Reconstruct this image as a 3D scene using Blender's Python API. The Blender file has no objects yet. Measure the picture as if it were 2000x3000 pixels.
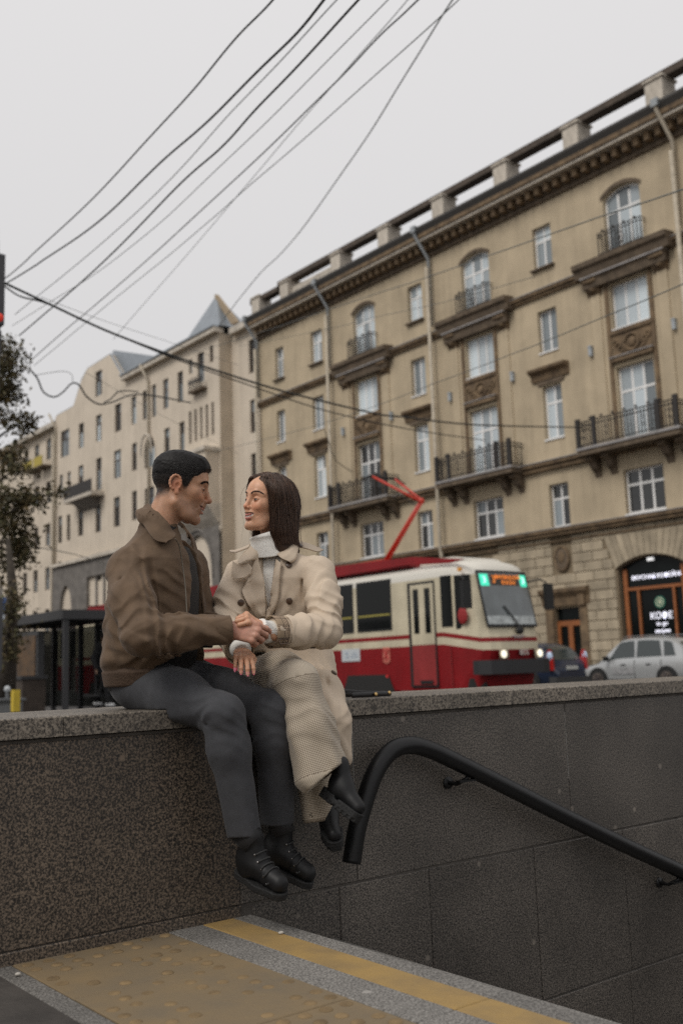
import bpy, bmesh, math, random
import numpy as np
from mathutils import Vector, Matrix
random.seed(7); np.random.seed(7)
R_=math.radians
SC=bpy.context.scene
COL=SC.collection
# ---------------------------------------------------------------- camera
cam_d=bpy.data.cameras.new('camera'); CAM=bpy.data.objects.new('camera',cam_d); COL.objects.link(CAM)
def _cam_axes(yaw,pitch,roll):
    F=Vector((math.sin(yaw)*math.cos(pitch),math.cos(yaw)*math.cos(pitch),math.sin(pitch)))
    R0=F.cross(Vector((0,0,1))).normalized(); U0=R0.cross(F)
    c,s=math.cos(roll),math.sin(roll)
    return R0*c+U0*s, U0*c-R0*s, F
_r,_u,_f=_cam_axes(R_(38.593),R_(8.786),R_(-1.988))
_m=Matrix((( _r.x,_u.x,-_f.x,0),(_r.y,_u.y,-_f.y,0),(_r.z,_u.z,-_f.z,.83),(0,0,0,1)))
CAM.matrix_world=_m
cam_d.sensor_fit='VERTICAL'; cam_d.sensor_height=36; cam_d.lens=35.74
cam_d.clip_start=.05; cam_d.clip_end=3000
cam_d.dof.use_dof=True; cam_d.dof.focus_distance=3.68; cam_d.dof.aperture_fstop=2.6
SC.camera=CAM
# ---------------------------------------------------------------- sky, sun, exposure
W=bpy.data.worlds.new('World'); SC.world=W; W.use_nodes=True
nt=W.node_tree; nt.nodes.clear()
out=nt.nodes.new('ShaderNodeOutputWorld'); bg=nt.nodes.new('ShaderNodeBackground')
sky=nt.nodes.new('ShaderNodeTexSky'); sky.sky_type='NISHITA'; sky.sun_disc=False
SUN_EL,SUN_AZ=R_(48),R_(264)
sky.sun_elevation=SUN_EL; sky.sun_rotation=SUN_AZ
mix=nt.nodes.new('ShaderNodeMixRGB'); mix.inputs[0].default_value=.94
mix.inputs[2].default_value=(7.0,6.86,6.82,1)      # closed grey cloud deck
# an overcast deck is brighter overhead than at the horizon
tcw=nt.nodes.new('ShaderNodeTexCoord'); sxw=nt.nodes.new('ShaderNodeSeparateXYZ'); mrw=nt.nodes.new('ShaderNodeMapRange'); mlw=nt.nodes.new('ShaderNodeMixRGB')
nt.links.new(tcw.outputs['Generated'],sxw.inputs[0]); nt.links.new(sxw.outputs[2],mrw.inputs[0]); mrw.inputs[3].default_value=.93; mrw.inputs[4].default_value=1.30
mlw.blend_type='MULTIPLY'; mlw.inputs[0].default_value=1; nt.links.new(mix.outputs[0],mlw.inputs[1]); nt.links.new(mrw.outputs[0],mlw.inputs[2])
nt.links.new(sky.outputs[0],mix.inputs[1]); nt.links.new(mlw.outputs[0],bg.inputs[0])
bg.inputs[1].default_value=.1
nt.links.new(bg.outputs[0],out.inputs[0])
sun_d=bpy.data.lights.new('sun','SUN'); SUN=bpy.data.objects.new('sun',sun_d); COL.objects.link(SUN)
sun_d.energy=1.5; sun_d.angle=R_(25); sun_d.color=(1,.96,.9)
_sd=Vector((math.sin(SUN_AZ)*math.cos(SUN_EL),math.cos(SUN_AZ)*math.cos(SUN_EL),math.sin(SUN_EL)))
SUN.rotation_euler=_sd.to_track_quat('Z','Y').to_euler()
vs=SC.view_settings; vs.view_transform='Standard'; vs.look='None'; vs.exposure=0; vs.gamma=1; vs.use_curve_mapping=False
SC.cycles.use_denoising=False; SC.cycles.max_bounces=6; SC.cycles.diffuse_bounces=3; SC.cycles.glossy_bounces=3; SC.cycles.transparent_max_bounces=6
SC.cycles.caustics_reflective=False; SC.cycles.caustics_refractive=False
# ================================================================ materials
MATS={}
def nodes_of(m):
    nt=m.node_tree; return nt, nt.nodes['Principled BSDF']
def mat(name,col,rough=.6,var=0,scale=4,bump=0,bscale=None,metal=0,spec=.5,detail=4,col2=None,rnd=0,attr=None,bdist=.02,emit=0,coat=0,sheen=0,trans=0,streak=0):
    """procedural surface: base colour with a noise towards col2, per-object spread rnd, fine bump"""
    if name in MATS: return MATS[name]
    m=bpy.data.materials.new(name); m.use_nodes=True; nt,b=nodes_of(m); N=nt.nodes; L=nt.links
    b.inputs['Roughness'].default_value=rough; b.inputs['Metallic'].default_value=metal
    b.inputs['Specular IOR Level'].default_value=spec
    b.inputs['Base Color'].default_value=(*col,1)
    if coat: b.inputs['Coat Weight'].default_value=coat; b.inputs['Coat Roughness'].default_value=.08
    if sheen: b.inputs['Sheen Weight'].default_value=sheen; b.inputs['Sheen Roughness'].default_value=.4
    if emit: b.inputs['Emission Color'].default_value=(*col,1); b.inputs['Emission Strength'].default_value=emit
    cur=None
    tc=N.new('ShaderNodeTexCoord')
    if attr:
        a=N.new('ShaderNodeAttribute'); a.attribute_name=attr; cur=a.outputs['Color']
    if var or col2:
        n=N.new('ShaderNodeTexNoise'); n.inputs['Scale'].default_value=scale; n.inputs['Detail'].default_value=detail; n.inputs['Roughness'].default_value=.6
        L.new(tc.outputs['Object'],n.inputs['Vector'])
        mp=N.new('ShaderNodeMapRange'); mp.inputs[1].default_value=.3; mp.inputs[2].default_value=.7
        L.new(n.outputs[0],mp.inputs[0])
        mx=N.new('ShaderNodeMixRGB')
        if cur is not None:
            mx.blend_type='MULTIPLY'; mx.inputs[0].default_value=1; L.new(cur,mx.inputs[1])
            mr=N.new('ShaderNodeMapRange'); mr.inputs[3].default_value=1-var; mr.inputs[4].default_value=1+var; L.new(mp.outputs[0],mr.inputs[0]); L.new(mr.outputs[0],mx.inputs[2])
        else:
            c2=col2 or tuple(c*(1-var) for c in col)
            c1=col if col2 else tuple(min(1,c*(1+var*.6)) for c in col)
            mx.inputs[1].default_value=(*c1,1); mx.inputs[2].default_value=(*c2,1); L.new(mp.outputs[0],mx.inputs[0])
        cur=mx.outputs[0]
    if streak:      # rain and soot runs down the wall
        mg=N.new('ShaderNodeMapping'); mg.inputs['Scale'].default_value=(1,1,.07); L.new(tc.outputs['Object'],mg.inputs[0]); ns=N.new('ShaderNodeTexNoise'); ns.inputs['Scale'].default_value=2.6; ns.inputs['Detail'].default_value=7; ns.inputs['Roughness'].default_value=.65; L.new(mg.outputs[0],ns.inputs['Vector'])
        mr=N.new('ShaderNodeMapRange'); mr.inputs[1].default_value=.35; mr.inputs[2].default_value=.68; mr.inputs[3].default_value=1.06; mr.inputs[4].default_value=1-streak; L.new(ns.outputs[0],mr.inputs[0]); mx=N.new('ShaderNodeMixRGB'); mx.blend_type='MULTIPLY'; mx.inputs[0].default_value=1
        if cur is not None: L.new(cur,mx.inputs[1])
        else: mx.inputs[1].default_value=(*col,1)
        L.new(mr.outputs[0],mx.inputs[2]); cur=mx.outputs[0]
    if rnd:
        oi=N.new('ShaderNodeObjectInfo'); mr=N.new('ShaderNodeMapRange'); mr.inputs[3].default_value=1-rnd; mr.inputs[4].default_value=1+rnd
        L.new(oi.outputs['Random'],mr.inputs[0]); mx=N.new('ShaderNodeMixRGB'); mx.blend_type='MULTIPLY'; mx.inputs[0].default_value=1
        if cur is not None: L.new(cur,mx.inputs[1])
        else: mx.inputs[1].default_value=(*col,1)
        L.new(mr.outputs[0],mx.inputs[2]); cur=mx.outputs[0]
    if cur is not None: L.new(cur,b.inputs['Base Color'])
    if bump:
        n2=N.new('ShaderNodeTexNoise'); n2.inputs['Scale'].default_value=bscale or scale*4; n2.inputs['Detail'].default_value=5
        L.new(tc.outputs['Object'],n2.inputs['Vector'])
        bp=N.new('ShaderNodeBump'); bp.inputs['Strength'].default_value=bump; bp.inputs['Distance'].default_value=bdist
        L.new(n2.outputs[0],bp.inputs['Height']); L.new(bp.outputs[0],b.inputs['Normal'])
    MATS[name]=m; return m
# ================================================================ mesh building
class MB:
    def __init__(s): s.v=[]; s.f=[]; s.mi=[]
    def add(s,vs,fs,mi=0):
        o=len(s.v); s.v.extend([tuple(map(float,p)) for p in vs]); s.f.extend([tuple(i+o for i in f) for f in fs]); s.mi.extend([mi]*len(fs)); return s
    def box(s,x0,x1,y0,y1,z0,z1,mi=0):
        v=[(x0,y0,z0),(x1,y0,z0),(x1,y1,z0),(x0,y1,z0),(x0,y0,z1),(x1,y0,z1),(x1,y1,z1),(x0,y1,z1)]
        return s.add(v,[(0,3,2,1),(4,5,6,7),(0,1,5,4),(1,2,6,5),(2,3,7,6),(3,0,4,7)],mi)
    def cham(s,x0,x1,y0,y1,z0,z1,c,face='-x',mi=0):
        """box whose visible face is chamfered (a block with worn edges)"""
        if face=='-x':
            v=[(x1,y0,z0),(x1,y1,z0),(x1,y1,z1),(x1,y0,z1),(x0+c,y0,z0),(x0+c,y1,z0),(x0+c,y1,z1),(x0+c,y0,z1),(x0,y0+c,z0+c),(x0,y1-c,z0+c),(x0,y1-c,z1-c),(x0,y0+c,z1-c)]
        elif face=='-y':
            v=[(x0,y1,z0),(x1,y1,z0),(x1,y1,z1),(x0,y1,z1),(x0,y0+c,z0),(x1,y0+c,z0),(x1,y0+c,z1),(x0,y0+c,z1),(x0+c,y0,z0+c),(x1-c,y0,z0+c),(x1-c,y0,z1-c),(x0+c,y0,z1-c)]
        else:
            v=[(x0,y0,z0),(x1,y0,z0),(x1,y1,z0),(x0,y1,z0),(x0,y0,z1-c),(x1,y0,z1-c),(x1,y1,z1-c),(x0,y1,z1-c),(x0+c,y0+c,z1),(x1-c,y0+c,z1),(x1-c,y1-c,z1),(x0+c,y1-c,z1)]
        f=[(0,1,2,3)]
        for k in range(4):
            j=(k+1)%4; f+=[(k,4+k,4+j,j),(4+k,8+k,8+j,4+j)]
        f.append((8,9,10,11))
        return s.add(v,f,mi)
    def prism(s,poly,a0,a1,axis='x',mi=0):
        """poly of 2D points in the other two axes (yz for x, xz for y, xy for z), extruded a0..a1"""
        n=len(poly)
        def P(a,p): return (a,p[0],p[1]) if axis=='x' else (p[0],a,p[1]) if axis=='y' else (p[0],p[1],a)
        v=[P(a0,p) for p in poly]+[P(a1,p) for p in poly]
        f=[tuple(range(n))[::-1],tuple(range(n,2*n))]+[(i,(i+1)%n,n+(i+1)%n,n+i) for i in range(n)]
        return s.add(v,f,mi)
    def tube(s,path,r,n=8,cap=True,mi=0,flat=None):
        P=[Vector(p) for p in path]; m=len(P); rr=r if hasattr(r,'__len__') else [r]*m
        t=[(P[min(i+1,m-1)]-P[max(i-1,0)]).normalized() for i in range(m)]
        a=Vector((0,0,1)) if abs(t[0].z)<.9 else Vector((1,0,0))
        nrm=(a-t[0]*a.dot(t[0])).normalized(); vs=[]
        for i in range(m):
            nrm=(nrm-t[i]*nrm.dot(t[i])).normalized(); bi=t[i].cross(nrm)
            for k in range(n):
                an=2*math.pi*k/n; vs.append(P[i]+(nrm*math.cos(an)+bi*math.sin(an)*(flat or 1))*rr[i])
        fs=[(i*n+k,i*n+(k+1)%n,(i+1)*n+(k+1)%n,(i+1)*n+k) for i in range(m-1) for k in range(n)]
        if cap: fs+=[tuple(range(n))[::-1],tuple(range((m-1)*n,m*n))]
        return s.add(vs,fs,mi)
    def disc(s,c,nrm,r,th,n=16,mi=0,ry=None):
        """short cylinder centred at c along nrm"""
        nrm=Vector(nrm).normalized(); a=Vector((0,0,1)) if abs(nrm.z)<.9 else Vector((1,0,0))
        u=nrm.cross(a).normalized(); w=nrm.cross(u); c=Vector(c); ry=ry or r
        ring=lambda o,k:[c+nrm*o+(u*math.cos(2*math.pi*i/n)*r+w*math.sin(2*math.pi*i/n)*ry)*k for i in range(n)]
        v=ring(-th/2,1)+ring(th*.3,1)+ring(th/2,.88)
        f=[tuple(range(n))[::-1],tuple(range(2*n,3*n))]
        for b in (0,n): f+=[(b+i,b+(i+1)%n,b+n+(i+1)%n,b+n+i) for i in range(n)]
        return s.add(v,f,mi)
    def grid(s,rows,closed=False,mi=0):
        """rows: list of equal-length point lists joined by quads"""
        n=len(rows[0]); v=[p for r in rows for p in r]; f=[]
        for i in range(len(rows)-1):
            for k in range(n if closed else n-1):
                j=(k+1)%n; f.append((i*n+k,i*n+j,(i+1)*n+j,(i+1)*n+k))
        return s.add(v,f,mi)
    def ball(s,c,r,n=10,m=7,mi=0):
        rx,ry,rz=r if hasattr(r,'__len__') else (r,r,r)
        rows=[[(c[0]+rx*math.sin(math.pi*i/m)*math.cos(2*math.pi*k/n),c[1]+ry*math.sin(math.pi*i/m)*math.sin(2*math.pi*k/n),c[2]+rz*math.cos(math.pi*i/m)) for k in range(n)] for i in range(m+1)]
        return s.grid(rows,True,mi)
    def mesh(s,name):
        me=bpy.data.meshes.new(name); me.from_pydata(s.v,[],s.f); me.validate(); return me
    def build(s,name,mats,parent=None,smooth=False,at=None,auto=None):
        me=s.mesh(name); mats=mats if isinstance(mats,(list,tuple)) else [mats]
        for m in mats: me.materials.append(m)
        if len(mats)>1 and len(me.polygons)==len(s.mi): me.polygons.foreach_set('material_index',s.mi)
        bm=bmesh.new(); bm.from_mesh(me)
        if at is not None: bmesh.ops.translate(bm,vec=-Vector(at),verts=bm.verts)
        bmesh.ops.recalc_face_normals(bm,faces=bm.faces); bm.to_mesh(me); bm.free()
        if smooth: me.polygons.foreach_set('use_smooth',[True]*len(me.polygons))
        if auto:
            me.set_sharp_from_angle(angle=R_(auto)) if hasattr(me,'set_sharp_from_angle') else None
        return link(name,me,parent,at)
def link(name,me,parent=None,at=None):
    o=bpy.data.objects.new(name,me); COL.objects.link(o)
    if at is not None: o.location=at
    if parent: put(o,parent)
    return o
def put(o,parent):
    """parent o, whose coordinates are given in the world, keeping it where it is"""
    o.parent=parent
    p=Vector((0,0,0)); q=parent
    rot=Matrix.Identity(4)
    mw=Matrix.Identity(4); chain=[]
    while q: chain.append(q); q=q.parent
    for q in reversed(chain): mw=mw@(q.matrix_parent_inverse@q.matrix_basis)
    o.matrix_parent_inverse=mw.inverted()
def thing(name,label,cat,loc=(0,0,0),group=None):
    o=bpy.data.objects.new(name,None); COL.objects.link(o); o.location=loc; o.empty_display_size=.2
    return tag(o,label,cat,group)
def tag(o,label,cat,group=None):
    o['label']=label; o['category']=cat
    if group: o['group']=group
    return o
def struct(o): o['kind']='structure'; return o
def copy_tree(root,delta,label=None):
    """a thing's copy with copies of its parts and sub-parts, moved by delta"""
    d=Vector(delta)
    def cp(o,par):
        c=o.copy(); COL.objects.link(c)
        if par is not None: c.parent=par
        for ch in kids.get(o,[]): cp(ch,c)
        return c
    kids={}
    for o in COL.objects:
        if o.parent: kids.setdefault(o.parent,[]).append(o)
    r=cp(root,None); r.location=root.location+d
    if root.type!='EMPTY' or True:
        if label: r['label']=label
    # children keep world-space inverses taken at the source's place
    return r
def text(name,s,loc,size,rot,material,parent=None,extrude=.004,align='CENTER',sx=1):
    c=bpy.data.curves.new(name,'FONT'); c.body=s; c.size=size; c.extrude=extrude; c.align_x=align; c.align_y='CENTER'; c.resolution_u=2
    tmp=bpy.data.objects.new(name,c); COL.objects.link(tmp); dg=bpy.context.evaluated_depsgraph_get(); me=bpy.data.meshes.new_from_object(tmp.evaluated_get(dg)); bpy.data.objects.remove(tmp)
    me.name=name; me.materials.clear(); me.materials.append(material)
    t=bpy.data.objects.new(name,me); t.location=loc; t.rotation_euler=rot; t.scale=(sx,1,1); COL.objects.link(t)
    if parent: put(t,parent)
    return t
# ================================================================ implicit surfaces for bodies and cloth
V3=lambda *a: np.array(a,float)
def rc(P,a,b,ra,rb=None,flat=None):
    """rounded tapered limb from a to b; flat=(direction,k) squashes it along a direction"""
    rb=ra if rb is None else rb; a=np.asarray(a,float); b=np.asarray(b,float)
    if flat is not None:
        n=np.asarray(flat[0],float); n=n/np.linalg.norm(n); k=flat[1]
        c=(a+b)/2; P=P+np.outer((P-c)@n,n)*(1/k-1); a=a+n*((a-c)@n)*(1/k-1); b=b+n*((b-c)@n)*(1/k-1)
    ab=b-a; t=np.clip(((P-a)@ab)/(ab@ab+1e-12),0,1)
    return np.linalg.norm(P-a-t[:,None]*ab,axis=1)-(ra+(rb-ra)*t)
def ell(P,c,r,M=None):
    q=P-np.asarray(c,float)
    if M is not None: q=q@M
    r=np.asarray(r,float); k=np.linalg.norm(q/r,axis=1); g=np.linalg.norm(q/(r*r),axis=1)
    return np.where(g>1e-9,k*(k-1)/np.maximum(g,1e-9),-r.min())
def smin(a,b,k):
    h=np.clip(.5+.5*(b-a)/k,0,1); return b+(a-b)*h-k*h*(1-h)
def smax(a,b,k): return -smin(-a,-b,k)
def su(k,*ds):
    r=ds[0]
    for d in ds[1:]: r=smin(r,d,k)
    return r
def chain(P,pts,rs,k=.02,flat=None):
    return su(k,*[rc(P,pts[i],pts[i+1],rs[i],rs[i+1],flat) for i in range(len(pts)-1)])
def crease(P,pts,w,amp):
    """a soft groove (amp>0 cuts in) along a polyline"""
    d=np.min([rc(P,pts[i],pts[i+1],0) for i in range(len(pts)-1)],axis=0)
    return amp*np.exp(-(d/w)**2)
def stack(P,rows,fwd,e=2.3):
    """body of stacked ellipses: rows of (z,cx,cy,r_forward,r_side); fwd = unit forward in xy"""
    rows=np.array(rows,float); z=P[:,2]; I=lambda k:np.interp(z,rows[:,0],rows[:,k])
    dx=P[:,0]-I(1); dy=P[:,1]-I(2); f=dx*fwd[0]+dy*fwd[1]; s=-dx*fwd[1]+dy*fwd[0]; a,b=I(3),I(4)
    q=(np.abs(f/a)**e+np.abs(s/b)**e)**(1/e); d=(q-1)*np.minimum(a,b)*.9
    return np.maximum(d,np.maximum(rows[0,0]-z,z-rows[-1,0]))
_LAT=np.random.RandomState(3).rand(64,64,64)
def vnoise(P,f):
    q=P*f; i=np.floor(q).astype(int); t=q-i; t=t*t*(3-2*t); r=0
    for a in (0,1):
        for b in (0,1):
            for c in (0,1):
                w=(t[:,0] if a else 1-t[:,0])*(t[:,1] if b else 1-t[:,1])*(t[:,2] if c else 1-t[:,2])
                r=r+w*_LAT[(i[:,0]+a)%64,(i[:,1]+b)%64,(i[:,2]+c)%64]
    return r-.5
def grad(f,P,h=.0015):
    g=np.empty_like(P)
    for k in range(3):
        e=np.zeros(3); e[k]=h; g[:,k]=(f(P+e)-f(P-e))/(2*h)
    n=np.linalg.norm(g,axis=1,keepdims=True); return g/np.maximum(n,1e-6), n[:,0]
def snap(f,P,off=0,it=3):
    for _ in range(it):
        g,n=grad(f,P); P=P-g*((f(P)-off)/np.maximum(n,.3))[:,None]
    return P
def pushout(f,P,off,it=3):
    """move points that lie inside f(p)<off out to that distance"""
    P=np.array(P,float); off=np.broadcast_to(off,(len(P),))
    for _ in range(it):
        d=f(P); m=d<off
        if not m.any(): break
        g,n=grad(f,P[m]); P[m]=P[m]+g*((off[m]-d[m])/np.maximum(n,.4))[:,None]
    return P
def surface(f,lo,hi,h,B=8):
    """surface nets over the blocks that the surface can cross; returns verts, quads"""
    lo=np.array(lo,float); hi=np.array(hi,float); nb=np.ceil((hi-lo)/(h*B)).astype(int); n=nb*B+1
    cc=np.stack(np.meshgrid(*[np.arange(k) for k in nb],indexing='ij'),-1).reshape(-1,3)
    d=f(lo+(cc+.5)*h*B); act=np.abs(d)<h*B*1.35
    D=np.repeat(np.repeat(np.repeat(np.where(d<0,-1.,1.).reshape(nb),B,0),B,1),B,2)
    D=np.pad(D,((0,1),)*3,mode='edge')
    lp=np.stack(np.meshgrid(*[np.arange(B+1)]*3,indexing='ij'),-1).reshape(-1,3)
    A=cc[act]*B
    for k in range(0,len(A),400):
        idx=(A[k:k+400,None,:]+lp[None]).reshape(-1,3)
        D[idx[:,0],idx[:,1],idx[:,2]]=f(lo+idx*h)
    S=D<0; m=[k-1 for k in D.shape]
    cnt=np.zeros(m); pos=np.zeros((*m,3))
    cr=[(0,0,0),(1,0,0),(0,1,0),(0,0,1),(1,1,0),(1,0,1),(0,1,1),(1,1,1)]
    def sl(o): return tuple(slice(o[k],o[k]+m[k]) for k in range(3))
    sgn=sum(S[sl(o)].astype(int) for o in cr); cell=(sgn>0)&(sgn<8)
    ci=np.argwhere(cell); vid=-np.ones(m,int); vid[cell]=np.arange(len(ci))
    val={o:D[ci[:,0]+o[0],ci[:,1]+o[1],ci[:,2]+o[2]] for o in cr}
    acc=np.zeros((len(ci),3)); c=np.zeros(len(ci))
    for a in cr:
        for ax in range(3):
            if a[ax]: continue
            b=list(a); b[ax]=1; b=tuple(b); va,vb=val[a],val[b]; x=(va<0)!=(vb<0)
            t=np.where(x,va/np.where(x,va-vb,1),0); p=np.array(a,float)[None]+np.zeros((len(ci),3)); p[:,ax]+=t
            acc[x]+=p[x]; c[x]+=1
    V=lo+(ci+acc/c[:,None])*h
    Q=[]
    for ax in range(3):
        o1,o2=[k for k in range(3) if k!=ax]
        s0=[slice(1,-1)]*3; s0[ax]=slice(0,-1); s1=list(s0); s1[ax]=slice(1,None)
        a,b=S[tuple(s0)],S[tuple(s1)]; e=np.argwhere(a!=b)
        if not len(e): continue
        fl=a[e[:,0],e[:,1],e[:,2]]
        g=e.copy(); g[:,o1]+=1; g[:,o2]+=1
        def vv(d1,d2):
            h_=g.copy(); h_[:,o1]-=d1; h_[:,o2]-=d2; return vid[h_[:,0],h_[:,1],h_[:,2]]
        q=np.stack([vv(1,1),vv(0,1),vv(0,0),vv(1,0)],1)
        sw=fl if ax!=1 else ~fl
        q[~sw]=q[~sw][:,::-1]; Q.append(q)
    Q=np.concatenate(Q); Q=Q[(Q>=0).all(1)]
    V=snap(f,V,0,1)
    return V,Q
def mesh_np(name,V,Q,material,parent=None,cols=None,smooth=True):
    me=bpy.data.meshes.new(name); me.from_pydata(V.tolist(),[],Q.tolist())
    for m in (material if isinstance(material,(list,tuple)) else [material]): me.materials.append(m)
    if smooth: me.polygons.foreach_set('use_smooth',[True]*len(me.polygons))
    if cols is not None:
        a=me.color_attributes.new('tint','FLOAT_COLOR','POINT'); a.data.foreach_set('color',np.c_[cols,np.ones(len(cols))].ravel())
    return link(name,me,parent)
def sdf_obj(name,f,lo,hi,h,material,parent=None,tint=None):
    V,Q=surface(f,lo,hi,h)
    return mesh_np(name,V,Q,material,parent,tint(V) if tint else None)
def spline(pts,n):
    """Catmull-Rom through pts, n samples"""
    P=np.array(pts,float); m=len(P); t=np.linspace(0,m-1,n); i=np.clip(t.astype(int),0,m-2); u=(t-i)[:,None]
    p0=P[np.maximum(i-1,0)]; p1=P[i]; p2=P[i+1]; p3=P[np.minimum(i+2,m-1)]
    return .5*((2*p1)+(-p0+p2)*u+(2*p0-5*p1+4*p2-p3)*u*u+(-p0+3*p1-3*p2+p3)*u**3)
def trace(f,P,off,d=(.566,.822,-.06),back=.14,it=40):
    """lay points onto the body f along a fixed direction"""
    d=np.array(d); d=d/np.linalg.norm(d); Q=P-d*back; done=np.zeros(len(P),bool)
    for _ in range(it):
        v=f(Q)-off; done|=v<.0006; Q=Q+d*(np.where(done,0,np.clip(v*.8,0,.03)))[:,None]
        if done.all(): break
    s=(Q-P)@d; return Q-np.outer(np.maximum(s-.035,0),d)
def panel(name,rails,n,m,material,parent,f=None,off=.006,th=.004,lift=None,lay=False):
    """cloth panel lofted through rails (polylines), laid on the body f at distance off, with thickness th"""
    R=[spline(r,n) for r in rails]; G=np.stack([spline(np.stack([r[i] for r in R]),m) for i in range(n)],1)  # m x n x 3
    P=G.reshape(-1,3)
    o=np.full(len(P),off) if lift is None else (off+np.repeat(np.interp(np.linspace(0,1,m),np.linspace(0,1,len(lift)),lift),n))
    if f is not None: P=trace(f,P,o) if lay else pushout(f,P,o)
    G=P.reshape(m,n,3); du=np.gradient(G,axis=1); dv=np.gradient(G,axis=0); N=np.cross(du,dv); N/=np.maximum(np.linalg.norm(N,axis=2,keepdims=True),1e-9)
    if f is not None:
        g,_=grad(f,P); s=np.sign((N.reshape(-1,3)*g).sum(1).sum()); N*=s if s else 1
    T=G+N*th; k=m*n
    idx=np.arange(k).reshape(m,n); q=np.stack([idx[:-1,:-1],idx[:-1,1:],idx[1:,1:],idx[1:,:-1]],-1).reshape(-1,4)
    Q=[q,q[:,::-1]+k]
    b=np.concatenate([idx[0],idx[1:,-1],idx[-1,-2::-1],idx[-2:0:-1,0]]); b2=np.roll(b,-1)
    Q.append(np.stack([b,b+k,b2+k,b2],1))
    V=np.concatenate([G.reshape(-1,3),T.reshape(-1,3)])
    mb=bpy.data.meshes.new(name); mb.from_pydata(V.tolist(),[],np.concatenate(Q).tolist())
    bm=bmesh.new(); bm.from_mesh(mb); bmesh.ops.recalc_face_normals(bm,faces=bm.faces); bm.to_mesh(mb); bm.free()
    mb.materials.append(material); mb.polygons.foreach_set('use_smooth',[True]*len(mb.polygons)); mb.set_sharp_from_angle(angle=R_(50))
    return link(name,mb,parent)
def strands(name,P,r,material,parent,tone=None,sides=3):
    """P: n x m x 3 polylines as thin tapered tubes in one mesh"""
    n,m,_=P.shape; T=np.gradient(P,axis=1); T/=np.maximum(np.linalg.norm(T,axis=2,keepdims=True),1e-9)
    a=np.cross(T,np.array([.3,.5,.81])); a/=np.maximum(np.linalg.norm(a,axis=2,keepdims=True),1e-9); b=np.cross(T,a)
    rr=(r*np.linspace(1,.35,m))[None,:,None]
    V=np.stack([P+rr*(a*math.cos(2*math.pi*k/sides)+b*math.sin(2*math.pi*k/sides)) for k in range(sides)],2)
    idx=np.arange(n*m*sides).reshape(n,m,sides); nx=np.roll(idx,-1,2)
    Q=np.stack([idx[:,:-1],nx[:,:-1],nx[:,1:],idx[:,1:]],-1).reshape(-1,4)
    c=None
    if tone is not None: c=np.repeat(tone[:,None,:],m*sides,1).reshape(-1,3)
    return mesh_np(name,V.reshape(-1,3),Q,material,parent,c)
def frame(az,pitch=0,roll=0):
    """columns forward, left, up for a compass azimuth (0=+y, 90=+x), nose-up pitch and lean to the left"""
    a,p=R_(az),R_(pitch); f=V3(math.sin(a)*math.cos(p),math.cos(a)*math.cos(p),math.sin(p))
    l=np.cross([0,0,1.],f); l/=np.linalg.norm(l); u=np.cross(f,l); c,s=math.cos(R_(roll)),math.sin(R_(roll))
    return np.stack([f,c*l+s*u,-s*l+c*u],1)
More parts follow.
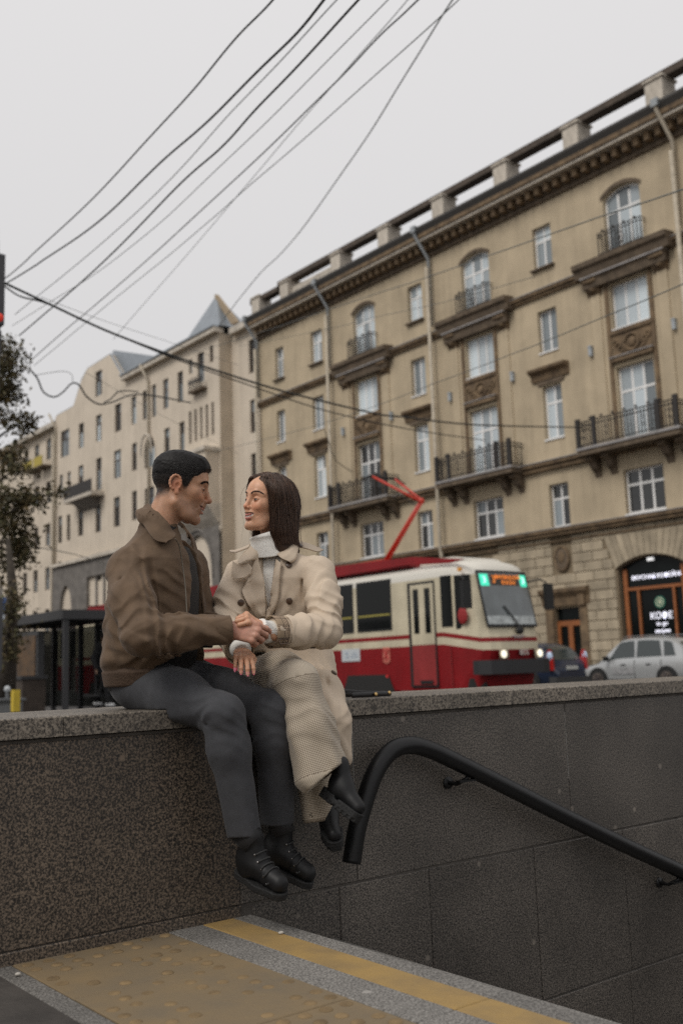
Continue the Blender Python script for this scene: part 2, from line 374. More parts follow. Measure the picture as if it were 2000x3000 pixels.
# ================================================================ ground, stairs, parapet
def granite(name,c_lo,c_mid,c_hi,scale=138,rough=.45,dirt=.35):
    m=mat(name,c_mid,rough=rough); nt,b=nodes_of(m); N,L=nt.nodes,nt.links
    tc=N.new('ShaderNodeTexCoord')
    n1=N.new('ShaderNodeTexNoise'); n1.inputs['Scale'].default_value=scale; n1.inputs['Detail'].default_value=3; n1.inputs['Roughness'].default_value=.74; L.new(tc.outputs['Object'],n1.inputs['Vector'])
    r=N.new('ShaderNodeValToRGB'); e=r.color_ramp.elements; e[0].position=.40; e[0].color=(*c_lo,1); e[1].position=.61; e[1].color=(*c_hi,1); x=e.new(.49); x.color=(*c_mid,1); x=e.new(.45); x.color=(*[a*.5+b_*.5 for a,b_ in zip(c_lo,c_mid)],1)
    L.new(n1.outputs[0],r.inputs[0])
    n2=N.new('ShaderNodeTexVoronoi'); n2.inputs['Scale'].default_value=13; L.new(tc.outputs['Object'],n2.inputs['Vector'])
    k=N.new('ShaderNodeMapRange'); k.inputs[1].default_value=.12; k.inputs[2].default_value=.20; k.inputs[3].default_value=1; k.inputs[4].default_value=0; L.new(n2.outputs[0],k.inputs[0])
    cg=N.new('ShaderNodeMath'); cg.operation='MULTIPLY'; sx=N.new('ShaderNodeSeparateXYZ'); L.new(n2.outputs[1],sx.inputs[0]); gt=N.new('ShaderNodeMath'); gt.operation='GREATER_THAN'; gt.inputs[1].default_value=.90; L.new(sx.outputs[0],gt.inputs[0]); L.new(k.outputs[0],cg.inputs[0]); L.new(gt.outputs[0],cg.inputs[1])
    mx=N.new('ShaderNodeMixRGB'); L.new(cg.outputs[0],mx.inputs[0]); L.new(r.outputs[0],mx.inputs[1]); mx.inputs[2].default_value=(*[min(1,a*1.15) for a in c_hi],1)
    n3=N.new('ShaderNodeTexNoise'); n3.inputs['Scale'].default_value=2.2; n3.inputs['Detail'].default_value=5; L.new(tc.outputs['Object'],n3.inputs['Vector'])
    mr=N.new('ShaderNodeMapRange'); mr.inputs[1].default_value=.3; mr.inputs[2].default_value=.7; mr.inputs[3].default_value=1-dirt; mr.inputs[4].default_value=1+dirt*.5; L.new(n3.outputs[0],mr.inputs[0])
    oi=N.new('ShaderNodeObjectInfo'); m3=N.new('ShaderNodeMapRange'); m3.inputs[3].default_value=.85; m3.inputs[4].default_value=1.12; L.new(oi.outputs['Random'],m3.inputs[0]); mu=N.new('ShaderNodeMath'); mu.operation='MULTIPLY'; L.new(mr.outputs[0],mu.inputs[0]); L.new(m3.outputs[0],mu.inputs[1])
    m2=N.new('ShaderNodeMixRGB'); m2.blend_type='MULTIPLY'; m2.inputs[0].default_value=1; L.new(mx.outputs[0],m2.inputs[1]); L.new(mu.outputs[0],m2.inputs[2]); L.new(m2.outputs[0],b.inputs['Base Color'])
    rr=N.new('ShaderNodeMapRange'); rr.inputs[3].default_value=rough-.1; rr.inputs[4].default_value=rough+.2; L.new(n1.outputs[0],rr.inputs[0]); L.new(rr.outputs[0],b.inputs['Roughness'])
    bp=N.new('ShaderNodeBump'); bp.inputs['Strength'].default_value=.25; bp.inputs['Distance'].default_value=.001; L.new(n1.outputs[0],bp.inputs['Height']); L.new(bp.outputs[0],b.inputs['Normal'])
    return m
GRAN=granite('brown_granite',(.011,.009,.0075),(.068,.053,.040),(.21,.16,.116))
GRAN2=granite('grey_granite',(.013,.012,.0105),(.074,.064,.055),(.185,.16,.134),scale=165)
COPE=granite('coping_granite',(.028,.024,.020),(.145,.122,.097),(.29,.25,.20),scale=135,rough=.5,dirt=.3)
GREYG=granite('step_granite',(.075,.070,.064),(.155,.146,.133),(.26,.245,.225),scale=150,rough=.65,dirt=.3)
ASPH=mat('asphalt',(.045,.044,.043),rough=.9,var=.35,scale=1.2,bump=.4,bscale=80,detail=8)
PAVE=mat('pavement',(.16,.15,.14),rough=.9,var=.3,scale=1.5,bump=.2,bscale=60)
DIRT=mat('damp_paving',(.055,.048,.042),rough=.8,var=.5,scale=3,bump=.4,bscale=50)
def tactile_mat():
    m=mat('tactile_yellow',(.215,.15,.075),rough=.85,var=.3,scale=4,bump=.35,bscale=120,bdist=.004,col2=(.15,.118,.078),detail=9); return m
MB().add([(-400,3.75,-.14),(600,3.75,-.14),(600,900,-.14),(-400,900,-.14)],[(0,1,2,3)]).build('road',ASPH)['kind']='structure'
struct(MB().box(-60,14.0,3.76,12.5,-.6,-.004).build('near_pavement',PAVE)); 
for q in ((-400,-6,-400,3.75),(9,600,-400,3.75),(-6,9,-400,-3)): struct(MB().box(q[0],q[1],q[2],q[3],-1.9,-.006).build('near_pavement',PAVE))
struct(MB().box(2.0,9.0,-3.2,-3.0,-1.9,-.01).build('stair_wall',PAVE))
struct(MB().box(30.6,33.9,-30,90,-.3,.0).build('far_pavement',PAVE))
struct(MB().box(30.42,30.6,-30,90,-.3,.012).build('far_kerb',mat('kerb_granite',(.22,.21,.2),rough=.8,var=.3,scale=3)))
for nm,x0 in (('tram_rail',17.14),('tram_rail',18.62),('tram_rail',13.4),('tram_rail',14.88)): struct(MB().box(x0,x0+.07,-30,120,-.2,-.128).build(nm,mat('rail_steel',(.25,.23,.21),rough=.4,metal=.9)))
struct(MB().box(-6,1.115,-3,3.115,-.5,-.002).build('landing',DIRT))
lb=struct(MB().box(1.115,2.0,-3,3.115,-.5,-.012).build('landing_base',DIRT))
def piece(name,x0,x1,y0,y1,z0,z1,m,par,c=.003,face='+z'): return MB().cham(x0,x1,y0,y1,z0,z1,c,face).build(name,m,par)
TACT=tactile_mat()
YEL=mat('yellow_strip',(.37,.235,.072),rough=.75,var=.25,scale=4.5,bump=.15,bscale=150,col2=(.21,.145,.07),detail=10)
DOME=mat('worn_dome',(.20,.135,.065),rough=.85,var=.45,scale=14)
for k in range(7):
    y1=3.112-.5*k+.055; y0=y1-.497
    if k==0: y1=3.113
    t=piece('tactile_tile',1.182,1.698,y0,y1,-.011,.0+(.0015 if k%2 else 0),TACT,lb)
    mb=MB(); nd=0
    for i in range(8):
        for j in range(8):
            cx=1.182+.0322+.0645*i; cy=y0+.031+.0621*j
            if cy>y1-.02 or random.random()<.35: continue
            h=.0045*(.35+.65*random.random()); rows=[[(cx+r*math.cos(a),cy+r*math.sin(a),.0014+z) for a in [2*math.pi*q/12 for q in range(12)]] for r,z in ((.0185,-.001),(.015,h*.8),(.008,h),(.0005,h*1.02))]
            mb.grid(rows,True)
    mb.build('dome_row',DOME,t,True)['kind']='stuff'
for k in range(4):
    y1=3.113-1.2*k; y0=y1-1.195
    piece('border_slab',1.118,1.179,y0,y1,-.02,-.001,GREYG,lb); piece('border_slab',1.701,1.828,y0,y1,-.02,.001,GREYG,lb); piece('nosing_slab',1.952,2.02,y0,y1,-.16,.002,GREYG,lb)
    piece('yellow_strip',1.830,1.950,y0,y1,-.02,.0015,YEL,lb)
for k in range(1,9): 
    x0=2.02+.342*(k-1); piece('step',x0-.02,x0+.36,-3,3.113,-.14*k-.3,-.14*k,GREYG,lb,.006)
struct(MB().box(4.7,9,-3,3.113,-1.6,-1.14).build('lower_landing',DIRT))
CIG=mat('chewed_gum',(.45,.42,.37),rough=.8)
tag(MB().ball((1.941,2.816,.006),(.010,.008,.005),10,6).build('litter_scrap',CIG,None,True),'crumpled white paper scrap on the grey nosing by the yellow strip','litter')
tag(MB().ball((1.15,2.985,.006),(.009,.007,.005),10,6).build('litter_scrap',CIG,None,True),'whitish scrap at the bottom left foot of the wall','litter')
# parapet
PW=thing('parapet_wall','granite parapet wall with coping beside the stairs, the couple sitting on it','wall',(2,3.4,0))
MB().box(-4.0,8.5,3.1195,3.72,-1.7,.648).build('wall_core',mat('joint_fill',(.085,.075,.065),rough=.9,var=.4,scale=20),PW)
def slabs(xs,z0,z1,m,face=3.115):
    for a,b in zip(xs,xs[1:]): MB().cham(a+.0016,b-.0016,face+random.uniform(-.0012,.0012),3.16,z0+.0016,z1-.0016,.0025,'-y').build('granite_panel',m,PW)
slabs([-1.9,-.6,.70,1.982],.038,.640,GRAN); slabs([1.982,2.503],.038,.640,GRAN2); slabs([2.503,3.760,5.02,6.3],.038,.640,GRAN2)
MB().cham(-1.9,1.98,3.109,3.16,-.02,.036,.003,'-y').build('skirting',GRAN,PW)
slabs([2.03,2.415,2.868,3.493,4.12,4.75,5.4,6.3],-.597,.033,GRAN2); slabs([2.03,2.7,3.4,4.1,4.8,5.5,6.3],-1.25,-.602,GRAN2)
MOR=mat('pale_mortar',(.30,.29,.27),rough=.9,var=.5,scale=30)
for x,z0,z1 in ((2.503,.33,.63),(3.761,.30,.60),(2.508,.05,.30)): MB().box(x-.0018,x+.0018,3.1172,3.13,z0,z1).build('mortar_joint',MOR,PW)
xs=[-1.9,-.2,1.33,2.84,4.40,5.9]
for a,b in zip(xs,xs[1:]): MB().cham(a+.0012,b-.0012,3.10,3.74,.652,.715,.004,'+z').build('coping_stone',COPE,PW); 
for a,b in zip(xs,xs[1:]): pass
# handrail
BLK=mat('black_rail_paint',(.0065,.0065,.007),rough=.42,spec=.35,var=.25,scale=14,bump=.15,bscale=90,bdist=.002)
HR=thing('handrail','black tubular handrail with a curved upper end, fixed to the granite stair wall','handrail',(2.45,3.02,.2))
path=[(2.400,3.02,.130),(2.432,3.02,.25),(2.482,3.02,.362),(2.522,3.02,.432),(2.575,3.02,.490),(2.640,3.02,.524),(2.72,3.02,.528),(2.80,3.02,.509),(2.90,3.02,.470),(3.17,3.02,.352),(3.56,3.02,.178),(4.0,3.02,-.012),(4.45,3.02,-.200),(5.4,3.02,-.60)]
MB().tube(spline(path,90),.0345,20).build('rail_tube',BLK,HR,True)
for x,z in ((3.02,.385),(4.40,-.215)):
    b=MB().tube([(x-.03,3.118,z-.03),(x-.028,3.06,z-.032),(x-.01,3.024,z-.012),(x,3.02,z)],.0085,10).build('bracket',BLK,HR,True); MB().disc((x-.03,3.109,z-.03),(0,1,0),.024,.010,16).build('bracket_plate',BLK,b,True)
    MB().box(x-.06,x+.03,3.008,3.032,z-.022,z-.014).build('saddle',BLK,b)
# bag strap on the coping
BS=thing('bag_strap','black leather bag strap with brass studs lying on the coping beside the trench coat','bag',(2.6,3.2,.72))
LEA=mat('bag_leather',(.012,.011,.011),rough=.3)
MB().tube(spline([(2.52,3.40,.735),(2.60,3.34,.742),(2.70,3.26,.730),(2.755,3.20,.7265),(2.745,3.165,.7265),(2.66,3.155,.7265),(2.55,3.17,.7265)],50),.010,8,flat=.28).build('strap',LEA,BS,True)
MB().tube(spline([(2.50,3.36,.727),(2.58,3.26,.727),(2.66,3.19,.7275),(2.70,3.18,.7285)],30),.009,8,flat=.28).build('strap',LEA,BS,True)
MB().box(2.40,2.50,3.36,3.46,.716,.748).build('bag_body',LEA,BS)
BRS=mat('brass',(.62,.42,.18),rough=.3,metal=1)
for p in ((2.652,3.144,.727),(2.735,3.158,.730)): MB().disc(p,(0,-1,.15),.0075,.006,14).build('stud',BRS,BS,True)
# ================================================================ buildings
STUC=mat('yellow_stucco',(.49,.40,.275),rough=.9,var=.20,scale=.55,bump=.15,bscale=25,detail=8,streak=.12)
STONE=mat('rusticated_stone',(.42,.35,.25),rough=.9,var=.25,scale=1.6,bump=.35,bscale=14,rnd=.14,streak=.2)
TRIM=mat('weathered_trim',(.24,.165,.095),rough=.9,var=.45,scale=2.2,bump=.3,bscale=12,col2=(.085,.058,.036))
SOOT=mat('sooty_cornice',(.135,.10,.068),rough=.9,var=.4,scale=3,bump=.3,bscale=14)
FLASH=mat('zinc_flashing',(.34,.32,.31),rough=.5,metal=.3,var=.25,scale=4)
WHITE=mat('white_window_paint',(.80,.79,.77),rough=.45,rnd=.08)
IRON=mat('dark_iron',(.022,.018,.016),rough=.6)
PALE=mat('pale_plaster',(.58,.52,.44),rough=.9,var=.25,scale=3,rnd=.06,streak=.2)
DARKRAIL=mat('parapet_rail',(.085,.065,.05),rough=.9,var=.4,scale=2.5)
PIPE=mat('painted_pipe',(.46,.40,.31),rough=.6,var=.25,scale=3); ZPIPE=mat('zinc_pipe',(.32,.34,.35),rough=.45,metal=.4,var=.2,scale=3)
def glass(name,c,rough=.06,rnd=.35): return mat(name,c,rough=rough,spec=.6,rnd=rnd,coat=.0)
G_SKY=glass('glass_sky_and_curtain',(.50,.56,.59)); G_MID=glass('glass_half_dark',(.22,.25,.265)); G_DRK=glass('glass_dark',(.035,.036,.036))  # pale pane colour carries the sky's reflection along with light curtains
def wall_yz(x,y0,y1,z0,z1,holes,depth=.28,facing=-1):
    """a wall in the plane x with rectangular or arch-topped openings; holes: (ya,yb,za,zb,rise)"""
    ys=sorted({y0,y1,*[h[0] for h in holes],*[h[1] for h in holes]}); zs=sorted({z0,z1,*[h[2] for h in holes],*[h[3] for h in holes]})
    ys=[y for y in ys if y0<=y<=y1]; zs=[z for z in zs if z0<=z<=z1]; mb=MB()
    for a,b in zip(ys,ys[1:]):
        for c,d in zip(zs,zs[1:]):
            my,mz=(a+b)/2,(c+d)/2
            if any(h[0]<my<h[1] and h[2]<mz<h[3] for h in holes): continue
            mb.add([(x,a,c),(x,b,c),(x,b,d),(x,a,d)],[(0,3,2,1)])
    for ya,yb,za,zb,rise in holes:
        xi=x+depth
        zt=zb-rise
        mb.add([(x,ya,za),(xi,ya,za),(xi,ya,zt),(x,ya,zt)],[(0,1,2,3)]); mb.add([(x,yb,za),(xi,yb,za),(xi,yb,zt),(x,yb,zt)],[(3,2,1,0)]); mb.add([(x,ya,za),(x,yb,za),(xi,yb,za),(xi,ya,za)],[(0,1,2,3)])
        n=1 if rise==0 else 14; arc=arch_pts(ya,yb,zt,zb,n)
        for (p,q),(r,s) in zip(arc,arc[1:]):
            mb.add([(x,p,q),(xi,p,q),(xi,r,s),(x,r,s)],[(0,1,2,3)])
            if rise: mb.add([(x,p,q),(x,r,s),(x,r,zb),(x,p,zb)],[(0,3,2,1)])
    return mb
def arch_pts(ya,yb,zt,zb,n):
    if zb-zt<1e-6: return [(ya,zb),(yb,zb)]
    w=(yb-ya)/2; h=zb-zt; c=(ya+yb)/2
    if h>w*1.05:   # pointed
        return [(c-w*math.cos(t),zt+h*math.sin(t)**.8) for t in [math.pi*k/(n) for k in range(n+1)]]
    Rr=(w*w+h*h)/(2*h); a0=math.asin(min(1,w/Rr)) if h<w else math.pi/2
    return [(c+Rr*math.sin(-a0+2*a0*k/n),zb-Rr+Rr*math.cos(-a0+2*a0*k/n)) for k in range(n+1)]
WMESH={}
def window(parent,x,yc,z0,w,h,cols,transom,mats_,rise=0,fr=.075,mfr=WHITE,bars=True,sill=True,dep=.2,name='window'):
    """a window with frame, its panes as pieces of their own and a sill; placed by linked copies"""
    key=(round(w,2),round(h,2),cols,transom,rise,fr,mfr.name)
    if key not in WMESH:
        mb=MB(); arc=arch_pts(-w/2,w/2,h-rise,h,1 if rise==0 else 12)
        mb.box(0,.07,-w/2,-w/2+fr,0,h-rise).box(0,.07,w/2-fr,w/2,0,h-rise).box(.002,.072,-w/2+fr,w/2-fr,0,fr*1.2)
        if rise==0: mb.box(.002,.072,-w/2+fr,w/2-fr,h-fr,h)
        else:
            ins=[(p*(1-2*fr/w),q-fr) for p,q in arc]
            mb.grid([[(xx,p,q) for p,q in arc] for xx in (0,.07)]); mb.grid([[(xx,p,q) for p,q in ins] for xx in (0,.07)]); mb.grid([[(0,p,q) for p,q in arc],[(0,p,q) for p,q in ins]])
        cell=(w-2*fr)/cols; bw=fr*.62; zt=transom*h if transom else None; top=h-(fr if rise==0 else rise*.55+fr)
        for k in range(1,cols): mb.box(.004,.068,-w/2+fr+cell*k-bw,-w/2+fr+cell*k+bw,fr*1.2,top)
        if zt: mb.box(.006,.066,-w/2+fr,w/2-fr,zt-bw,zt+bw)
        fm=mb.mesh('window'); fm.materials.append(mfr); panes=[]
        for k in range(cols):
            a=-w/2+fr+cell*k+(bw if k else 0); b=-w/2+fr+cell*(k+1)-(bw if k<cols-1 else 0)
            for c,d in ([(fr*1.2,zt-bw),(zt+bw,h-(fr if rise==0 else .02))] if zt else [(fr*1.2,h-(fr if rise==0 else .02))]):
                if rise and d>h-rise: 
                    ya,za=a,np.interp(a,[p for p,_ in arc],[q for _,q in arc])-fr*.6; yb,zb=b,np.interp(b,[p for p,_ in arc],[q for _,q in arc])-fr*.6; ym=(a+b)/2; zm=np.interp(ym,[p for p,_ in arc],[q for _,q in arc])-fr*.6
                    m_=MB().prism([(a,c),(b,c),(b,zb),(ym,zm),(a,za)],.030,.036,'x').mesh('pane')
                else: m_=MB().box(.030,.036,a,b,c,d).mesh('pane')
                panes.append(m_)
        WMESH[key]=(fm,panes,{})
    fm,panes,cache=WMESH[key]
    o=bpy.data.objects.new(name,fm); COL.objects.link(o); o.location=(x+dep,yc,z0); put(o,parent)
    for i,pm in enumerate(panes):
        g=mats_ if not isinstance(mats_,(list,tuple)) else random.choice(mats_)
        if (i,g.name) not in cache: q=pm.copy(); q.materials.clear(); q.materials.append(g); cache[(i,g.name)]=q
        p=bpy.data.objects.new('pane',cache[(i,g.name)]); COL.objects.link(p); p.parent=o
    if sill:
        if ('sill',w) not in WMESH: s_=MB().box(-.26,.02,-w/2-.02,w/2+.02,-.06,0).mesh('sill'); s_.materials.append(WHITE); WMESH[('sill',w)]=s_
        s=bpy.data.objects.new('sill',WMESH[('sill',w)]); COL.objects.link(s); s.parent=o
    return o
def linked(name,me,parent,loc):
    o=bpy.data.objects.new(name,me); COL.objects.link(o); o.location=loc; put(o,parent); return o
def shaped(mb,name,m): 
    me=mb.mesh(name); me.materials.append(m)
    bm=bmesh.new(); bm.from_mesh(me); bmesh.ops.recalc_face_normals(bm,faces=bm.faces); bm.to_mesh(me); bm.free(); return me
# ---------------------------------------------------------------- the yellow building
YB=thing('yellow_building','long ochre stucco building with balconies, heavy dentil cornice and rusticated ground floor behind the tram','building',(34,25,0))
FX=34.0
ARCH=[15.1,23.45,31.82,40.12]; PLAIN=[10.9,19.3,27.70,36.05,44.38,48.05]; YB0,YB1=8.0,50.25
holes=[]
for c in ARCH:
    holes+=[(c-.90,c+.90,17.45,20.22,.30),(c-.89,c+.89,14.22,16.12,0),(c-.89,c+.89,9.62,12.6,0),(c-.92,c+.92,6.55,8.34,0)]
for c in PLAIN:
    w=.42 if c>46 else .52
    holes+=[(c-w,c+w,18.15,20.02,0),(c-w,c+w,14.25,16.15,0),(c-w,c+w,10.36,12.73,0),(c-w,c+w,6.50,8.37,0)]
wall_yz(FX,YB0,YB1,6.1,22.2,holes).build('wall',STUC,YB)
gh=[(21.97,25.03,-.2,4.82,.40),(13.6,16.6,-.2,4.82,.40),(27.0,28.36,-.2,3.06,0)]
wall_yz(FX+.02,YB0,YB1,-.3,6.1,gh,.35).build('ground_floor_wall',mat('stone_backing',(.22,.17,.11),rough=.95),YB)
MB().box(FX+.4,FX+12,YB0,YB1,-.3,22.2).build('building_core',mat('dark_interior',(.015,.014,.013),rough=.9),YB)
MB().prism([(FX+.4-.6,22.62),(FX+12,22.62),(FX+12,25),(FX+6,26)],YB0,YB1-.02,'y').build('roof',mat('roof_sheet',(.12,.12,.125),rough=.6),YB)
# stone blocks of the ground floor
def block(y0,y1,z0,z1): return MB().cham(FX-.055,FX+.03,y0+.012,y1-.012,z0+.012,z1-.012,.02,'-x').build('stone_block',STONE,YB)
pit=.408
for r in range(15):
    z0=-.02+pit*r; z1=z0+pit
    if z1>6.12: z1=6.12
    y=17.9+(.55 if r%2 else 0)
    while y<31.0:
        y1=y+1.02+.1*((r*7+int(y))%3-1); spans=[(y,y1)]
        for ya,yb,za,zb in ((21.9,25.1,-1,4.45),(26.93,28.43,-1,3.1),(27.2,28.26,4.5,5.75)):
            if z1>za+.02 and z0<zb-.02:
                ns=[]
                for a,b in spans:
                    if b<=ya or a>=yb: ns.append((a,b))
                    else:
                        if a<ya-.12: ns.append((a,ya))
                        if b>yb+.12: ns.append((yb,b))
                spans=ns
        # voussoir fan over the shop arch
        for a,b in spans:
            if z0>4.3 and z1<5.85 and b>21.2 and a<25.8: 
                lim=.0+ (z0-4.3)*.45
                if b<=21.9-lim*.0 and a<21.9-lim: b=min(b,21.9-lim)
                elif a>=25.1 or b>25.1+lim: a=max(a,25.1+lim)
                else: continue
                if b-a<.15: continue
            block(a,b,z0,z1)
        y=y1
n=13; ac=23.5; arc=arch_pts(21.93,25.07,4.42,4.86,n)
for k in range(n):
    (p,q),(r,s)=arc[k],arc[k+1]; g=.012; f=1.30
    P2=(ac+(p-ac)*f,5.82); R2=(ac+(r-ac)*f,5.82)
    MB().prism([(p+g,q+.02),(r-g,s+.02),(R2[0]-g,R2[1]),(P2[0]+g,P2[1])],FX-.06,FX+.03,'x').build('voussoir',STONE,YB)
MB().box(FX-.30,FX+.02,YB0,YB1,6.12,6.27).build('ledge',TRIM,YB); MB().box(FX-.40,FX+.02,YB0,YB1,6.27,6.40).build('ledge',TRIM,YB); MB().box(FX-.43,FX+.02,YB0,YB1,6.40,6.43).build('flashing',FLASH,YB); MB().box(FX-.12,FX+.02,YB0,YB1,5.86,5.92).build('groove_band',TRIM,YB)
# string courses
for a,b in [(YB0,YB1)]:
    MB().box(FX-.22,FX+.02,a,b,9.02,9.22).build('string_course',TRIM,YB); MB().box(FX-.34,FX+.02,a,b,9.22,9.36).build('string_course',TRIM,YB); MB().box(FX-.38,FX+.02,a,b,9.36,9.40).build('flashing',FLASH,YB)
    MB().box(FX-.14,FX+.02,a,b,16.78,16.92).build('string_course',TRIM,YB); MB().box(FX-.24,FX+.02,a,b,16.92,17.05).build('string_course',TRIM,YB); MB().box(FX-.28,FX+.02,a,b,17.05,17.085).build('flashing',FLASH,YB)
# main cornice with dentils, gutter, parapet
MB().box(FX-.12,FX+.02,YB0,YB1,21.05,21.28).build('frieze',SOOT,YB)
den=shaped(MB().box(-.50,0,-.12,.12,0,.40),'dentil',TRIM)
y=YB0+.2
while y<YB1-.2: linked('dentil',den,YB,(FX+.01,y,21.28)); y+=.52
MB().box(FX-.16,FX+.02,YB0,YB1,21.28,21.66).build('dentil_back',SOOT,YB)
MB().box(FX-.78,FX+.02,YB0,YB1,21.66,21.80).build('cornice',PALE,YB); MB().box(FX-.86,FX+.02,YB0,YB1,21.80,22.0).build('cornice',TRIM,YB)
MB().prism([(FX-.86,22.0),(FX-1.0,22.24),(FX-1.0,22.34),(FX+.3,22.60),(FX+.3,22.0)],YB0,YB1,'y').build('gutter',mat('roof_edge',(.06,.055,.05),rough=.6),YB)
ped=shaped(MB().box(-.45,.45,-.40,.40,0,1.02).box(-.52,.52,-.47,.47,1.02,1.12),'pedestal',PALE)
for y in (9.0,13.0,17.1,21.0,25.15,29.2,33.3,37.4,41.4,46.3,49.3): linked('pedestal',ped,YB,(FX-.35,y,22.35))
MB().box(FX-.62,FX-.08,YB0,47.2,23.42,23.72).build('parapet_rail',DARKRAIL,YB); MB().box(FX-.62,FX-.08,47.2,YB1-.1,23.2,23.48).build('parapet_rail',DARKRAIL,YB)
MB().box(FX-.5,FX-.2,41.5,46.3,22.5,23.0).build('parapet_screen',PALE,YB)
# windows
for c in ARCH:
    s=[G_SKY,G_SKY,G_MID]
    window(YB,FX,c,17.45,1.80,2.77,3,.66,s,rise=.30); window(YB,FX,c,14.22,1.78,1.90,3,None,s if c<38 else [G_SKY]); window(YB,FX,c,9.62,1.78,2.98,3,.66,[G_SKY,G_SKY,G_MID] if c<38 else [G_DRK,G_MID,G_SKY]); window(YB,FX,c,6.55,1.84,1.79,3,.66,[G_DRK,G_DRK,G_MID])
for c in PLAIN:
    w=.84 if c>46 else 1.04
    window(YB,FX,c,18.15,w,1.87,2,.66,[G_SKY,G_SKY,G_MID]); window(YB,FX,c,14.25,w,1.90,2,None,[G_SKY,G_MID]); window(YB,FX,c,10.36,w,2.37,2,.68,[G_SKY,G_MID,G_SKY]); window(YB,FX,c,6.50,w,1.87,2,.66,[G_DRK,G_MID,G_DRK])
    for z,m_ in ((18.09,SOOT),): MB().box(FX-.18,FX+.01,c-w/2-.12,c+w/2+.12,z-.08,z-.005).build('sill_ledge',m_,YB)
    MB().prism([(FX+.01,13.0),(FX-.10,13.0),(FX-.16,13.28),(FX-.38,13.40),(FX-.40,13.52),(FX+.01,13.56)],c-1.02,c+1.02,'y').build('window_hood',TRIM,YB); MB().box(FX-.07,FX+.01,c-.72,c+.72,12.80,13.0).build('hood_frieze',SOOT,YB)
# balconies and dressings of the arched bays
bal=shaped(MB().box(-.018,.018,-.018,.018,0,1.0),'baluster',IRON); ball_=shaped(MB().ball((0,0,0),.06,8,6),'finial',IRON); scroll=shaped(MB().tube([(.0,.11*math.cos(t)*(1-t/9),.11*math.sin(t)*(1-t/9)) for t in np.linspace(0,7,18)],.016,5),'scroll',IRON)
brk=shaped(MB().prism([(0,0),(-.62,0),(-.66,-.16),(-.42,-.26),(-.30,-.50),(-.10,-.62),(0,-.85)],-.16,.16,'y'),'bracket',SOOT)
corb=shaped(MB().prism([(0,0),(-.40,0),(-.42,-.14),(-.26,-.26),(-.24,-.44),(-.08,-.62),(0,-.74)],-.32,.32,'y').ball((-.30,0,-.12),(.16,.25,.12),8,6).ball((-.18,0,-.42),(.12,.2,.14),8,6),'corbel',TRIM)
lampm=shaped(MB().box(-.16,0,-.075,.075,-.20,.20).box(-.18,-.01,-.085,.085,.16,.23),'wall_lamp',mat('lamp_grey',(.36,.39,.41),rough=.5))
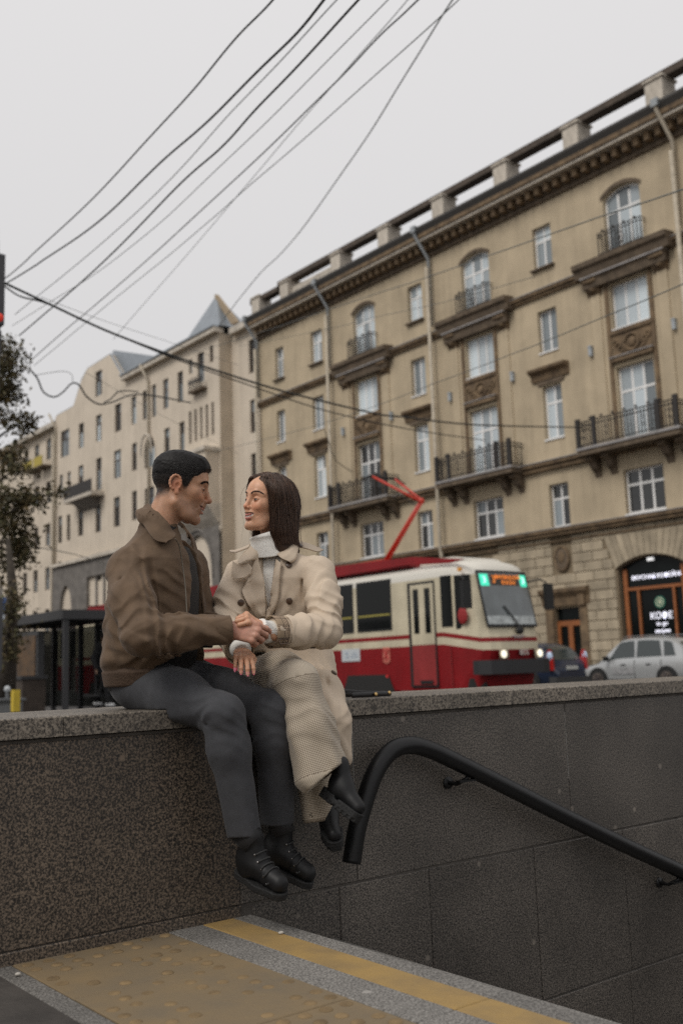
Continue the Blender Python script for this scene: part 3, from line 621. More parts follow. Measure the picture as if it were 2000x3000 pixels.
for c in ARCH:
    # shallow frame strips either side of the bay
    for s_ in (-1,1):
        MB().box(FX-.05,FX+.01,c+s_*1.62-.24,c+s_*1.62+.24,9.4,16.2).build('pilaster_strip',STUC,YB); MB().box(FX-.07,FX+.01,c+s_*1.05-.09,c+s_*1.05+.09,9.45,16.15).build('architrave',TRIM,YB)
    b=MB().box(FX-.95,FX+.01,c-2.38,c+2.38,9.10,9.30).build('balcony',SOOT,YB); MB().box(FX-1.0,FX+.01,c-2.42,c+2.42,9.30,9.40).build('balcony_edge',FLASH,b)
    for d_ in (-2.1,-1.32,1.32,2.1): linked('bracket',brk,b,(FX,c+d_,9.10))
    mb=MB(); X0=FX-.93
    for z in (9.5,10.30,10.46): mb.tube([(FX-.02,c-2.3,z),(X0,c-2.3,z),(X0,c+2.3,z),(FX-.02,c+2.3,z)],.026,6)
    rl=mb.build('balcony_railing',IRON,b)
    y=c-2.3
    while y<=c+2.31: linked('baluster',bal,rl,(X0,y,9.45)); y+=.155
    for k in range(4):
        for yy in (c-2.3,c+2.3): linked('baluster',bal,rl,(FX-.18-.2*k,yy,9.45))
    for k in range(9): linked('finial',ball_,rl,(X0,c-2.2+.55*k,10.56))
    for k in range(8):
        if k in (3,4): continue
        for z in (9.78,10.06): linked('scroll',scroll,rl,(X0-.01,c-2.02+.578*k,z))
    for yy in (c-2.3,c+2.3,c-1.5,c+1.5): MB().box(X0-.05,X0+.05,yy-.09,yy+.09,9.40,10.62).build('rail_post',IRON,rl)
    # relief panel with wreath and scrolls
    pn=MB().box(FX-.03,FX+.02,c-.92,c+.92,12.98,13.98).build('relief_panel',TRIM,YB); mb=MB()
    mb.tube([(FX-.06,c+.34*math.cos(t),13.48+.34*math.sin(t)) for t in np.linspace(0,2*math.pi,22)],.05,6); mb.ball((FX-.05,c,13.48),(.08,.2,.2),10,7)
    for s_ in (-1,1):
        for j in range(3): mb.tube([(FX-.05,c+s_*(.50+.14*j)+.10*math.cos(t),13.30+.17*j*(1 if j<2 else .9)+.12*math.sin(t)) for t in np.linspace(0,5,10)],.035,5)
    mb.build('relief',TRIM,pn,True)
    MB().box(FX-.10,FX+.01,c-1.05,c+1.05,13.98,14.16).build('window_ledge',TRIM,YB); MB().box(FX-.20,FX+.01,c-1.0,c+1.0,12.80,12.98).build('window_cornice',TRIM,YB); MB().box(FX-.24,FX+.01,c-1.04,c+1.04,12.98,13.02).build('flashing',FLASH,YB)
    # heavy cornice shelf below the top balcony
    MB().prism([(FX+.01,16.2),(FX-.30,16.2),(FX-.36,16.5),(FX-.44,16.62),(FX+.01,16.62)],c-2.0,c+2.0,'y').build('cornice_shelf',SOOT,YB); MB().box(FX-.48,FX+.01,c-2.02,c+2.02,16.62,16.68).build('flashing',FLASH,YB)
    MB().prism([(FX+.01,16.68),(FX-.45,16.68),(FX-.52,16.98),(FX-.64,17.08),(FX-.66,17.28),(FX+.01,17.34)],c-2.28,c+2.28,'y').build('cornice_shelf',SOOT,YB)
    for s_ in (-1,1): linked('corbel',corb,YB,(FX,c+s_*1.62,16.6))
    mb=MB(); X1=FX-.34
    for z in (17.46,18.22,18.36): mb.tube([(FX-.02,c-1.06,z),(X1,c-1.06,z),(X1,c+1.06,z),(FX-.02,c+1.06,z)],.024,6)
    r2=mb.build('window_railing',IRON,YB)
    for k in range(13): linked('baluster',bal,r2,(X1,c-1.04+.173*k,17.36))
    for k in range(4): linked('finial',ball_,r2,(X1,c-.78+.52*k,18.42))
    mb=MB(); mb.tube([(X1,c+.2*math.cos(t),17.85+.26*math.sin(t)) for t in np.linspace(0,2*math.pi,16)],.03,6).ball((X1,c,17.85),(.03,.1,.13),8,6); mb.build('rosette',IRON,r2)
    for s_ in (-1,1): linked('wall_lamp',lampm,YB,(FX,c+s_*2.0,13.6))
    # brow over the top arch
    arc=arch_pts(c-1.0,c+1.0,20.0,20.36,10); MB().grid([[(FX-.05,p,q-.13) for p,q in arc],[(FX-.05,p,q+.03) for p,q in arc],[(FX+.01,p,q+.03) for p,q in arc]]).build('arch_brow',SOOT,YB)
# downpipes
for yy,m_ in ((20.75,PIPE),(34.72,PIPE),(42.95,PIPE),(50.1,PIPE)):
    MB().tube([(FX-.98,yy+.1,22.3),(FX-.98,yy+.1,22.0),(FX-.22,yy,20.9),(FX-.22,yy,17.4)],.085,10).build('downpipe',ZPIPE if yy>30 else PIPE,YB,True); MB().tube([(FX-.36,yy,20.4),(FX-.36,yy,6.5),(FX-.3,yy,6.0),(FX-.3,yy,.2)],.095,10).build('downpipe',m_,YB,True)
    MB().box(FX-1.12,FX-.84,yy-.05,yy+.25,22.1,22.42).build('hopper',ZPIPE,YB)
for yy,z0,z1 in ((31.2-1.9,9.6,12.9),(27.2,6.5,9.0),(23.0-1.0,3,6)): pass
# shop front under the arch
WOODO=mat('orange_wood',(.30,.10,.030),rough=.55,var=.25,scale=4); SHOPG=mat('shop_glass',(.006,.008,.008),rough=.15,spec=.15); WSIGN=mat('lit_white_letters',(.85,.85,.95),emit=.9); GREEN=mat('green_roundel',(.02,.13,.085),rough=.4,emit=.15)
sf=MB().prism([(p,q) for p,q in arch_pts(22.05,24.95,4.38,4.76,12)]+[(24.95,0),(22.05,0)],FX+.26,FX+.30,'x').build('shop_window',SHOPG,YB)
mb=MB().box(FX+.18,FX+.27,24.72,24.90,0,4.38).box(FX+.18,FX+.27,22.1,22.26,0,4.38).box(FX+.16,FX+.27,22.26,24.72,3.52,3.64).box(FX+.16,FX+.27,24.18,24.28,0,3.52).box(FX+.16,FX+.27,22.58,22.68,0,3.52); mb.build('shop_frame',WOODO,YB)
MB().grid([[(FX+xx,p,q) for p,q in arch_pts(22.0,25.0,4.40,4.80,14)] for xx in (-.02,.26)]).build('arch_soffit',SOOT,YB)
MB().box(FX-.05,FX+.05,23.3,23.56,4.60,4.72).build('spot_lamp',mat('lamp_white',(.8,.8,.8),emit=.5),YB)
RZ=(R_(90),0,R_(-90))
text('shop_sign','ВКУСНАЯ КОФЕЙНЯ',(FX+.235,23.38,4.00),.235,RZ,WSIGN,YB,.012,sx=.98)
text('shop_lettering','КОФЕ',(FX+.235,23.30,2.45),.36,RZ,WSIGN,YB,.01,sx=1.0); text('shop_lettering','to go',(FX+.235,23.30,2.16),.24,RZ,WSIGN,YB,.01); text('shop_lettering','завтраки',(FX+.235,23.30,1.87),.20,RZ,WSIGN,YB,.01,sx=.8)
MB().disc((FX+.23,23.32,2.98),(-1,0,0),.24,.02,28).build('roundel',GREEN,YB); MB().tube([(FX+.215,23.32+.16*math.cos(t),2.98+.16*math.sin(t)) for t in np.linspace(0,2*math.pi,24)],.022,6).build('roundel_ring',mat('cream_print',(.5,.5,.36),emit=.1),YB); MB().ball((FX+.22,23.32,2.98),(.02,.075,.085),10,7).build('roundel_mark',MATS['cream_print'],YB)
# doorway
MB().prism([(FX-.06,3.15),(FX-.12,3.5),(FX-.32,3.72),(FX-.34,3.86),(FX+.02,3.90),(FX+.02,3.15)],26.42,28.95,'y').build('door_hood',TRIM,YB)
for yy in (26.78,28.58): MB().box(FX-.10,FX+.02,yy-.20,yy+.20,0,3.15).build('door_jamb',TRIM,YB); MB().box(FX-.22,FX+.02,yy-.16,yy+.16,3.12,3.55).build('door_bracket',TRIM,YB)
MB().box(FX+.22,FX+.26,27.0,28.36,0,3.06).build('door_glass',SHOPG,YB)
MB().box(FX+.14,FX+.23,27.0,28.36,2.30,2.52).box(FX+.14,FX+.23,28.22,28.36,0,2.3).box(FX+.14,FX+.23,27.0,27.12,0,2.3).box(FX+.14,FX+.23,27.56,27.80,0,2.3).box(FX+.13,FX+.23,27.12,27.56,0,.6).box(FX+.13,FX+.23,27.8,28.22,0,.6).build('door',WOODO,YB)
# medallion
md=MB().ball((FX-.02,27.73,5.13),(.09,.40,.56),18,12).build('medallion',SOOT,YB,True); mb=MB().tube([(FX-.07,27.73+.36*math.cos(t),5.13+.5*math.sin(t)) for t in np.linspace(0,2*math.pi,24)],.05,6).ball((FX-.10,27.73,5.2),(.06,.18,.26),10,8); mb.build('medallion_relief',TRIM,md,True)
# ---------------------------------------------------------------- the pale building further along
CREAM=mat('cream_render',(.63,.545,.44),rough=.9,var=.12,scale=.5,bump=.12,bscale=20,detail=8,streak=.10)
GREYST=mat('grey_stone',(.17,.155,.14),rough=.9,var=.35,scale=1.4,bump=.5,bscale=9)
SLATE=mat('sheet_metal_roof',(.30,.33,.36),rough=.45,metal=.3,var=.15,scale=2)
BROWN=mat('brown_window_wood',(.055,.035,.026),rough=.6,rnd=.2)
WB=thing('pale_building','pale cream building with stepped gable, metal pyramid roofs and small dark windows','building',(33,65,0))
WX=33.06; W0,W1=53.3,79.2
g=lambda y,z0,z1,w: (y-w/2,y+w/2,z0,z1,0)
WL=[]  # (centre y, z0, z1, width, rise, columns)
for y,z0,z1,w in ((58.3,18.9,21.0,.75),(60.3,18.9,21.0,.75),(62.0,18.7,21.0,.6),(63.4,18.8,20.9,.6),(65.05,18.8,20.9,.75),(67.6,18.8,20.9,1.05),(70.9,18.7,20.8,1.0),(74.05,18.8,20.8,.95),(77.2,18.7,20.9,1.7),
  (58.15,15.5,17.5,.7),(60.2,15.6,17.5,.75),(65.0,15.4,17.4,.75),(67.7,15.3,17.4,1.15),(70.85,14.9,17.4,.95),(74.1,14.9,17.4,.95),(76.35,15.3,17.3,.6),(77.9,15.4,17.3,.65),
  (65.0,11.8,13.9,.75),(67.8,11.7,13.9,1.0),(70.95,11.7,13.8,1.0),(74.1,11.8,13.9,.95),(76.4,11.7,13.8,.65),(78.05,11.7,13.9,.8),(62.75,11.9,13.8,1.4),(60.2,11.8,13.8,.75),(58.2,11.8,13.8,.7),
  (55.6,19.6,21.6,.85),(56.9,20.5,21.5,.45),(54.25,20.6,21.7,.45),
  (76.5,8.0,10.1,.65),(78.1,8.0,10.2,.75),(74.1,8.0,10.1,1.0),(65.0,8.0,10.1,.8),(67.8,8.0,10.1,1.1),(70.9,8.0,10.1,1.0)): WL.append((y,z0,z1,w,0,2 if w>.8 else 1))
for k in range(5): WL.append((57.05-.71*k,15.8,17.95,.32,0,1))
WL.append((70.9,22.2,24.25,1.2,.0,2)); WL.append((62.7,15.2,17.45,1.5,1.35,2)); 
WL.append((55.2,12.3,13.9,.5,0,1)); WL.append((56.3,12.3,13.9,.5,0,1)); WL.append((54.3,12.3,13.9,.4,0,1))
wh=[(y-w/2,y+w/2,z0,z1,r) for y,z0,z1,w,r,c in WL]
wall_yz(WX,W0,W1,5.2,22.3,[h for h in wh if h[3]<22.3],.3).build('wall',CREAM,WB)
# gable, cut to its stepped outline
gp=[(66.4,22.3),(69.0,25.1),(73.0,25.0),(74.1,24.4),(75.6,22.55),(78.9,22.5),(79.2,22.3)]
MB().prism([(66.4,22.3),(68.0,24.0),(70.3,24.0),(70.3,22.3)],WX,WX+.4,'x').build('gable_wall',CREAM,WB)
MB().prism([(71.5,22.3),(71.5,24.3),(74.1,24.3),(75.6,22.55),(78.9,22.5),(79.2,22.3)],WX,WX+.4,'x').build('gable_wall',CREAM,WB)
MB().prism([(68.0,24.0),(69.0,25.1),(73.0,25.0),(74.1,24.3),(70.3,24.3),(70.3,24.0)],WX+.001,WX+.4,'x').build('gable_wall',CREAM,WB)
MB().tube([(WX+.1,p,q+.03) for p,q in gp],.09,6).build('gable_coping',SLATE,WB)
MB().prism([(66.2,22.4),(69.2,25.2),(73.0,25.1),(75.6,22.5)],WX+.4,WX+7,'x').build('mansard',SLATE,WB)
MB().prism([(69.3,25.6),(61.5,22.95),(60.8,22.6),(66.6,22.6),(70,24.6)],WX+.45,WX+5,'x').build('mansard',SLATE,WB)
MB().add([(WX-.1,57.7,22.7),(WX-.1,53.0,22.7),(WX+2.4,53.0,22.7),(WX+2.4,57.7,22.7),(WX+.6,54.5,25.3)],[(0,1,4),(1,2,4),(2,3,4),(3,0,4)],0).build('pyramid_roof',SLATE,WB)
MB().prism([(51.9,22.72),(54.35,25.3),(54.6,25.36),(54.5,25.0),(52.6,22.72)],WX+.5,WX+.7,'x').build('roof_ridge',mat('tan_board',(.36,.28,.19),rough=.9),WB)
MB().box(WX-.45,WX+.3,W0-.1,66.3,22.3,22.62).build('eaves',PALE,WB); MB().box(WX-.55,WX+.3,W0-.1,66.3,22.62,22.72).build('eaves_edge',SLATE,WB)
MB().box(WX+.5,WX+12,W0+.05,W1,-.2,22.3).build('building_core',MATS['dark_interior'],WB)
MB().box(WX-.02,WX+1.1,W0-.03,W0+.02,5.2,22.3).build('return_wall',mat('tan_return_wall',(.52,.44,.34),rough=.9,var=.15,scale=1),WB)
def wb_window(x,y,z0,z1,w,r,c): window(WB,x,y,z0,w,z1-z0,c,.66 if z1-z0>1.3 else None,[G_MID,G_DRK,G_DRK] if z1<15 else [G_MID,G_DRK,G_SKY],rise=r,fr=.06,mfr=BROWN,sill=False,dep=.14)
for y,z0,z1,w,r,c in WL: wb_window(WX,y,z0,z1,w,r,c)
# the recessed strip beside the yellow building
sx=33.98; sh=[(50.05+.05,51.05,z0,z1,0) for z0,z1 in ((19.2,21.35),(15.4,17.5),(12.1,14.1),(8.5,10.5))]; sh=[(50.45,51.3,a,b,0) for _,_,a,b,_ in sh]
wall_yz(sx,50.27,W0,0,22.1,sh,.3).build('wall',CREAM,WB)
for a,b in ((19.2,21.35),(15.4,17.5),(12.1,14.1),(8.5,10.5)): window(WB,sx,50.875,a,.85,b-a,2,.62,[G_DRK,G_MID],fr=.06,mfr=BROWN,sill=False,dep=.14)
MB().box(sx-.5,sx+.3,50.3,W0-.5,22.1,22.5).build('eaves',PALE,WB); MB().box(sx+.4,sx+10,50.3,W0,0,22.1).build('building_core',MATS['dark_interior'],WB)
# oriel with arch below, on the near corner
MB().box(WX-1.0,WX+.02,53.5,58.6,11.3,14.6).build('oriel',CREAM,WB); MB().box(WX-1.15,WX+.02,53.4,58.7,14.6,14.85).build('oriel_cap',PALE,WB); MB().prism([(WX-1.05,11.3),(WX-.4,10.4),(WX+.02,9.9),(WX+.02,11.3)],53.45,58.65,'y').build('oriel_foot',PALE,WB)
for k in range(4): window(WB,WX-1.2,54.4+1.15*k,12.1,.5,1.9,1,None,[G_MID,G_DRK],fr=.05,mfr=BROWN,sill=False,dep=.16)
# grey stone base: storeys with a long loggia, pointed doors
bh=[(54.2,57.6,4.9,9.6,3.0),(59.5,63.5,5.6,8.4,0),(64.4,67.6,5.6,8.4,0),(68.4,72.4,5.6,8.4,0),(75.2,77.4,5.0,8.1,2.4),(59.5,64,0,4.0,0),(66,72,0,4.0,0),(74.6,77.2,-.1,3.4,1.6)]
wall_yz(WX-.25,W0-.05,W1-.3,-.2,7.5 if False else 9.9,[h for h in bh],.5).build('stone_base',GREYST,WB)
for ya,yb,za,zb,r in bh: MB().prism([(p,q) for p,q in arch_pts(ya,yb,zb-r,zb,10)]+[(yb,za),(ya,za)],WX+.2,WX+.24,'x').build('base_window',G_DRK,WB)
for ya,yb in ((59.5,63.5),(64.4,67.6),(68.4,72.4)):
    for k in range(1,3): MB().box(WX-.1,WX+.2,ya+(yb-ya)/3*k-.12,ya+(yb-ya)/3*k+.12,5.6,8.4).build('mullion',GREYST,WB)
MB().box(WX-.75,WX-.2,58.5,76,4.95,5.25).build('stone_ledge',PALE,WB); MB().box(WX-.5,WX-.2,58.5,W1-.3,9.7,9.95).build('stone_ledge',PALE,WB)
MB().tube([(WX-.27,p,q+.2) for p,q in arch_pts(54.0,57.8,6.6,9.7,12)],.10,6).build('arch_moulding',GREYST,WB); MB().tube([(WX-.27,p,q) for p,q in arch_pts(61.9,63.5,16.1,17.55,12)],.07,6).build('arch_moulding',PALE,WB)
SHOPR=mat('red_shop_band',(.35,.03,.03),rough=.6)
MB().box(WX-.9,WX-.3,58.8,74,3.95,4.2).build('shop_fascia',SHOPR,WB); MB().box(WX-.92,WX-.3,58.8,74,3.7,3.95).build('shop_fascia',PALE,WB)
# balconies
b=MB().box(WX-1.1,WX,69.8,74.9,14.35,14.62).build('balcony',PALE,WB); MB().prism([(WX-1.0,14.35),(WX,13.6),(WX,14.35)],70.6,73.8,'y').build('balcony_foot',GREYST,b)
r_=MB().box(WX-1.08,WX-1.03,69.85,74.85,14.62,15.55).build('balcony_panel',IRON,b); 
for k in range(11): linked('baluster',bal,b,(WX-1.05,69.9+.49*k,14.62))
b=MB().box(WX-.45,WX,54.8,56.5,18.95,19.1).build('window_balcony',SOOT,WB)
for k in range(9): linked('baluster',bal,b,(WX-.42,54.85+.2*k,18.9))
MB().box(WX-.45,WX-.38,54.8,56.5,19.55,19.7).build('rail',IRON,b)
for yy in (62.9,79.1): MB().tube([(WX-.6,yy,22.6),(WX-.14,yy-.3,21.4),(WX-.14,yy-.3,5.3)],.09,8).build('downpipe',PIPE,WB,True)
# ---------------------------------------------------------------- building beyond it
FB=thing('far_building','cream building beyond the gabled one, with yellow balcony boxes, half behind the tree','building',(34,86,0))
FXX=33.5; fh=[]
cols=(81.6,84.2,86.6,89.5,92.4,95.5); zz=((19.3,21.1),(15.6,17.4),(11.9,13.8),(8.2,10.1),(4.6,6.6))
for y in cols:
    for a,b_ in zz: fh.append((y-.5,y+.5,a,b_,0))
wall_yz(FXX,79.25,112,-.2,21.7,fh,.3).build('wall',CREAM,FB); MB().box(FXX+.4,FXX+12,79.3,112,-.2,21.7).build('building_core',MATS['dark_interior'],FB)
MB().box(FXX-.6,FXX+.3,79.3,112,21.7,22.1).build('eaves',PALE,FB); MB().prism([(FXX-.6,22.1),(FXX+6,24.5),(FXX+12,22.1)],79.3,112,'y').build('roof',MATS['roof_sheet'],FB)
for y in cols:
    for a,b_ in zz: window(FB,FXX,y,a,1.0,b_-a,2,.6,[G_MID,G_DRK],fr=.06,mfr=BROWN,sill=False,dep=.14)
MB().box(FXX-.1,FXX+.01,79.3,112,3.6,3.95).build('stone_ledge',PALE,FB); MB().box(FXX-.06,FXX+.01,79.3,112,-.2,3.6).build('stone_base',GREYST,FB)
YBX=mat('yellow_flower_box',(.42,.33,.06),rough=.7)
for y in (81.8,84.0): 
    q=MB().box(FXX-.9,FXX,y-.95,y+.95,18.55,18.7).build('balcony',SOOT,FB); MB().box(FXX-.9,FXX-.82,y-.9,y+.9,18.7,19.5).build('balcony_panel',YBX,q)
MB().tube([(FXX-.14,80.3,21.6),(FXX-.14,80.3,.2)],.09,8).build('downpipe',PIPE,FB,True)
# a block far down the street closes the view
CB=thing('street_end_building','plain pale building closing the far end of the street behind the tree','building',(20,118,0))
MB().box(-30,33,118,128,-.2,17).build('wall',CREAM,CB); MB().prism([(117.5,17),(123,20),(128.5,17)],-30,33,'x').build('roof',MATS['roof_sheet'],CB)
# ================================================================ tram
def paint(name,c,rough=.5): return mat(name,c,rough=rough,var=.16,scale=1.6,streak=.16,coat=.06,spec=.3)
T_RED=paint('tram_red',(.25,.008,.011)); T_CREAM=paint('tram_cream',(.62,.55,.40)); T_RED2=paint('tram_door_red',(.30,.035,.035)); T_GLASS=mat('tram_glass',(.010,.011,.011),rough=.1,spec=.18); T_SCREEN=mat('tram_windscreen',(.12,.14,.145),rough=.05,spec=.9,coat=.4,var=.4,scale=1.6,col2=(.05,.06,.06)); RUB=mat('rubber_seal',(.010,.010,.010),rough=.6); T_ROOF=mat('tram_roof_white',(.66,.63,.56),rough=.5)
DK=mat('underframe',(.018,.017,.016),rough=.8); LED_O=mat('orange_led',(.75,.22,.04),emit=.75); LED_G=mat('green_led',(.05,.65,.42),emit=.85); HEAD=mat('headlamp_lit',(1,.93,.75),emit=1.0); T_BUMP=mat('bumper_grey',(.022,.022,.024),rough=.6)
def make_tram(label,y0,lead,L=15.0):
    """body along +y from its front at y0; near side x=16.7"""
    T=thing('tram',label,'tram',(17.9,y0+7.5,0),'red and cream tram cars')
    X0,X1=16.7,18.98; xc=(X0+X1)/2
    def plan(z,inset=0):
        """outline at height z, counter-clockwise from the near rear corner"""
        fy=np.interp(z,[.2,.6,1.0,1.6,2.95,3.12,3.30],[.28,.14,.0,.06,.36,.46,.75])
        nb=lambda t: t
        hw=(X1-X0)/2-inset
        pts=[(-hw,L-.12),(-hw,1.25),(-hw+.05,.85),(-hw+.20,fy+.16),(-hw+.34,fy+.03),(-hw*.45,fy-.02),(0,fy-.04),(hw*.45,fy-.02),(hw-.34,fy+.03),(hw-.20,fy+.16),(hw-.05,.85),(hw,1.25),(hw,L-.12),(hw-.2,L),(-hw+.2,L)]
        return pts
    def dip(p): return -.17*float(np.interp(p[1],[.3,1.15],[1,0]))
    def band(z0,z1,m,name,i0=0,i1=0,d0=1,d1=1):
        rows=[[(xc+p[0],y0+p[1],z0+d0*dip(p)) for p in plan(z0,i0)],[(xc+p[0],y0+p[1],z1+d1*dip(p)) for p in plan(z1,i1)]]
        return MB().grid(rows,True).build(name,m,T,False)
    band(.26,1.32,T_RED,'lower_body',.03,0,0,1); band(1.32,1.50,T_CREAM,'waist_band'); band(1.50,1.60,T_RED,'stripe',-.004,-.004); band(1.60,2.90,T_CREAM,'upper_body',0,.0,1,0)
    rows=[[(xc+p[0],y0+p[1],z) for p in plan(z,i)] for z,i in ((2.90,0),(3.02,.015),(3.11,.05),(3.18,.13),(3.23,.25),(3.26,.45))]; mb=MB().grid(rows,True); mb.add(rows[-1],[tuple(range(len(rows[-1])))]); mb.build('roof',T_ROOF,T,True)
    # side windows
    def side_win(ya,yb,za,zb,x=X0): 
        w=MB().box(x-.008,x+.02,ya,yb,za,zb).build('window',RUB,T); MB().cham(x-.012,x+.01,ya+.05,yb-.05,za+.05,zb-.05,.004,'-x').build('pane',T_GLASS,w); return w
    ya=3.02
    while ya+1.35<L-.6: 
        for_=side_win(y0+ya,y0+ya+1.36,1.74,2.88 if False else 3.02)
        MB().box(X0-.016,X0-.010,y0+ya+.06,y0+ya+1.30,2.12,2.16).build('grab_rail',mat('yellow_rail',(.35,.30,.06),rough=.5),for_)
        ya+=1.50
        if 6.9<ya<7.3: ya+=1.2
        if ya>12.2: break
    for k in range(7): 
        w=MB().box(X1-.02,X1+.008,y0+2+1.7*k,y0+3.4+1.7*k,1.74,2.98).build('window',RUB,T); MB().box(X1-.01,X1+.012,y0+2.05+1.7*k,y0+3.35+1.7*k,1.79,2.93).build('pane',T_GLASS,w)
    def door(yc,w):
        d=MB().box(X0-.012,X0+.03,yc-w/2,yc+w/2,.34,2.84).build('door',RUB,T); hw=w/2-.045
        MB().cham(X0-.026,X0,yc-hw,yc+hw-.06,1.33,2.78,.01,'-x').build('door_leaf',T_CREAM,d); MB().cham(X0-.026,X0,yc-hw,yc+hw-.06,.38,1.325,.01,'-x').build('door_leaf',T_RED2,d)
        for s_ in (-1,1): MB().cham(X0-.032,X0-.02,yc-.03+s_*.20-.10,yc-.03+s_*.20+.10,1.60,2.68,.01,'-x').build('pane',T_GLASS,d)
        MB().box(X0-.05,X0-.02,yc-.32,yc+.1,.42,.50).build('door_step',RUB,d)
    door(y0+1.93,.95)
    for yc in (7.35,12.9): door(y0+yc,1.2)
    # roof fairing, pantograph
    MB().prism([(2.98+.25,y0+.55) if False else (y0+.42,3.24),(y0+1.2,3.34),(y0+2.2,3.48),(y0+5.4,3.56),(y0+L-1.5,3.56),(y0+L-.4,3.30),(y0+L-.4,3.18),(y0+2.4,3.30),(y0+1.0,3.20)],X0+.02,X0+.10,'x').build('roof_fairing',T_RED,T)
    MB().box(X0+.10,X0+.6,y0+2.4,y0+L-.5,3.25,3.42).build('roof_fairing',T_RED,T)
    MB().prism([(y0+.95,3.22),(y0+1.02,3.34),(y0+1.25,3.40),(y0+3.0,3.40),(y0+3.1,3.22)],X0+.45,X1-.45,'x').build('roof_unit',T_ROOF,T)
    for k in range(3): MB().box(xc-.6,xc+.6,y0+5.2+2.8*k,y0+6.9+2.8*k,3.24,3.55).build('roof_box',T_RED if k==1 else DK,T)
    # wheels in a dark bay
    for yc in (3.9 if False else 4.05,11.2):
        MB().prism([(y0+yc-1.0,.24),(y0+yc-.8,.66),(y0+yc+.8,.66),(y0+yc+1.0,.24)],X0-.006,X0+.1,'x').build('bogie_bay',DK,T)
        for d_ in (-.9+.2,.9-.2): MB().disc((X0+.15,y0+yc+d_,.21),(1,0,0),.33,.16,20).build('wheel',DK,T)
    if not lead: return T
    # driver's windows on the tapered flank
    def flank(ya,yb,za,zb,name='cab_window'):
        f=lambda y,z: X0+float(np.interp(y,[.30+.16,.85,1.25],[.20,.05,0]))-.012
        n=5; rows=[[(f(y,z),y0+y,z) for y in np.linspace(ya,yb,n)] for z in (za,zb)]
        back=[[(x+.03,y,z) for x,y,z in r] for r in rows]; mb=MB().grid([back[0],rows[0],rows[1],back[1]])
        return mb.build(name,T_GLASS,T)
    flank(.92,1.25,1.72,2.92); flank(.46,.84,1.66,2.90)
    MB().tube([(X0+.06,y0+.62,3.02),(X0-.01,y0+.60,3.02)],.05,10).build('marker_lamp',mat('amber_lamp',(.55,.25,.04),emit=.15),T)
    # windscreen
    def fr(u,z,off=0):   # point on the raked front, u across from -1 to 1
        y=float(np.interp(z,[.2,.6,1.0,1.6,2.95],[.28,.14,.0,.06,.36])); return (xc+u*.92,y0+y-.045+.05*abs(u)**2.5-off,z)
    def front(name,ua,ub,za,zb,m,off,par,n=7,th=.02):
        rows=[[fr(u,z,off) for u in np.linspace(ua,ub,n)] for z in np.linspace(za,zb,5)]; back=[[(x,y+th,z) for x,y,z in r] for r in (rows[0],rows[-1])]
        return MB().grid([back[0]]+rows+[back[1]]).build(name,m,par)
    ws=front('windscreen',-.97,.90,1.66,2.99,RUB,.012,T); sc=front('screen_glass',-.91,.84,1.72,2.93,T_SCREEN,.022,ws)
    front('led_panel',-.88,-.60,2.62,2.90,LED_G,.026,ws,3); front('led_panel',.56,.82,2.62,2.90,LED_G,.026,ws,3)
    WL_=mat('led_digit',(.75,.95,.9),emit=1.0)
    p=fr(-.74,2.76,.034); text('route_number','3',p,.22,(R_(90-13),0,0),WL_,ws,.003); p=fr(.69,2.76,.034); text('route_number','3',p,.22,(R_(90-13),0,0),WL_,ws,.003)
    front('destination_panel',-.52,.50,2.64,2.90,mat('led_back',(.03,.02,.012),rough=.4),.026,ws,4)
    p=fr(-.42,2.77,.034); text('destination','3',p,.26,(R_(90-13),0,0),LED_O,ws,.003); p=fr(.10,2.83,.034); text('destination','ФИНЛЯНДСКИЙ',p,.13,(R_(90-13),0,0),LED_O,ws,.003,sx=.82); p=fr(.10,2.70,.034); text('destination','ВОКЗАЛ',p,.13,(R_(90-13),0,0),LED_O,ws,.003,sx=.9)
    front('dashboard',-.90,.82,1.73,1.92,mat('dash_pale',(.42,.45,.45),rough=.4,var=.4,scale=8),.024,ws)
    MB().tube([fr(.10,1.62,.05),fr(.02,1.8,.06),fr(-.28,2.15,.05)],.018,6).build('wiper',RUB,ws); MB().ball(fr(.12,1.58,.04),(.13,.05,.09),10,6).build('wiper_motor',RUB,ws)
    # emblem of the works: a small winged plate
    MB().tube([fr(-.22,1.46,.05),fr(0,1.43,.055),fr(.22,1.46,.05)],.022,6).tube([fr(-.15,1.42,.05),fr(.15,1.42,.05)],.018,6).build('front_emblem',mat('grey_emblem',(.35,.30,.28),rough=.5),T)
    for u in (-.55,.74):
        h=front('headlamp_box',u-.15,u+.15,.94,1.15,mat('lamp_housing',(.35,.3,.22),rough=.4),.03,T,3); x,y,z=fr(u+(-.03 if u<0 else .03),1.045,.055); MB().disc((x,y,z),(0,-1,0),.085,.02,16).build('headlamp',HEAD,h)
    front('number_plate',.02,.34,1.02,1.14,mat('plate_pale',(.45,.4,.36),rough=.6),.03,T,3); p=fr(.18,1.08,.055); text('fleet_number','1320',p,.10,(R_(90),0,0),T_RED,T,.002)
    MB().prism([(-1.16,.12),(-1.05,-.16),(-.7,-.24),(.6,-.24),(.95,-.14),(1.02,.12),(1.02,.30),(-1.16,.30)],.60,.92,'z').build('bumper',T_BUMP,T).location=(xc,y0,0)
    MB().prism([(-1.0,.25),(-.8,-.02),(.8,-.02),(1.0,.25),(1.0,2.2),(-1.0,2.2)],.08,.52,'z').build('lifeguard',DK,T).location=(xc,y0+.28,0)
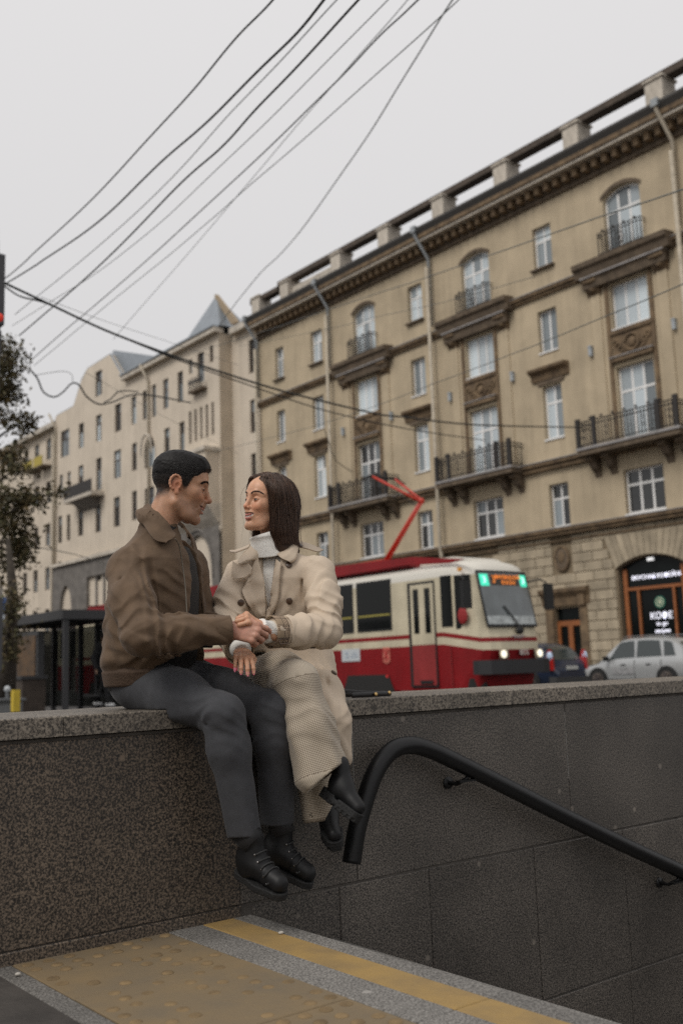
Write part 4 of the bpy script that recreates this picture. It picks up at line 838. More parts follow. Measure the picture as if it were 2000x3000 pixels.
    # mirrors
    for s_,x in ((-1,X0),(1,X1-.2)):
        a=MB().tube([(x,y0+.6,2.75),(x+s_*.30,y0+.25,2.82),(x+s_*.36,y0+.10,2.72)],.022,6).build('mirror_arm',RUB,T); MB().box(x+s_*.36-.13,x+s_*.36+.13,y0+.02,y0+.12,2.08,2.70).build('mirror',RUB,a)
    MB().ball((X0+.05,y0+.62,1.95),(.05,.16,.2),8,6).build('driver_jacket',mat('driver_red',(.30,.02,.02),rough=.7),T)
    # notices and crest on the side
    MB().box(X0-.008,X0+.02,y0+4.32,y0+5.06,1.02,1.34).build('route_board',mat('board_white',(.55,.58,.60),rough=.5),T); MB().tube([(X0-.010,y0+4.86+.05*math.cos(t),1.18+.07*math.sin(t)) for t in np.linspace(.6,5.6,10)],.010,5).build('route_board_mark',mat('board_blue',(.2,.28,.4),rough=.5),T)
    for k in range(3): MB().box(X0-.012,X0,y0+4.42,y0+4.72-.05*k,1.12+.05*k,1.13+.05*k).build('route_board_line',MATS['board_blue'],T)
    cr=MB().prism([(y0+3.15,.98),(y0+3.28,.92),(y0+3.41,.98),(y0+3.41,1.33),(y0+3.15,1.33)],X0-.008,X0+.02,'x').build('city_crest',mat('crest_pink',(.55,.16,.12),rough=.5),T)
    mb=MB()
    for s_ in (-1,1): mb.tube([(X0-.012,y0+3.28-s_*.09,1.03),(X0-.012,y0+3.28+s_*.09,1.25)],.016,5)
    mb.ball((X0-.01,y0+3.19,1.26),.03,6,5).ball((X0-.01,y0+3.37,1.26),.03,6,5).tube([(X0-.012,y0+3.28,.97),(X0-.012,y0+3.28,1.30)],.010,5); mb.build('crest_device',mat('crest_red',(.42,.02,.02),rough=.5),cr)
    MB().disc((X0-.005,y0+3.28+.0,.62),(1,0,0),.035,.02,10).build('side_reflector',mat('red_reflector',(.6,.02,.02),emit=.3),T)
    MB().box(X0-.004,X0+.01,y0+1.0,y0+1.02,.34,1.28).build('panel_seam',T_RED2,T)
    # half pantograph, raised
    PR=mat('pantograph_red',(.50,.035,.015),rough=.4)
    pg=MB().box(xc-.55,xc+.55,y0+4.0,y0+5.0,3.55,3.63).build('pantograph_base',PR,T)
    foot,knee,head=(xc,y0+4.55,3.62),(xc,y0+2.98,5.06),(xc,y0+4.42,5.92)
    MB().tube([foot,knee],.055,10).build('pantograph_arm',PR,pg,True); MB().tube([(xc-.14,y0+4.2,3.62),(xc-.05,y0+2.9,5.0)],.02,8).build('pantograph_rod',PR,pg,True)
    for s_ in (-1,1): MB().tube([(xc+s_*.06,knee[1],knee[2]),(xc+s_*.40,head[1],head[2])],.036,8).build('pantograph_arm',PR,pg,True)
    MB().tube([(xc,knee[1]+.1,knee[2]-.15),(xc,head[1],head[2]-.2)],.014,6).build('pantograph_rod',DK,pg)
    MB().tube([(xc-.75,head[1],head[2]-.12),(xc-.5,head[1],head[2]),(xc+.5,head[1],head[2]),(xc+.75,head[1],head[2]-.12)],.032,8).build('collector_strip',DK,pg); MB().ball(knee,.09,8,6).build('pantograph_joint',PR,pg)
    return T
make_tram('leading red and cream tram car with lit headlamps, route display and raised red pantograph',16.05,True)
make_tram('trailing red and cream tram car, mostly hidden by the couple and the bus shelter',31.6,False,37.9-31.6)
# ================================================================ cars
def car_body(prof,hw,rows_z,paint_m,T,name='body'): pass
def make_car(label,loc,rz,paint_m,length,height,kind,clearance=.2):
    """x along the car (front at +x), y across; lofted from side profile stations"""
    T=thing('parked_car',label,'car',loc); T.rotation_euler=(0,0,rz)
    L=length; H=height; hw=.90; st=np.linspace(-L/2,L/2,33)
    f=(st+L/2)/L
    belt=np.interp(f,[0,.03,.12,.3,.62,.72,.92,.98,1],[.66,.92,.99,.97,.94,.90,.76,.66,.50])*1.02
    roof=np.interp(f,[0,.04,.10,.20,.35,.52,.60,.73,.80,1],[0,.0,.60,.9,1,1,.93,.30,0,0])   # part of the rise above the belt
    wid=hw*np.interp(f,[0,.03,.12,.3,.7,.9,.97,1],[.72,.86,.97,1,1,.95,.84,.66])
    sill=np.interp(f,[0,.05,.12,.88,.95,1],[.42,.28,.22,.22,.26,.36])
    mb=MB(); rows=[]
    for i in range(len(st)):
        b=belt[i]; top=b+(H-b)*roof[i]; w=wid[i]; s=sill[i]; gw=w*(.97-.22*roof[i]); pts=[(w*.86,s),(w*.97,s+.12),(w,(s+b)/2),(w*.985,b-.12),(w*.94,b)]
        pts+=[(gw+(w*.94-gw)*.45,b+(top-b)*.5),(gw,top-.05*min(1,roof[i]*4)),(gw*.82,top),(0,top+.012)]
        rows.append([(st[i],p,q) for p,q in pts]+[(st[i],-p,q) for p,q in pts[-2::-1]])
    mb.grid(rows); mb.add(rows[0],[tuple(range(len(rows[0])))]); mb.add(rows[-1],[tuple(range(len(rows[-1])))[::-1]])
    body=mb.build('body',paint_m,None,True,auto=32); body.parent=T
    def at(fx,t,side):    # a point on the glasshouse: t up from belt 0..1
        b=np.interp(fx,f,belt); r=np.interp(fx,f,roof); top=b+(H-b)*r; w=np.interp(fx,f,wid); gw=w*(.97-.22*r); y=w*.94+(gw-w*.94)*t
        return (-L/2+fx*L,side*(y+.006),b+(top-b)*t)
    GL=mat('car_glass',(.035,.045,.045),rough=.06,spec=.8)
    for sd in (-1,1):
        for fa,fb,a2,b2 in ((.47,.70,.485,.615),(.24,.455,.27,.455),(.13,.225,.165,.235)):
            n=6; lo=[at(fa+(fb-fa)*k/n,.07,sd) for k in range(n+1)]; hi=[at(a2+(b2-a2)*k/n,.86,sd) for k in range(n+1)]
            hi=[(h[0],h[1],min(h[2],at((h[0]+L/2)/L,.88,sd)[2])) for h in hi]
            w=MB().grid([lo,hi]).build('side_window',GL,None); w.parent=T
        wm=MB().box(-.06,.06,sd*1.0-.09,sd*1.0+.09,0,.16).build('wing_mirror',RUB,None); wm.parent=T; wm.location=(-L/2+.70*L,0,.93)
        for fx in (.60,.385): 
            h=MB().box(-.09,.09,-.012,.012,-.015,.015).build('door_handle',RUB if kind=='suv' else paint_m,None); h.parent=T; h.location=(-L/2+fx*L-.15,sd*(hw+.005),.80)
        for fx in (.47,.245):
            sm=MB().box(-.006,.006,sd*hw*.985-.01,sd*hw*.985+.012,.30,.93).build('door_seam',RUB,None); sm.parent=T; sm.location=(-L/2+fx*L,0,0)
        sk=MB().box(-L*.26,L*.26,sd*.895-.02,sd*.895+.02,.22,.34).build('sill_trim',mat('sill_grey',(.05,.05,.05),rough=.7),None); sk.parent=T
    def pane(xs,name,m,tlo=.08,thi=.92,half=.86):
        rows=[]
        for fx,t in xs:
            b=np.interp(fx,f,belt); r=np.interp(fx,f,roof); top=b+(H-b)*r; w=np.interp(fx,f,wid)*(.93-.2*r); rows.append([(-L/2+fx*L+(.012 if fx>.5 else -.012),w*q*half,top+.012) for q in np.linspace(-1,1,5)])
        o=MB().grid(rows).build(name,m,None); o.parent=T
    pane(((.785,0),(.73,0),(.66,0),(.605,0)),'windscreen',GL); pane(((.045,0),(.07,0),(.10,0),(.13,0)),'rear_window',GL)
    TY=mat('tyre',(.018,.018,.018),rough=.85); RIM=mat('alloy_rim',(.20,.17,.15),rough=.4,metal=.6)
    for fx in (.205,.80):
        for sd in (-1,1):
            a=MB().disc((0,0,0),(0,1,0),.385,.05,24).build('wheel_arch',RUB,None); a.parent=T; a.location=(-L/2+fx*L,sd*(hw-.018),.35)
            w=MB().disc((0,0,0),(0,sd,0),.335,.24,26).build('wheel',TY,None,False); w.parent=T; w.location=(-L/2+fx*L,sd*(hw-.10),.335)
            rm=MB().disc((0,sd*.12,0),(0,sd,0),.225,.02,20).build('rim',RIM,None); rm.parent=w
            mb=MB()
            for k in range(5):
                t=2*math.pi*k/5; mb.tube([(0,sd*.132,0),(.20*math.cos(t),sd*.136,.20*math.sin(t))],.028,6)
            s_=mb.build('spokes',mat('rim_dark',(.06,.05,.05),rough=.5),None); s_.parent=w
    RL=mat('tail_lamp_red',(.35,.01,.01),rough=.2,coat=.5,emit=.12)
    for sd in (-1,1):
        if kind=='suv':
            l=MB().ball((0,0,0),(.20,.11,.055),10,6).build('tail_lamp',RL,None); l.parent=T; l.location=(-L/2+.16,sd*.74,.90)
        else:
            l=MB().prism([(-.10,.0),(.10,.0),(.14,.32),(.05,.60),(-.01,.62),(-.08,.36)],-.05,.05,'y').build('tail_lamp',RL,None); l.parent=T; l.location=(-L/2+.16,sd*.80,.72)
            q=MB().ball((0,0,0),(.10,.08,.15),8,6).build('reverse_lamp',mat('lamp_blue_white',(.5,.62,.8),rough=.15,emit=.12),None); q.parent=l; q.location=(.0,sd*.02,.42)
        h=MB().ball((0,0,0),(.16,.16,.06),10,6).build('head_lamp',mat('car_lamp_glass',(.55,.58,.6),rough=.1),None); h.parent=T; h.location=(L/2-.22,sd*.68,.70)
    pl=MB().box(-.012,.012,-.26,.26,-.055,.055).build('number_plate',mat('plate_white',(.55,.55,.52),rough=.5),None); pl.parent=T; pl.location=(-L/2-.004,0,.78)
    bp=MB().prism([(-L/2-.02,.30),(-L/2-.02,.50),(-L/2+.25,.52),(-L/2+.25,.26)],-.80,.80,'y').build('rear_bumper_trim',MATS['sill_grey'],None); bp.parent=T
    if kind=='suv':
        for sd in (-1,1): r=MB().tube([(-L*.30,sd*.60,H-.02),(-L*.26,sd*.60,H+.05),(L*.06,sd*.60,H+.05),(L*.10,sd*.60,H-.02)],.018,6).build('roof_bar',mat('roof_bar_grey',(.3,.3,.3),rough=.4,metal=.6),None); r.parent=T
        d1=MB().box(-.42,.42,-.004,.004,-.10,.10).build('door_lettering_panel',mat('door_grey_print',(.20,.20,.205),rough=.6,var=.5,scale=9,col2=(.42,.42,.42)),None); d1.parent=T; d1.location=(.30,hw+.004,.60)
    return T
SILV=mat('silver_paint',(.46,.47,.47),rough=.28,metal=.25,coat=.5); BLUE=mat('dark_blue_paint',(.018,.028,.055),rough=.25,coat=.6)
make_car('silver grey crossover parked by the coffee shop front','' or (28.95,20.4,-.14),R_(90),SILV,4.45,1.66,'suv')
make_car('dark blue car with tall red tail lamp between tram nose and silver car',(25.05,22.6,-.14),R_(90),BLUE,4.5,1.60,'estate')
# ================================================================ people
def skin_mat(name,col):
    m=mat(name,col,rough=.42,attr='tint',var=.13,scale=55,spec=.35,bump=.12,bscale=260,bdist=.003)
    b=m.node_tree.nodes['Principled BSDF']; b.inputs['Subsurface Weight'].default_value=.12; b.inputs['Subsurface Radius'].default_value=(.012,.005,.003); b.inputs['Subsurface Scale'].default_value=.6
    return m
SKIN=skin_mat('skin',(1,1,1))
EYEW=mat('eye_white',(.62,.58,.54),rough=.2); IRIS=mat('iris_brown',(.035,.018,.01),rough=.12); TEETH=mat('teeth',(.86,.81,.72),rough=.25)
def head_sdf(s):
    """s: dict of face measures in metres; x forward, y left, z up, origin between the ears"""
    g=s.get('g',1.); sm=s['smile']; op=s['open']
    def f(P):
        A=P.copy(); A[:,1]=np.abs(A[:,1])            # the face is symmetric
        d=su(.03,ell(A,(-.006,0,.045),(.096,s['wid'],.082)),ell(A,(.036,0,.045),(.060,.060,.060)),ell(A,(.034,0,-.03),(.060,s['face'],.080)))
        d=smin(d,ell(A,(.066,0,-.050),(.036,.034,.036)),.02)
        d=smin(d,chain(A,[(.0,s['jaw'],-.058),(.048,s['jaw']*.72,-.094),(.078,.008,-.104)],[.018,.016,.014],.02),.028)
        d=smin(d,ell(A,(.080,0,-.103),(.017,.019,.016)),.012)
        d=smin(d,ell(A,(.057,.040,-.016+sm*.004),(.026,.023,.022)),.02)
        d=smin(d,ell(A,(.072,.034,-.030+sm*.004),(.017,.016,.014)),.014)     # cheek lifted by the smile
        d=smin(d,chain(A,[(.093,.006,.031),(.086,.030,.036),(.066,.050,.028)],[.0075*g,.0085*g,.007],.008),.014)
        d=smax(d,-ell(A,(.100,.031,.008),(.018,.019,.013)),.012)
        d=smin(d,ell(A,(.0785,.031,.007),(.0142,.0142,.0142)),.003)
        d=smax(d,-ell(A,(.0935,.031,.0055),(.0085,.0125,.0036*s['eye'])),.0015)
        d=smin(d,chain(A,[(.084,.018,.013),(.0905,.031,.0105),(.082,.045,.009)],[.002,.0024,.002],.003),.003)   # lid fold
        nz=s['nose']
        d=smin(d,rc(A,(.092,0,.022),(.112*nz,0,-.020),.0072,.0085),.012)
        d=smin(d,ell(A,(.1125*nz,0,-.0255),(.0115,.0105,.0098)),.006)
        d=smin(d,ell(A,(.101,.0125,-.031),(.0095,.0065,.0075)),.004)
        d=smax(d,-ell(A,(.108,.0062,-.0365),(.005,.0032,.003)),.002)
        d=smin(d,rc(A,(.102,0,-.036),(.100,0,-.048),.006,.007),.008)
        cz=-.060+sm*.006; cy=.024+sm*.006; cx=.078-sm*.004
        d=d+crease(A,[(.102,.017,-.032),(.090,.032,-.046),(.078,.038,-.062)],.0055,.0028*sm)
        AS=A.copy(); AS[:,2]-=7.5*sm*A[:,1]**2; d=smax(d,-ell(AS,(.100,0,-.0635),(.042,cy*.97,op)),.0015)
        d=smin(d,chain(A,[(.1005,0,-.0570-op*.25),(.0945,.013,-.0565-op*.1),(cx,cy,cz)],[.0042,.0040,.0024],.003),.004)
        d=smin(d,chain(A,[(.0985,0,-.0690-op*.55),(.092,.013,-.0672-op*.4),(cx,cy,cz)],[.0050,.0046,.0022],.003),.004)
        d=d+crease(A,[(.097,0,-.083),(.088,.014,-.081)],.006,.002)
        # ear
        e=ell(A,(-.010,.0765,.002),(.017,.007,.029)); an=np.linspace(-.5,4.4,12)
        rim=[(-.011+.019*math.cos(t)-.002,.083-.004*math.cos(t),.008+.026*math.sin(t)) for t in an]
        e=smin(e,chain(A,rim,[.0042]*len(rim),.003),.004); e=smin(e,ell(A,(-.003,.079,-.026),(.009,.005,.010)),.005)
        e=smax(e,-ell(A,(-.003,.088,-.002),(.010,.010,.014)),.003); e=smax(e,-ell(A,(-.010,.088,.016),(.010,.006,.007)),.003)
        d=smin(d,e,.006)
        d=smin(d,rc(A,(-.024,0,-.045),s['neck_to'],s['neckr'],s['neckr']*1.12),.022)
        return d
    return f
def head_tint(s,skin):
    sm=s['smile']; skin=np.array(skin); lip=np.array(s['lip'])
    def t(P):
        A=P.copy(); A[:,1]=np.abs(A[:,1]); c=np.tile(skin,(len(P),1))
        def blend(w,col): 
            nonlocal c; w=np.clip(w,0,1)[:,None]; c=c*(1-w)+np.array(col)*w
        G=lambda p,w: np.exp(-(np.linalg.norm((A-np.array(p))/np.array(w),axis=1))**2)
        blend(.55*G((.078,.038,-.025),(.03,.022,.02)),skin*np.array([1.12,.78,.70]))      # cheeks
        blend(.55*G((.115,0,-.027),(.018,.016,.013)),skin*np.array([1.12,.74,.66]))       # nose tip
        blend(.6*G((-.01,.082,.0),(.03,.014,.035)),skin*np.array([1.1,.66,.58]))        # ears
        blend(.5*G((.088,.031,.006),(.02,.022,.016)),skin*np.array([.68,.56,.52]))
        le=np.abs(ell(A,(.0935,.031,.0055),(.0085,.0125,.0036*s['eye']))); blend(.92*np.clip(1-(le-.0008)/.0018,0,1),(.02,.014,.012))
        if s['stubble']:
            m=np.clip((-.030-A[:,2]+.25*(A[:,0]-.06))/.02,0,1)*np.clip((A[:,0]+.01)/.02,0,1)*(A[:,2]>-.135)
            blend(m*s['stubble'],skin*.5+np.array([.01,.012,.013]))
            m=G((.1,.0,-.048),(.02,.03,.006)); blend(m*s['stubble'],skin*.45)
        cz=-.060+sm*.006; cy=.024+sm*.006; cx=.078-sm*.004; op=s['open']
        dl=np.minimum(chain(A,[(.1005,0,-.0570-op*.25),(.0945,.013,-.0565-op*.1),(cx,cy,cz)],[.0042,.0040,.0024],.002),chain(A,[(.0985,0,-.0690-op*.55),(.092,.013,-.0672-op*.4),(cx,cy,cz)],[.0050,.0046,.0022],.002))
        blend(1-np.clip((dl-.0005)/.0018,0,1),lip)
        AS=A.copy(); AS[:,2]-=7.5*sm*A[:,1]**2; inm=(ell(AS,(.100,0,-.0635),(.042,cy*.97,op*1.02))<0.0006)&(dl>.0012); blend(inm*1.,(.05,.012,.01))
        return c
    return t
def place(M,o): return lambda L: np.asarray(L,float)@M.T+np.asarray(o)
def hand_sdf(sc,curl,spread,thumb,twist=0):
    """hand in its own frame: x to the fingers, y to the thumb, z out of the back; curl: per finger 3 bends in degrees"""
    K=[(.088,.028,0),(.093,.0095,.002),(.088,-.009,.001),(.078,-.026,-.003)]; LN=[.072,.080,.074,.058]; segs=[]; tips=[]
    for k in range(4):
        p=V3(*K[k]); a=R_(spread*(1.5-k)); ang=0; pts=[p]
        for j,fr in enumerate((.46,.30,.24)):
            ang+=R_(curl[k][j]); d=V3(math.cos(ang)*math.cos(a),math.cos(ang)*math.sin(a),-math.sin(ang)); p=p+d*LN[k]*fr; pts.append(p)
        segs.append(pts); tips.append((pts[-1],d,V3(math.sin(ang),0,math.cos(ang))))
    th=[V3(*p) for p in thumb]; dth=(th[-1]-th[-2]); dth/=np.linalg.norm(dth); tips.append((th[-1],dth,V3(0,.5,.86)))
    def f(P):
        P=P/sc
        d=1e9
        for k in range(4): 
            q=rc(P,(-.005,K[k][1]*.55,-.004),K[k],.0135,.0105,((0,0,1),1.0)); d=q if k==0 else smin(d,q,.012)
        d=smin(d,rc(P,(.022,.018,-.012),(.05,.028,-.014),.014,.012),.014)
        d=smin(d,rc(P,(-.07,0,0),(.01,0,0),.023,.021,((0,0,1),.8)),.02)
        fd=None
        for k in range(4):
            q=chain(P,segs[k],[.0096,.0088,.0078,.0066] if k<3 else [.0085,.0076,.0068,.0058],.003)
            fd=q if fd is None else np.minimum(fd,q)
            d=smin(d,ell(P,K[k],(.0115,.0098,.0105)),.006)
        q=chain(P,th,[.0135,.0108,.0095,.0075],.004); d=smin(d,q,.008)
        return smin(d,fd,.004)*sc
    nails=[(t*sc,d,n) for t,d,n in tips]
    return f,nails
def frame_xz(x,z):
    x=np.array(x,float); x/=np.linalg.norm(x); z=np.array(z,float); z=z-x*(z@x); z/=np.linalg.norm(z); return np.stack([x,np.cross(z,x),z],1)
def merge_meshes(name,parts,material,parent=None,f=None):
    V=[];Q=[];C=[];o=0
    for v,q,c in parts: V.append(v);Q.append(q+o);C.append(c);o+=len(v)
    return mesh_np(name,np.concatenate(V),np.concatenate(Q),material,parent,np.concatenate(C))
def local_surface(f,M,o,lo,hi,h,tint):
    v,q=surface(f,lo,hi,h); return place(M,o)(v),q,tint(v)
def to_local(P,M,o): return (P-np.asarray(o))@M
def eyes(M,o,parent,look,s):
    w=place(M,o)
    for sy in (1,-1):
        c=w([[.0785,sy*.031,.007]])[0]; mb=MB().ball(c,.0122,16,12); e=mb.build('eye',EYEW,parent,True)
        d=V3(*look)-c; d/=np.linalg.norm(d); f=M[:,0]; d=.5*d+.35*f+V3(-.1,-.25,0); d/=np.linalg.norm(d)
        MB().disc(c+d*.0108,d,.0068,.0030,16).build('iris',IRIS,e,True)
def brows(M,o,parent,material,pts,n,r,f):
    rng=np.random.RandomState(5)
    for sy in (1,-1):
        c=spline([(p[0],sy*p[1],p[2]) for p in pts],60); idx=rng.rand(n); base=c[(idx*59).astype(int)]+rng.randn(n,3)*[.0005,.0012,.0011*r]
        base=snap(f,base,.0004,3); g,_=grad(f,base); out=V3(-.25,sy*.9,.25)*np.ones((n,3)); out[:,2]+=.5*(1-idx)-.45*idx
        out-=g*(out*g).sum(1)[:,None]; out/=np.linalg.norm(out,axis=1)[:,None]
        P=np.stack([base+out*(.009*t)+g*(.0016*t*(1-t)*2+.0005) for t in np.linspace(0,1,4)],1)
        strands('eyebrow',place(M,o)(P.reshape(-1,3)).reshape(P.shape),.00045,material,parent)
def teeth(M,o,parent,half,z,x0,h,k=9.):
    """an upper row of teeth following the smile"""
    mb=MB(); w=place(M,o); n=10
    for i in range(n):
        a0=(i-n/2)/(n/2)*half; a1=(i+1-n/2)/(n/2)*half; am=(a0+a1)/2; X=lambda a:x0-20*a*a; hh=h*(1-.3*abs(am)/half); zz=z+k*am*am
        v=[]
        for a in (a0+.0002,am,a1-.0002):
            b=.0007 if a==am else 0
            v+=[(X(a)+b,a,zz+hh*.6),(X(a)+b*1.2,a,zz-hh*.1),(X(a)-.0004,a,zz-hh*.5*(1-.05*(a!=am))),(X(a)-.006,a,zz+hh*.6)]
        mb.add(w(v),[(0,1,5,4),(4,5,9,8),(1,2,6,5),(5,6,10,9),(0,4,8,11,7,3)])
    return mb.build('teeth',TEETH,parent,True)
def nails_on(nails,M,o,parent,material,k=1):
    w=place(M,o)
    for t,d,n in nails:
        n=n-d*(n@d); n/=np.linalg.norm(n); s=np.cross(n,d); rows=[]
        for i in range(6):
            u=i/5; wd=.0047*k*(1 if u<.55 else (1-(u-.55)/.45*.72)); 
            rows.append([t+d*(-.007+.0130*u)*k+s*wd*q+n*(.0058*k-.0016*q*q*k-.0012*u*k) for q in (-1,-.5,0,.5,1)])
        P=[w(r).tolist() for r in rows]; MB().grid(P).build('fingernail',material,parent,True)
def cloth(name,col,rough=.85,var=.12,scale=9,bump=.15,bscale=420,sheen=.04,wr=0,ws=11,**k):
    """woven surface; wr adds crumpled creases of strength wr"""
    new=name not in MATS; m=mat(name,col,rough=rough,var=var,scale=scale,bump=bump,bscale=bscale,bdist=.002,sheen=sheen,**k)
    if wr and new:
        nt,b=nodes_of(m); N,L=nt.nodes,nt.links; tc=N.new('ShaderNodeTexCoord'); mp=N.new('ShaderNodeMapping'); mp.inputs['Scale'].default_value=(1,1,.7); mp.inputs['Rotation'].default_value=(.5,.3,.2); L.new(tc.outputs['Object'],mp.inputs[0])
        n=N.new('ShaderNodeTexNoise'); n.noise_type='RIDGED_MULTIFRACTAL'; n.inputs['Scale'].default_value=ws; n.inputs['Detail'].default_value=3; n.inputs['Distortion'].default_value=.5; L.new(mp.outputs[0],n.inputs['Vector'])
        bp=N.new('ShaderNodeBump'); bp.inputs['Strength'].default_value=wr; bp.inputs['Distance'].default_value=.006; L.new(n.outputs[0],bp.inputs['Height'])
        old=b.inputs['Normal'].links[0].from_socket if b.inputs['Normal'].links else None
        if old: L.new(bp.outputs[0],old.node.inputs['Normal'])
        else: L.new(bp.outputs[0],b.inputs['Normal'])
    return m
def wrinkle(P,d,f,amp,seed,lo=.05):
    """patches of sharp parallel creases across direction d"""
    m=np.clip((vnoise(P+seed,9)+lo)*5,0,1); return -amp*m*fold(P@np.array(d)*f+vnoise(P+seed*2,10)*9)
def fold(x):
    """cloth folds: crisp ridges, broad valleys"""
    return .45*np.sin(x)+.75*(1-2*np.abs(np.sin(x/2)))**1
def folds(P,f1,a1,stretch,seed):
    """soft cloth irregularity; stretch: per-axis frequency factors"""
    Q=P*np.array(stretch)+seed; return a1*vnoise(Q,f1)+a1*.5*vnoise(Q+3.3,f1*2.1)
# ================================================================ street furniture, tree, wires, passers-by
GPAINT=mat('grey_mast_paint',(.055,.055,.06),rough=.6,var=.25,scale=5)
PM=(6.019,17.098,1.373); 
MP=thing('tram_mast','dark grey steel mast at the left edge carrying the overhead wires','mast',(PM[0],PM[1],-.1))
MB().tube([(PM[0],PM[1],-.1),(PM[0],PM[1],3),(PM[0],PM[1],8.25)],[.095,.092,.088],16).build('shaft',GPAINT,MP,True); MB().tube([(PM[0],PM[1],8.25),(PM[0],PM[1],8.35),(PM[0],PM[1],8.9)],[.13,.05,.03],10).build('cap',GPAINT,MP); MB().box(PM[0]-.12,PM[0]+.12,PM[1]-.12,PM[1]+.12,7.0,8.3).build('top_box',GPAINT,MP)
for z in (6.6,6.8,7.3,7.6): MB().tube([(PM[0],PM[1],z-.1),(PM[0],PM[1],z+.1)],.112,12).build('clamp',GPAINT,MP)
MB().ball((5.725,16.068,6.783),.07,10,8).build('red_lamp',mat('signal_red',(.6,.04,.02),emit=.35),MP)
MB().box(PM[0]-.15,PM[0]+.15,PM[1]-.2,PM[1]-.05,1.0,2.2).build('cabinet_box',GPAINT,MP)
# wires
WIRE=mat('wire_black',(.012,.015,.014),rough=.6); WIREG=mat('wire_grey',(.10,.115,.11),rough=.6)
def wire(name,pts,r,m,label,cat='wire',wob=0,n=70,seed=0,group='overhead wires above the street'):
    P=spline(pts,n); rng=np.random.RandomState(seed)
    if wob:
        t=np.linspace(0,1,n); L=np.linalg.norm(P[-1]-P[0]); a=sum(np.sin(2*np.pi*t*L*k/6+rng.rand()*6)*w for k,w in ((1,.6),(2.1,.3),(.6,.7))); P[:,2]+=a*wob*1.15; P[:,0]+=np.roll(a,7)*wob*.5
    return tag(MB().tube([tuple(p) for p in P],r*.85,6).build(name,m,None,True),label,cat,group)
U=(
 ([(5.797,16.063,7.499),(5.664,13.092,7.348),(5.351,10.023,7.109),(5.006,8.006,6.916),(4.756,6.695,6.703),(4.462,5.426,6.447)],.011,WIRE,.030,'thick black wire nearest the upper left corner of the sky'),
 ([(5.805,16.079,7.386),(5.749,13.080,7.064),(5.636,10.859,6.968),(5.378,9.034,6.766),(5.090,7.234,6.554),(4.843,6.045,6.362),(4.564,4.884,6.157)],.014,WIRE,.030,'thickest black wire, second from the upper left, rising from the mast'),
 ([(7.034,18.873,7.939),(7.072,13.630,8.110),(6.595,10.158,7.954),(6.077,7.393,7.659),(5.805,6.220,7.487)],.008,WIREG,.010,'thin grey wire just right of the thickest black one'),
 ([(6.226,16.529,6.688),(6.045,13.444,6.649),(5.738,10.330,6.612),(5.510,8.723,6.498),(5.347,7.568,6.447),(5.145,5.923,6.416),(4.780,4.719,6.123)],.013,WIRE,.024,'black wire in the middle of the sky bundle, thinner than the thickest one'),
 ([(7.695,20.839,8.419),(7.417,16.626,7.935),(7.265,13.535,7.816),(6.814,10.045,7.640),(6.489,7.068,7.641),(6.158,5.821,7.429)],.007,WIREG,.010,'faint grey wire in the middle of the sky, right of the black pair'),
 ([(8.057,20.709,7.617),(7.780,14.406,7.873),(7.153,9.767,7.681),(6.686,7.588,7.486),(6.420,6.542,7.306),(6.032,5.222,7.034)],.0105,WIRE,.012,'dark wire right of the middle of the sky, reaching the top edge past its centre'),
 ([(8.870,22.541,8.167),(8.635,15.565,8.389),(8.175,12.080,8.224),(7.283,7.051,7.795),(6.771,5.458,7.445)],.008,WIREG,.010,'grey wire meeting the steep one near the top edge of the sky'),
 ([(11.153,23.073,9.356),(10.072,16.093,9.737),(8.641,10.862,9.228),(7.852,8.197,8.865),(7.373,6.821,8.595)],.007,WIREG,.008,'palest thin wire crossing between two darker ones'),
 ([(15.275,24.645,10.959),(13.971,20.525,10.866),(12.970,17.499,10.571),(11.044,12.628,10.242),(9.270,8.974,9.694),(8.298,7.247,9.250)],.013,WIREG,.016,'steep wire falling from the top edge to the roof of the pale building'),
)
for i,(p,r,m,w,l) in enumerate(U): wire('overhead_wire',p,r,m,l,wob=w,seed=i)
wire('feeder_cable',[(5.760,15.989,7.370),(6.627,16.108,7.197),(7.842,16.461,7.054),(9.485,17.092,7.051),(10.887,17.290,6.940),(13.099,18.095,7.037),(16.555,19.177,7.254),(17.796,19.456,7.386),(22.196,20.992,8.044),(30.853,23.867,9.635)],.028,WIRE,'thick black cable sagging from the mast across to the yellow building','cable',n=90)
wire('feeder_cable',[(5.764,15.995,7.325),(6.060,16.039,7.211),(6.617,16.234,7.253),(7.656,16.706,7.220),(9.535,17.184,7.042),(11.632,17.968,7.054),(14.912,19.218,7.134),(18.544,20.170,7.301),(24.558,22.955,8.227)],.018,WIRE,'thinner cable running just below the thick sagging one','cable',n=90)
wire('feeder_cable',[(8.067,20.730,7.471),(8.208,20.657,7.276),(8.332,20.616,6.980),(8.513,20.494,6.863),(8.657,20.362,6.951),(8.795,20.216,7.134),(8.925,20.119,7.099),(9.157,20.232,6.900),(9.542,20.455,6.835),(9.950,20.620,6.977),(11.329,21.970,7.679),(13.811,23.766,8.220)],.022,WIRE,'looped black cable hanging in front of the gable','cable',n=90)
wire('feeder_cable',[(9.715,20.561,6.915),(9.915,20.633,7.054),(10.037,20.506,7.201),(10.206,20.368,7.217),(10.615,20.668,7.324)],.018,WIRE,'short looped cable end right of the gable loop','cable')
wire('span_wire',[(8.056,20.707,7.632),(8.067,20.730,7.471)],.01,WIRE,'short drop wire holding the cable loop on the left','wire'); wire('span_wire',[(8.146,20.694,7.337),(8.681,20.500,7.464),(8.901,20.463,7.420),(8.937,20.471,7.234)],.008,WIREG,'thin bent wire over the cable loop','wire')
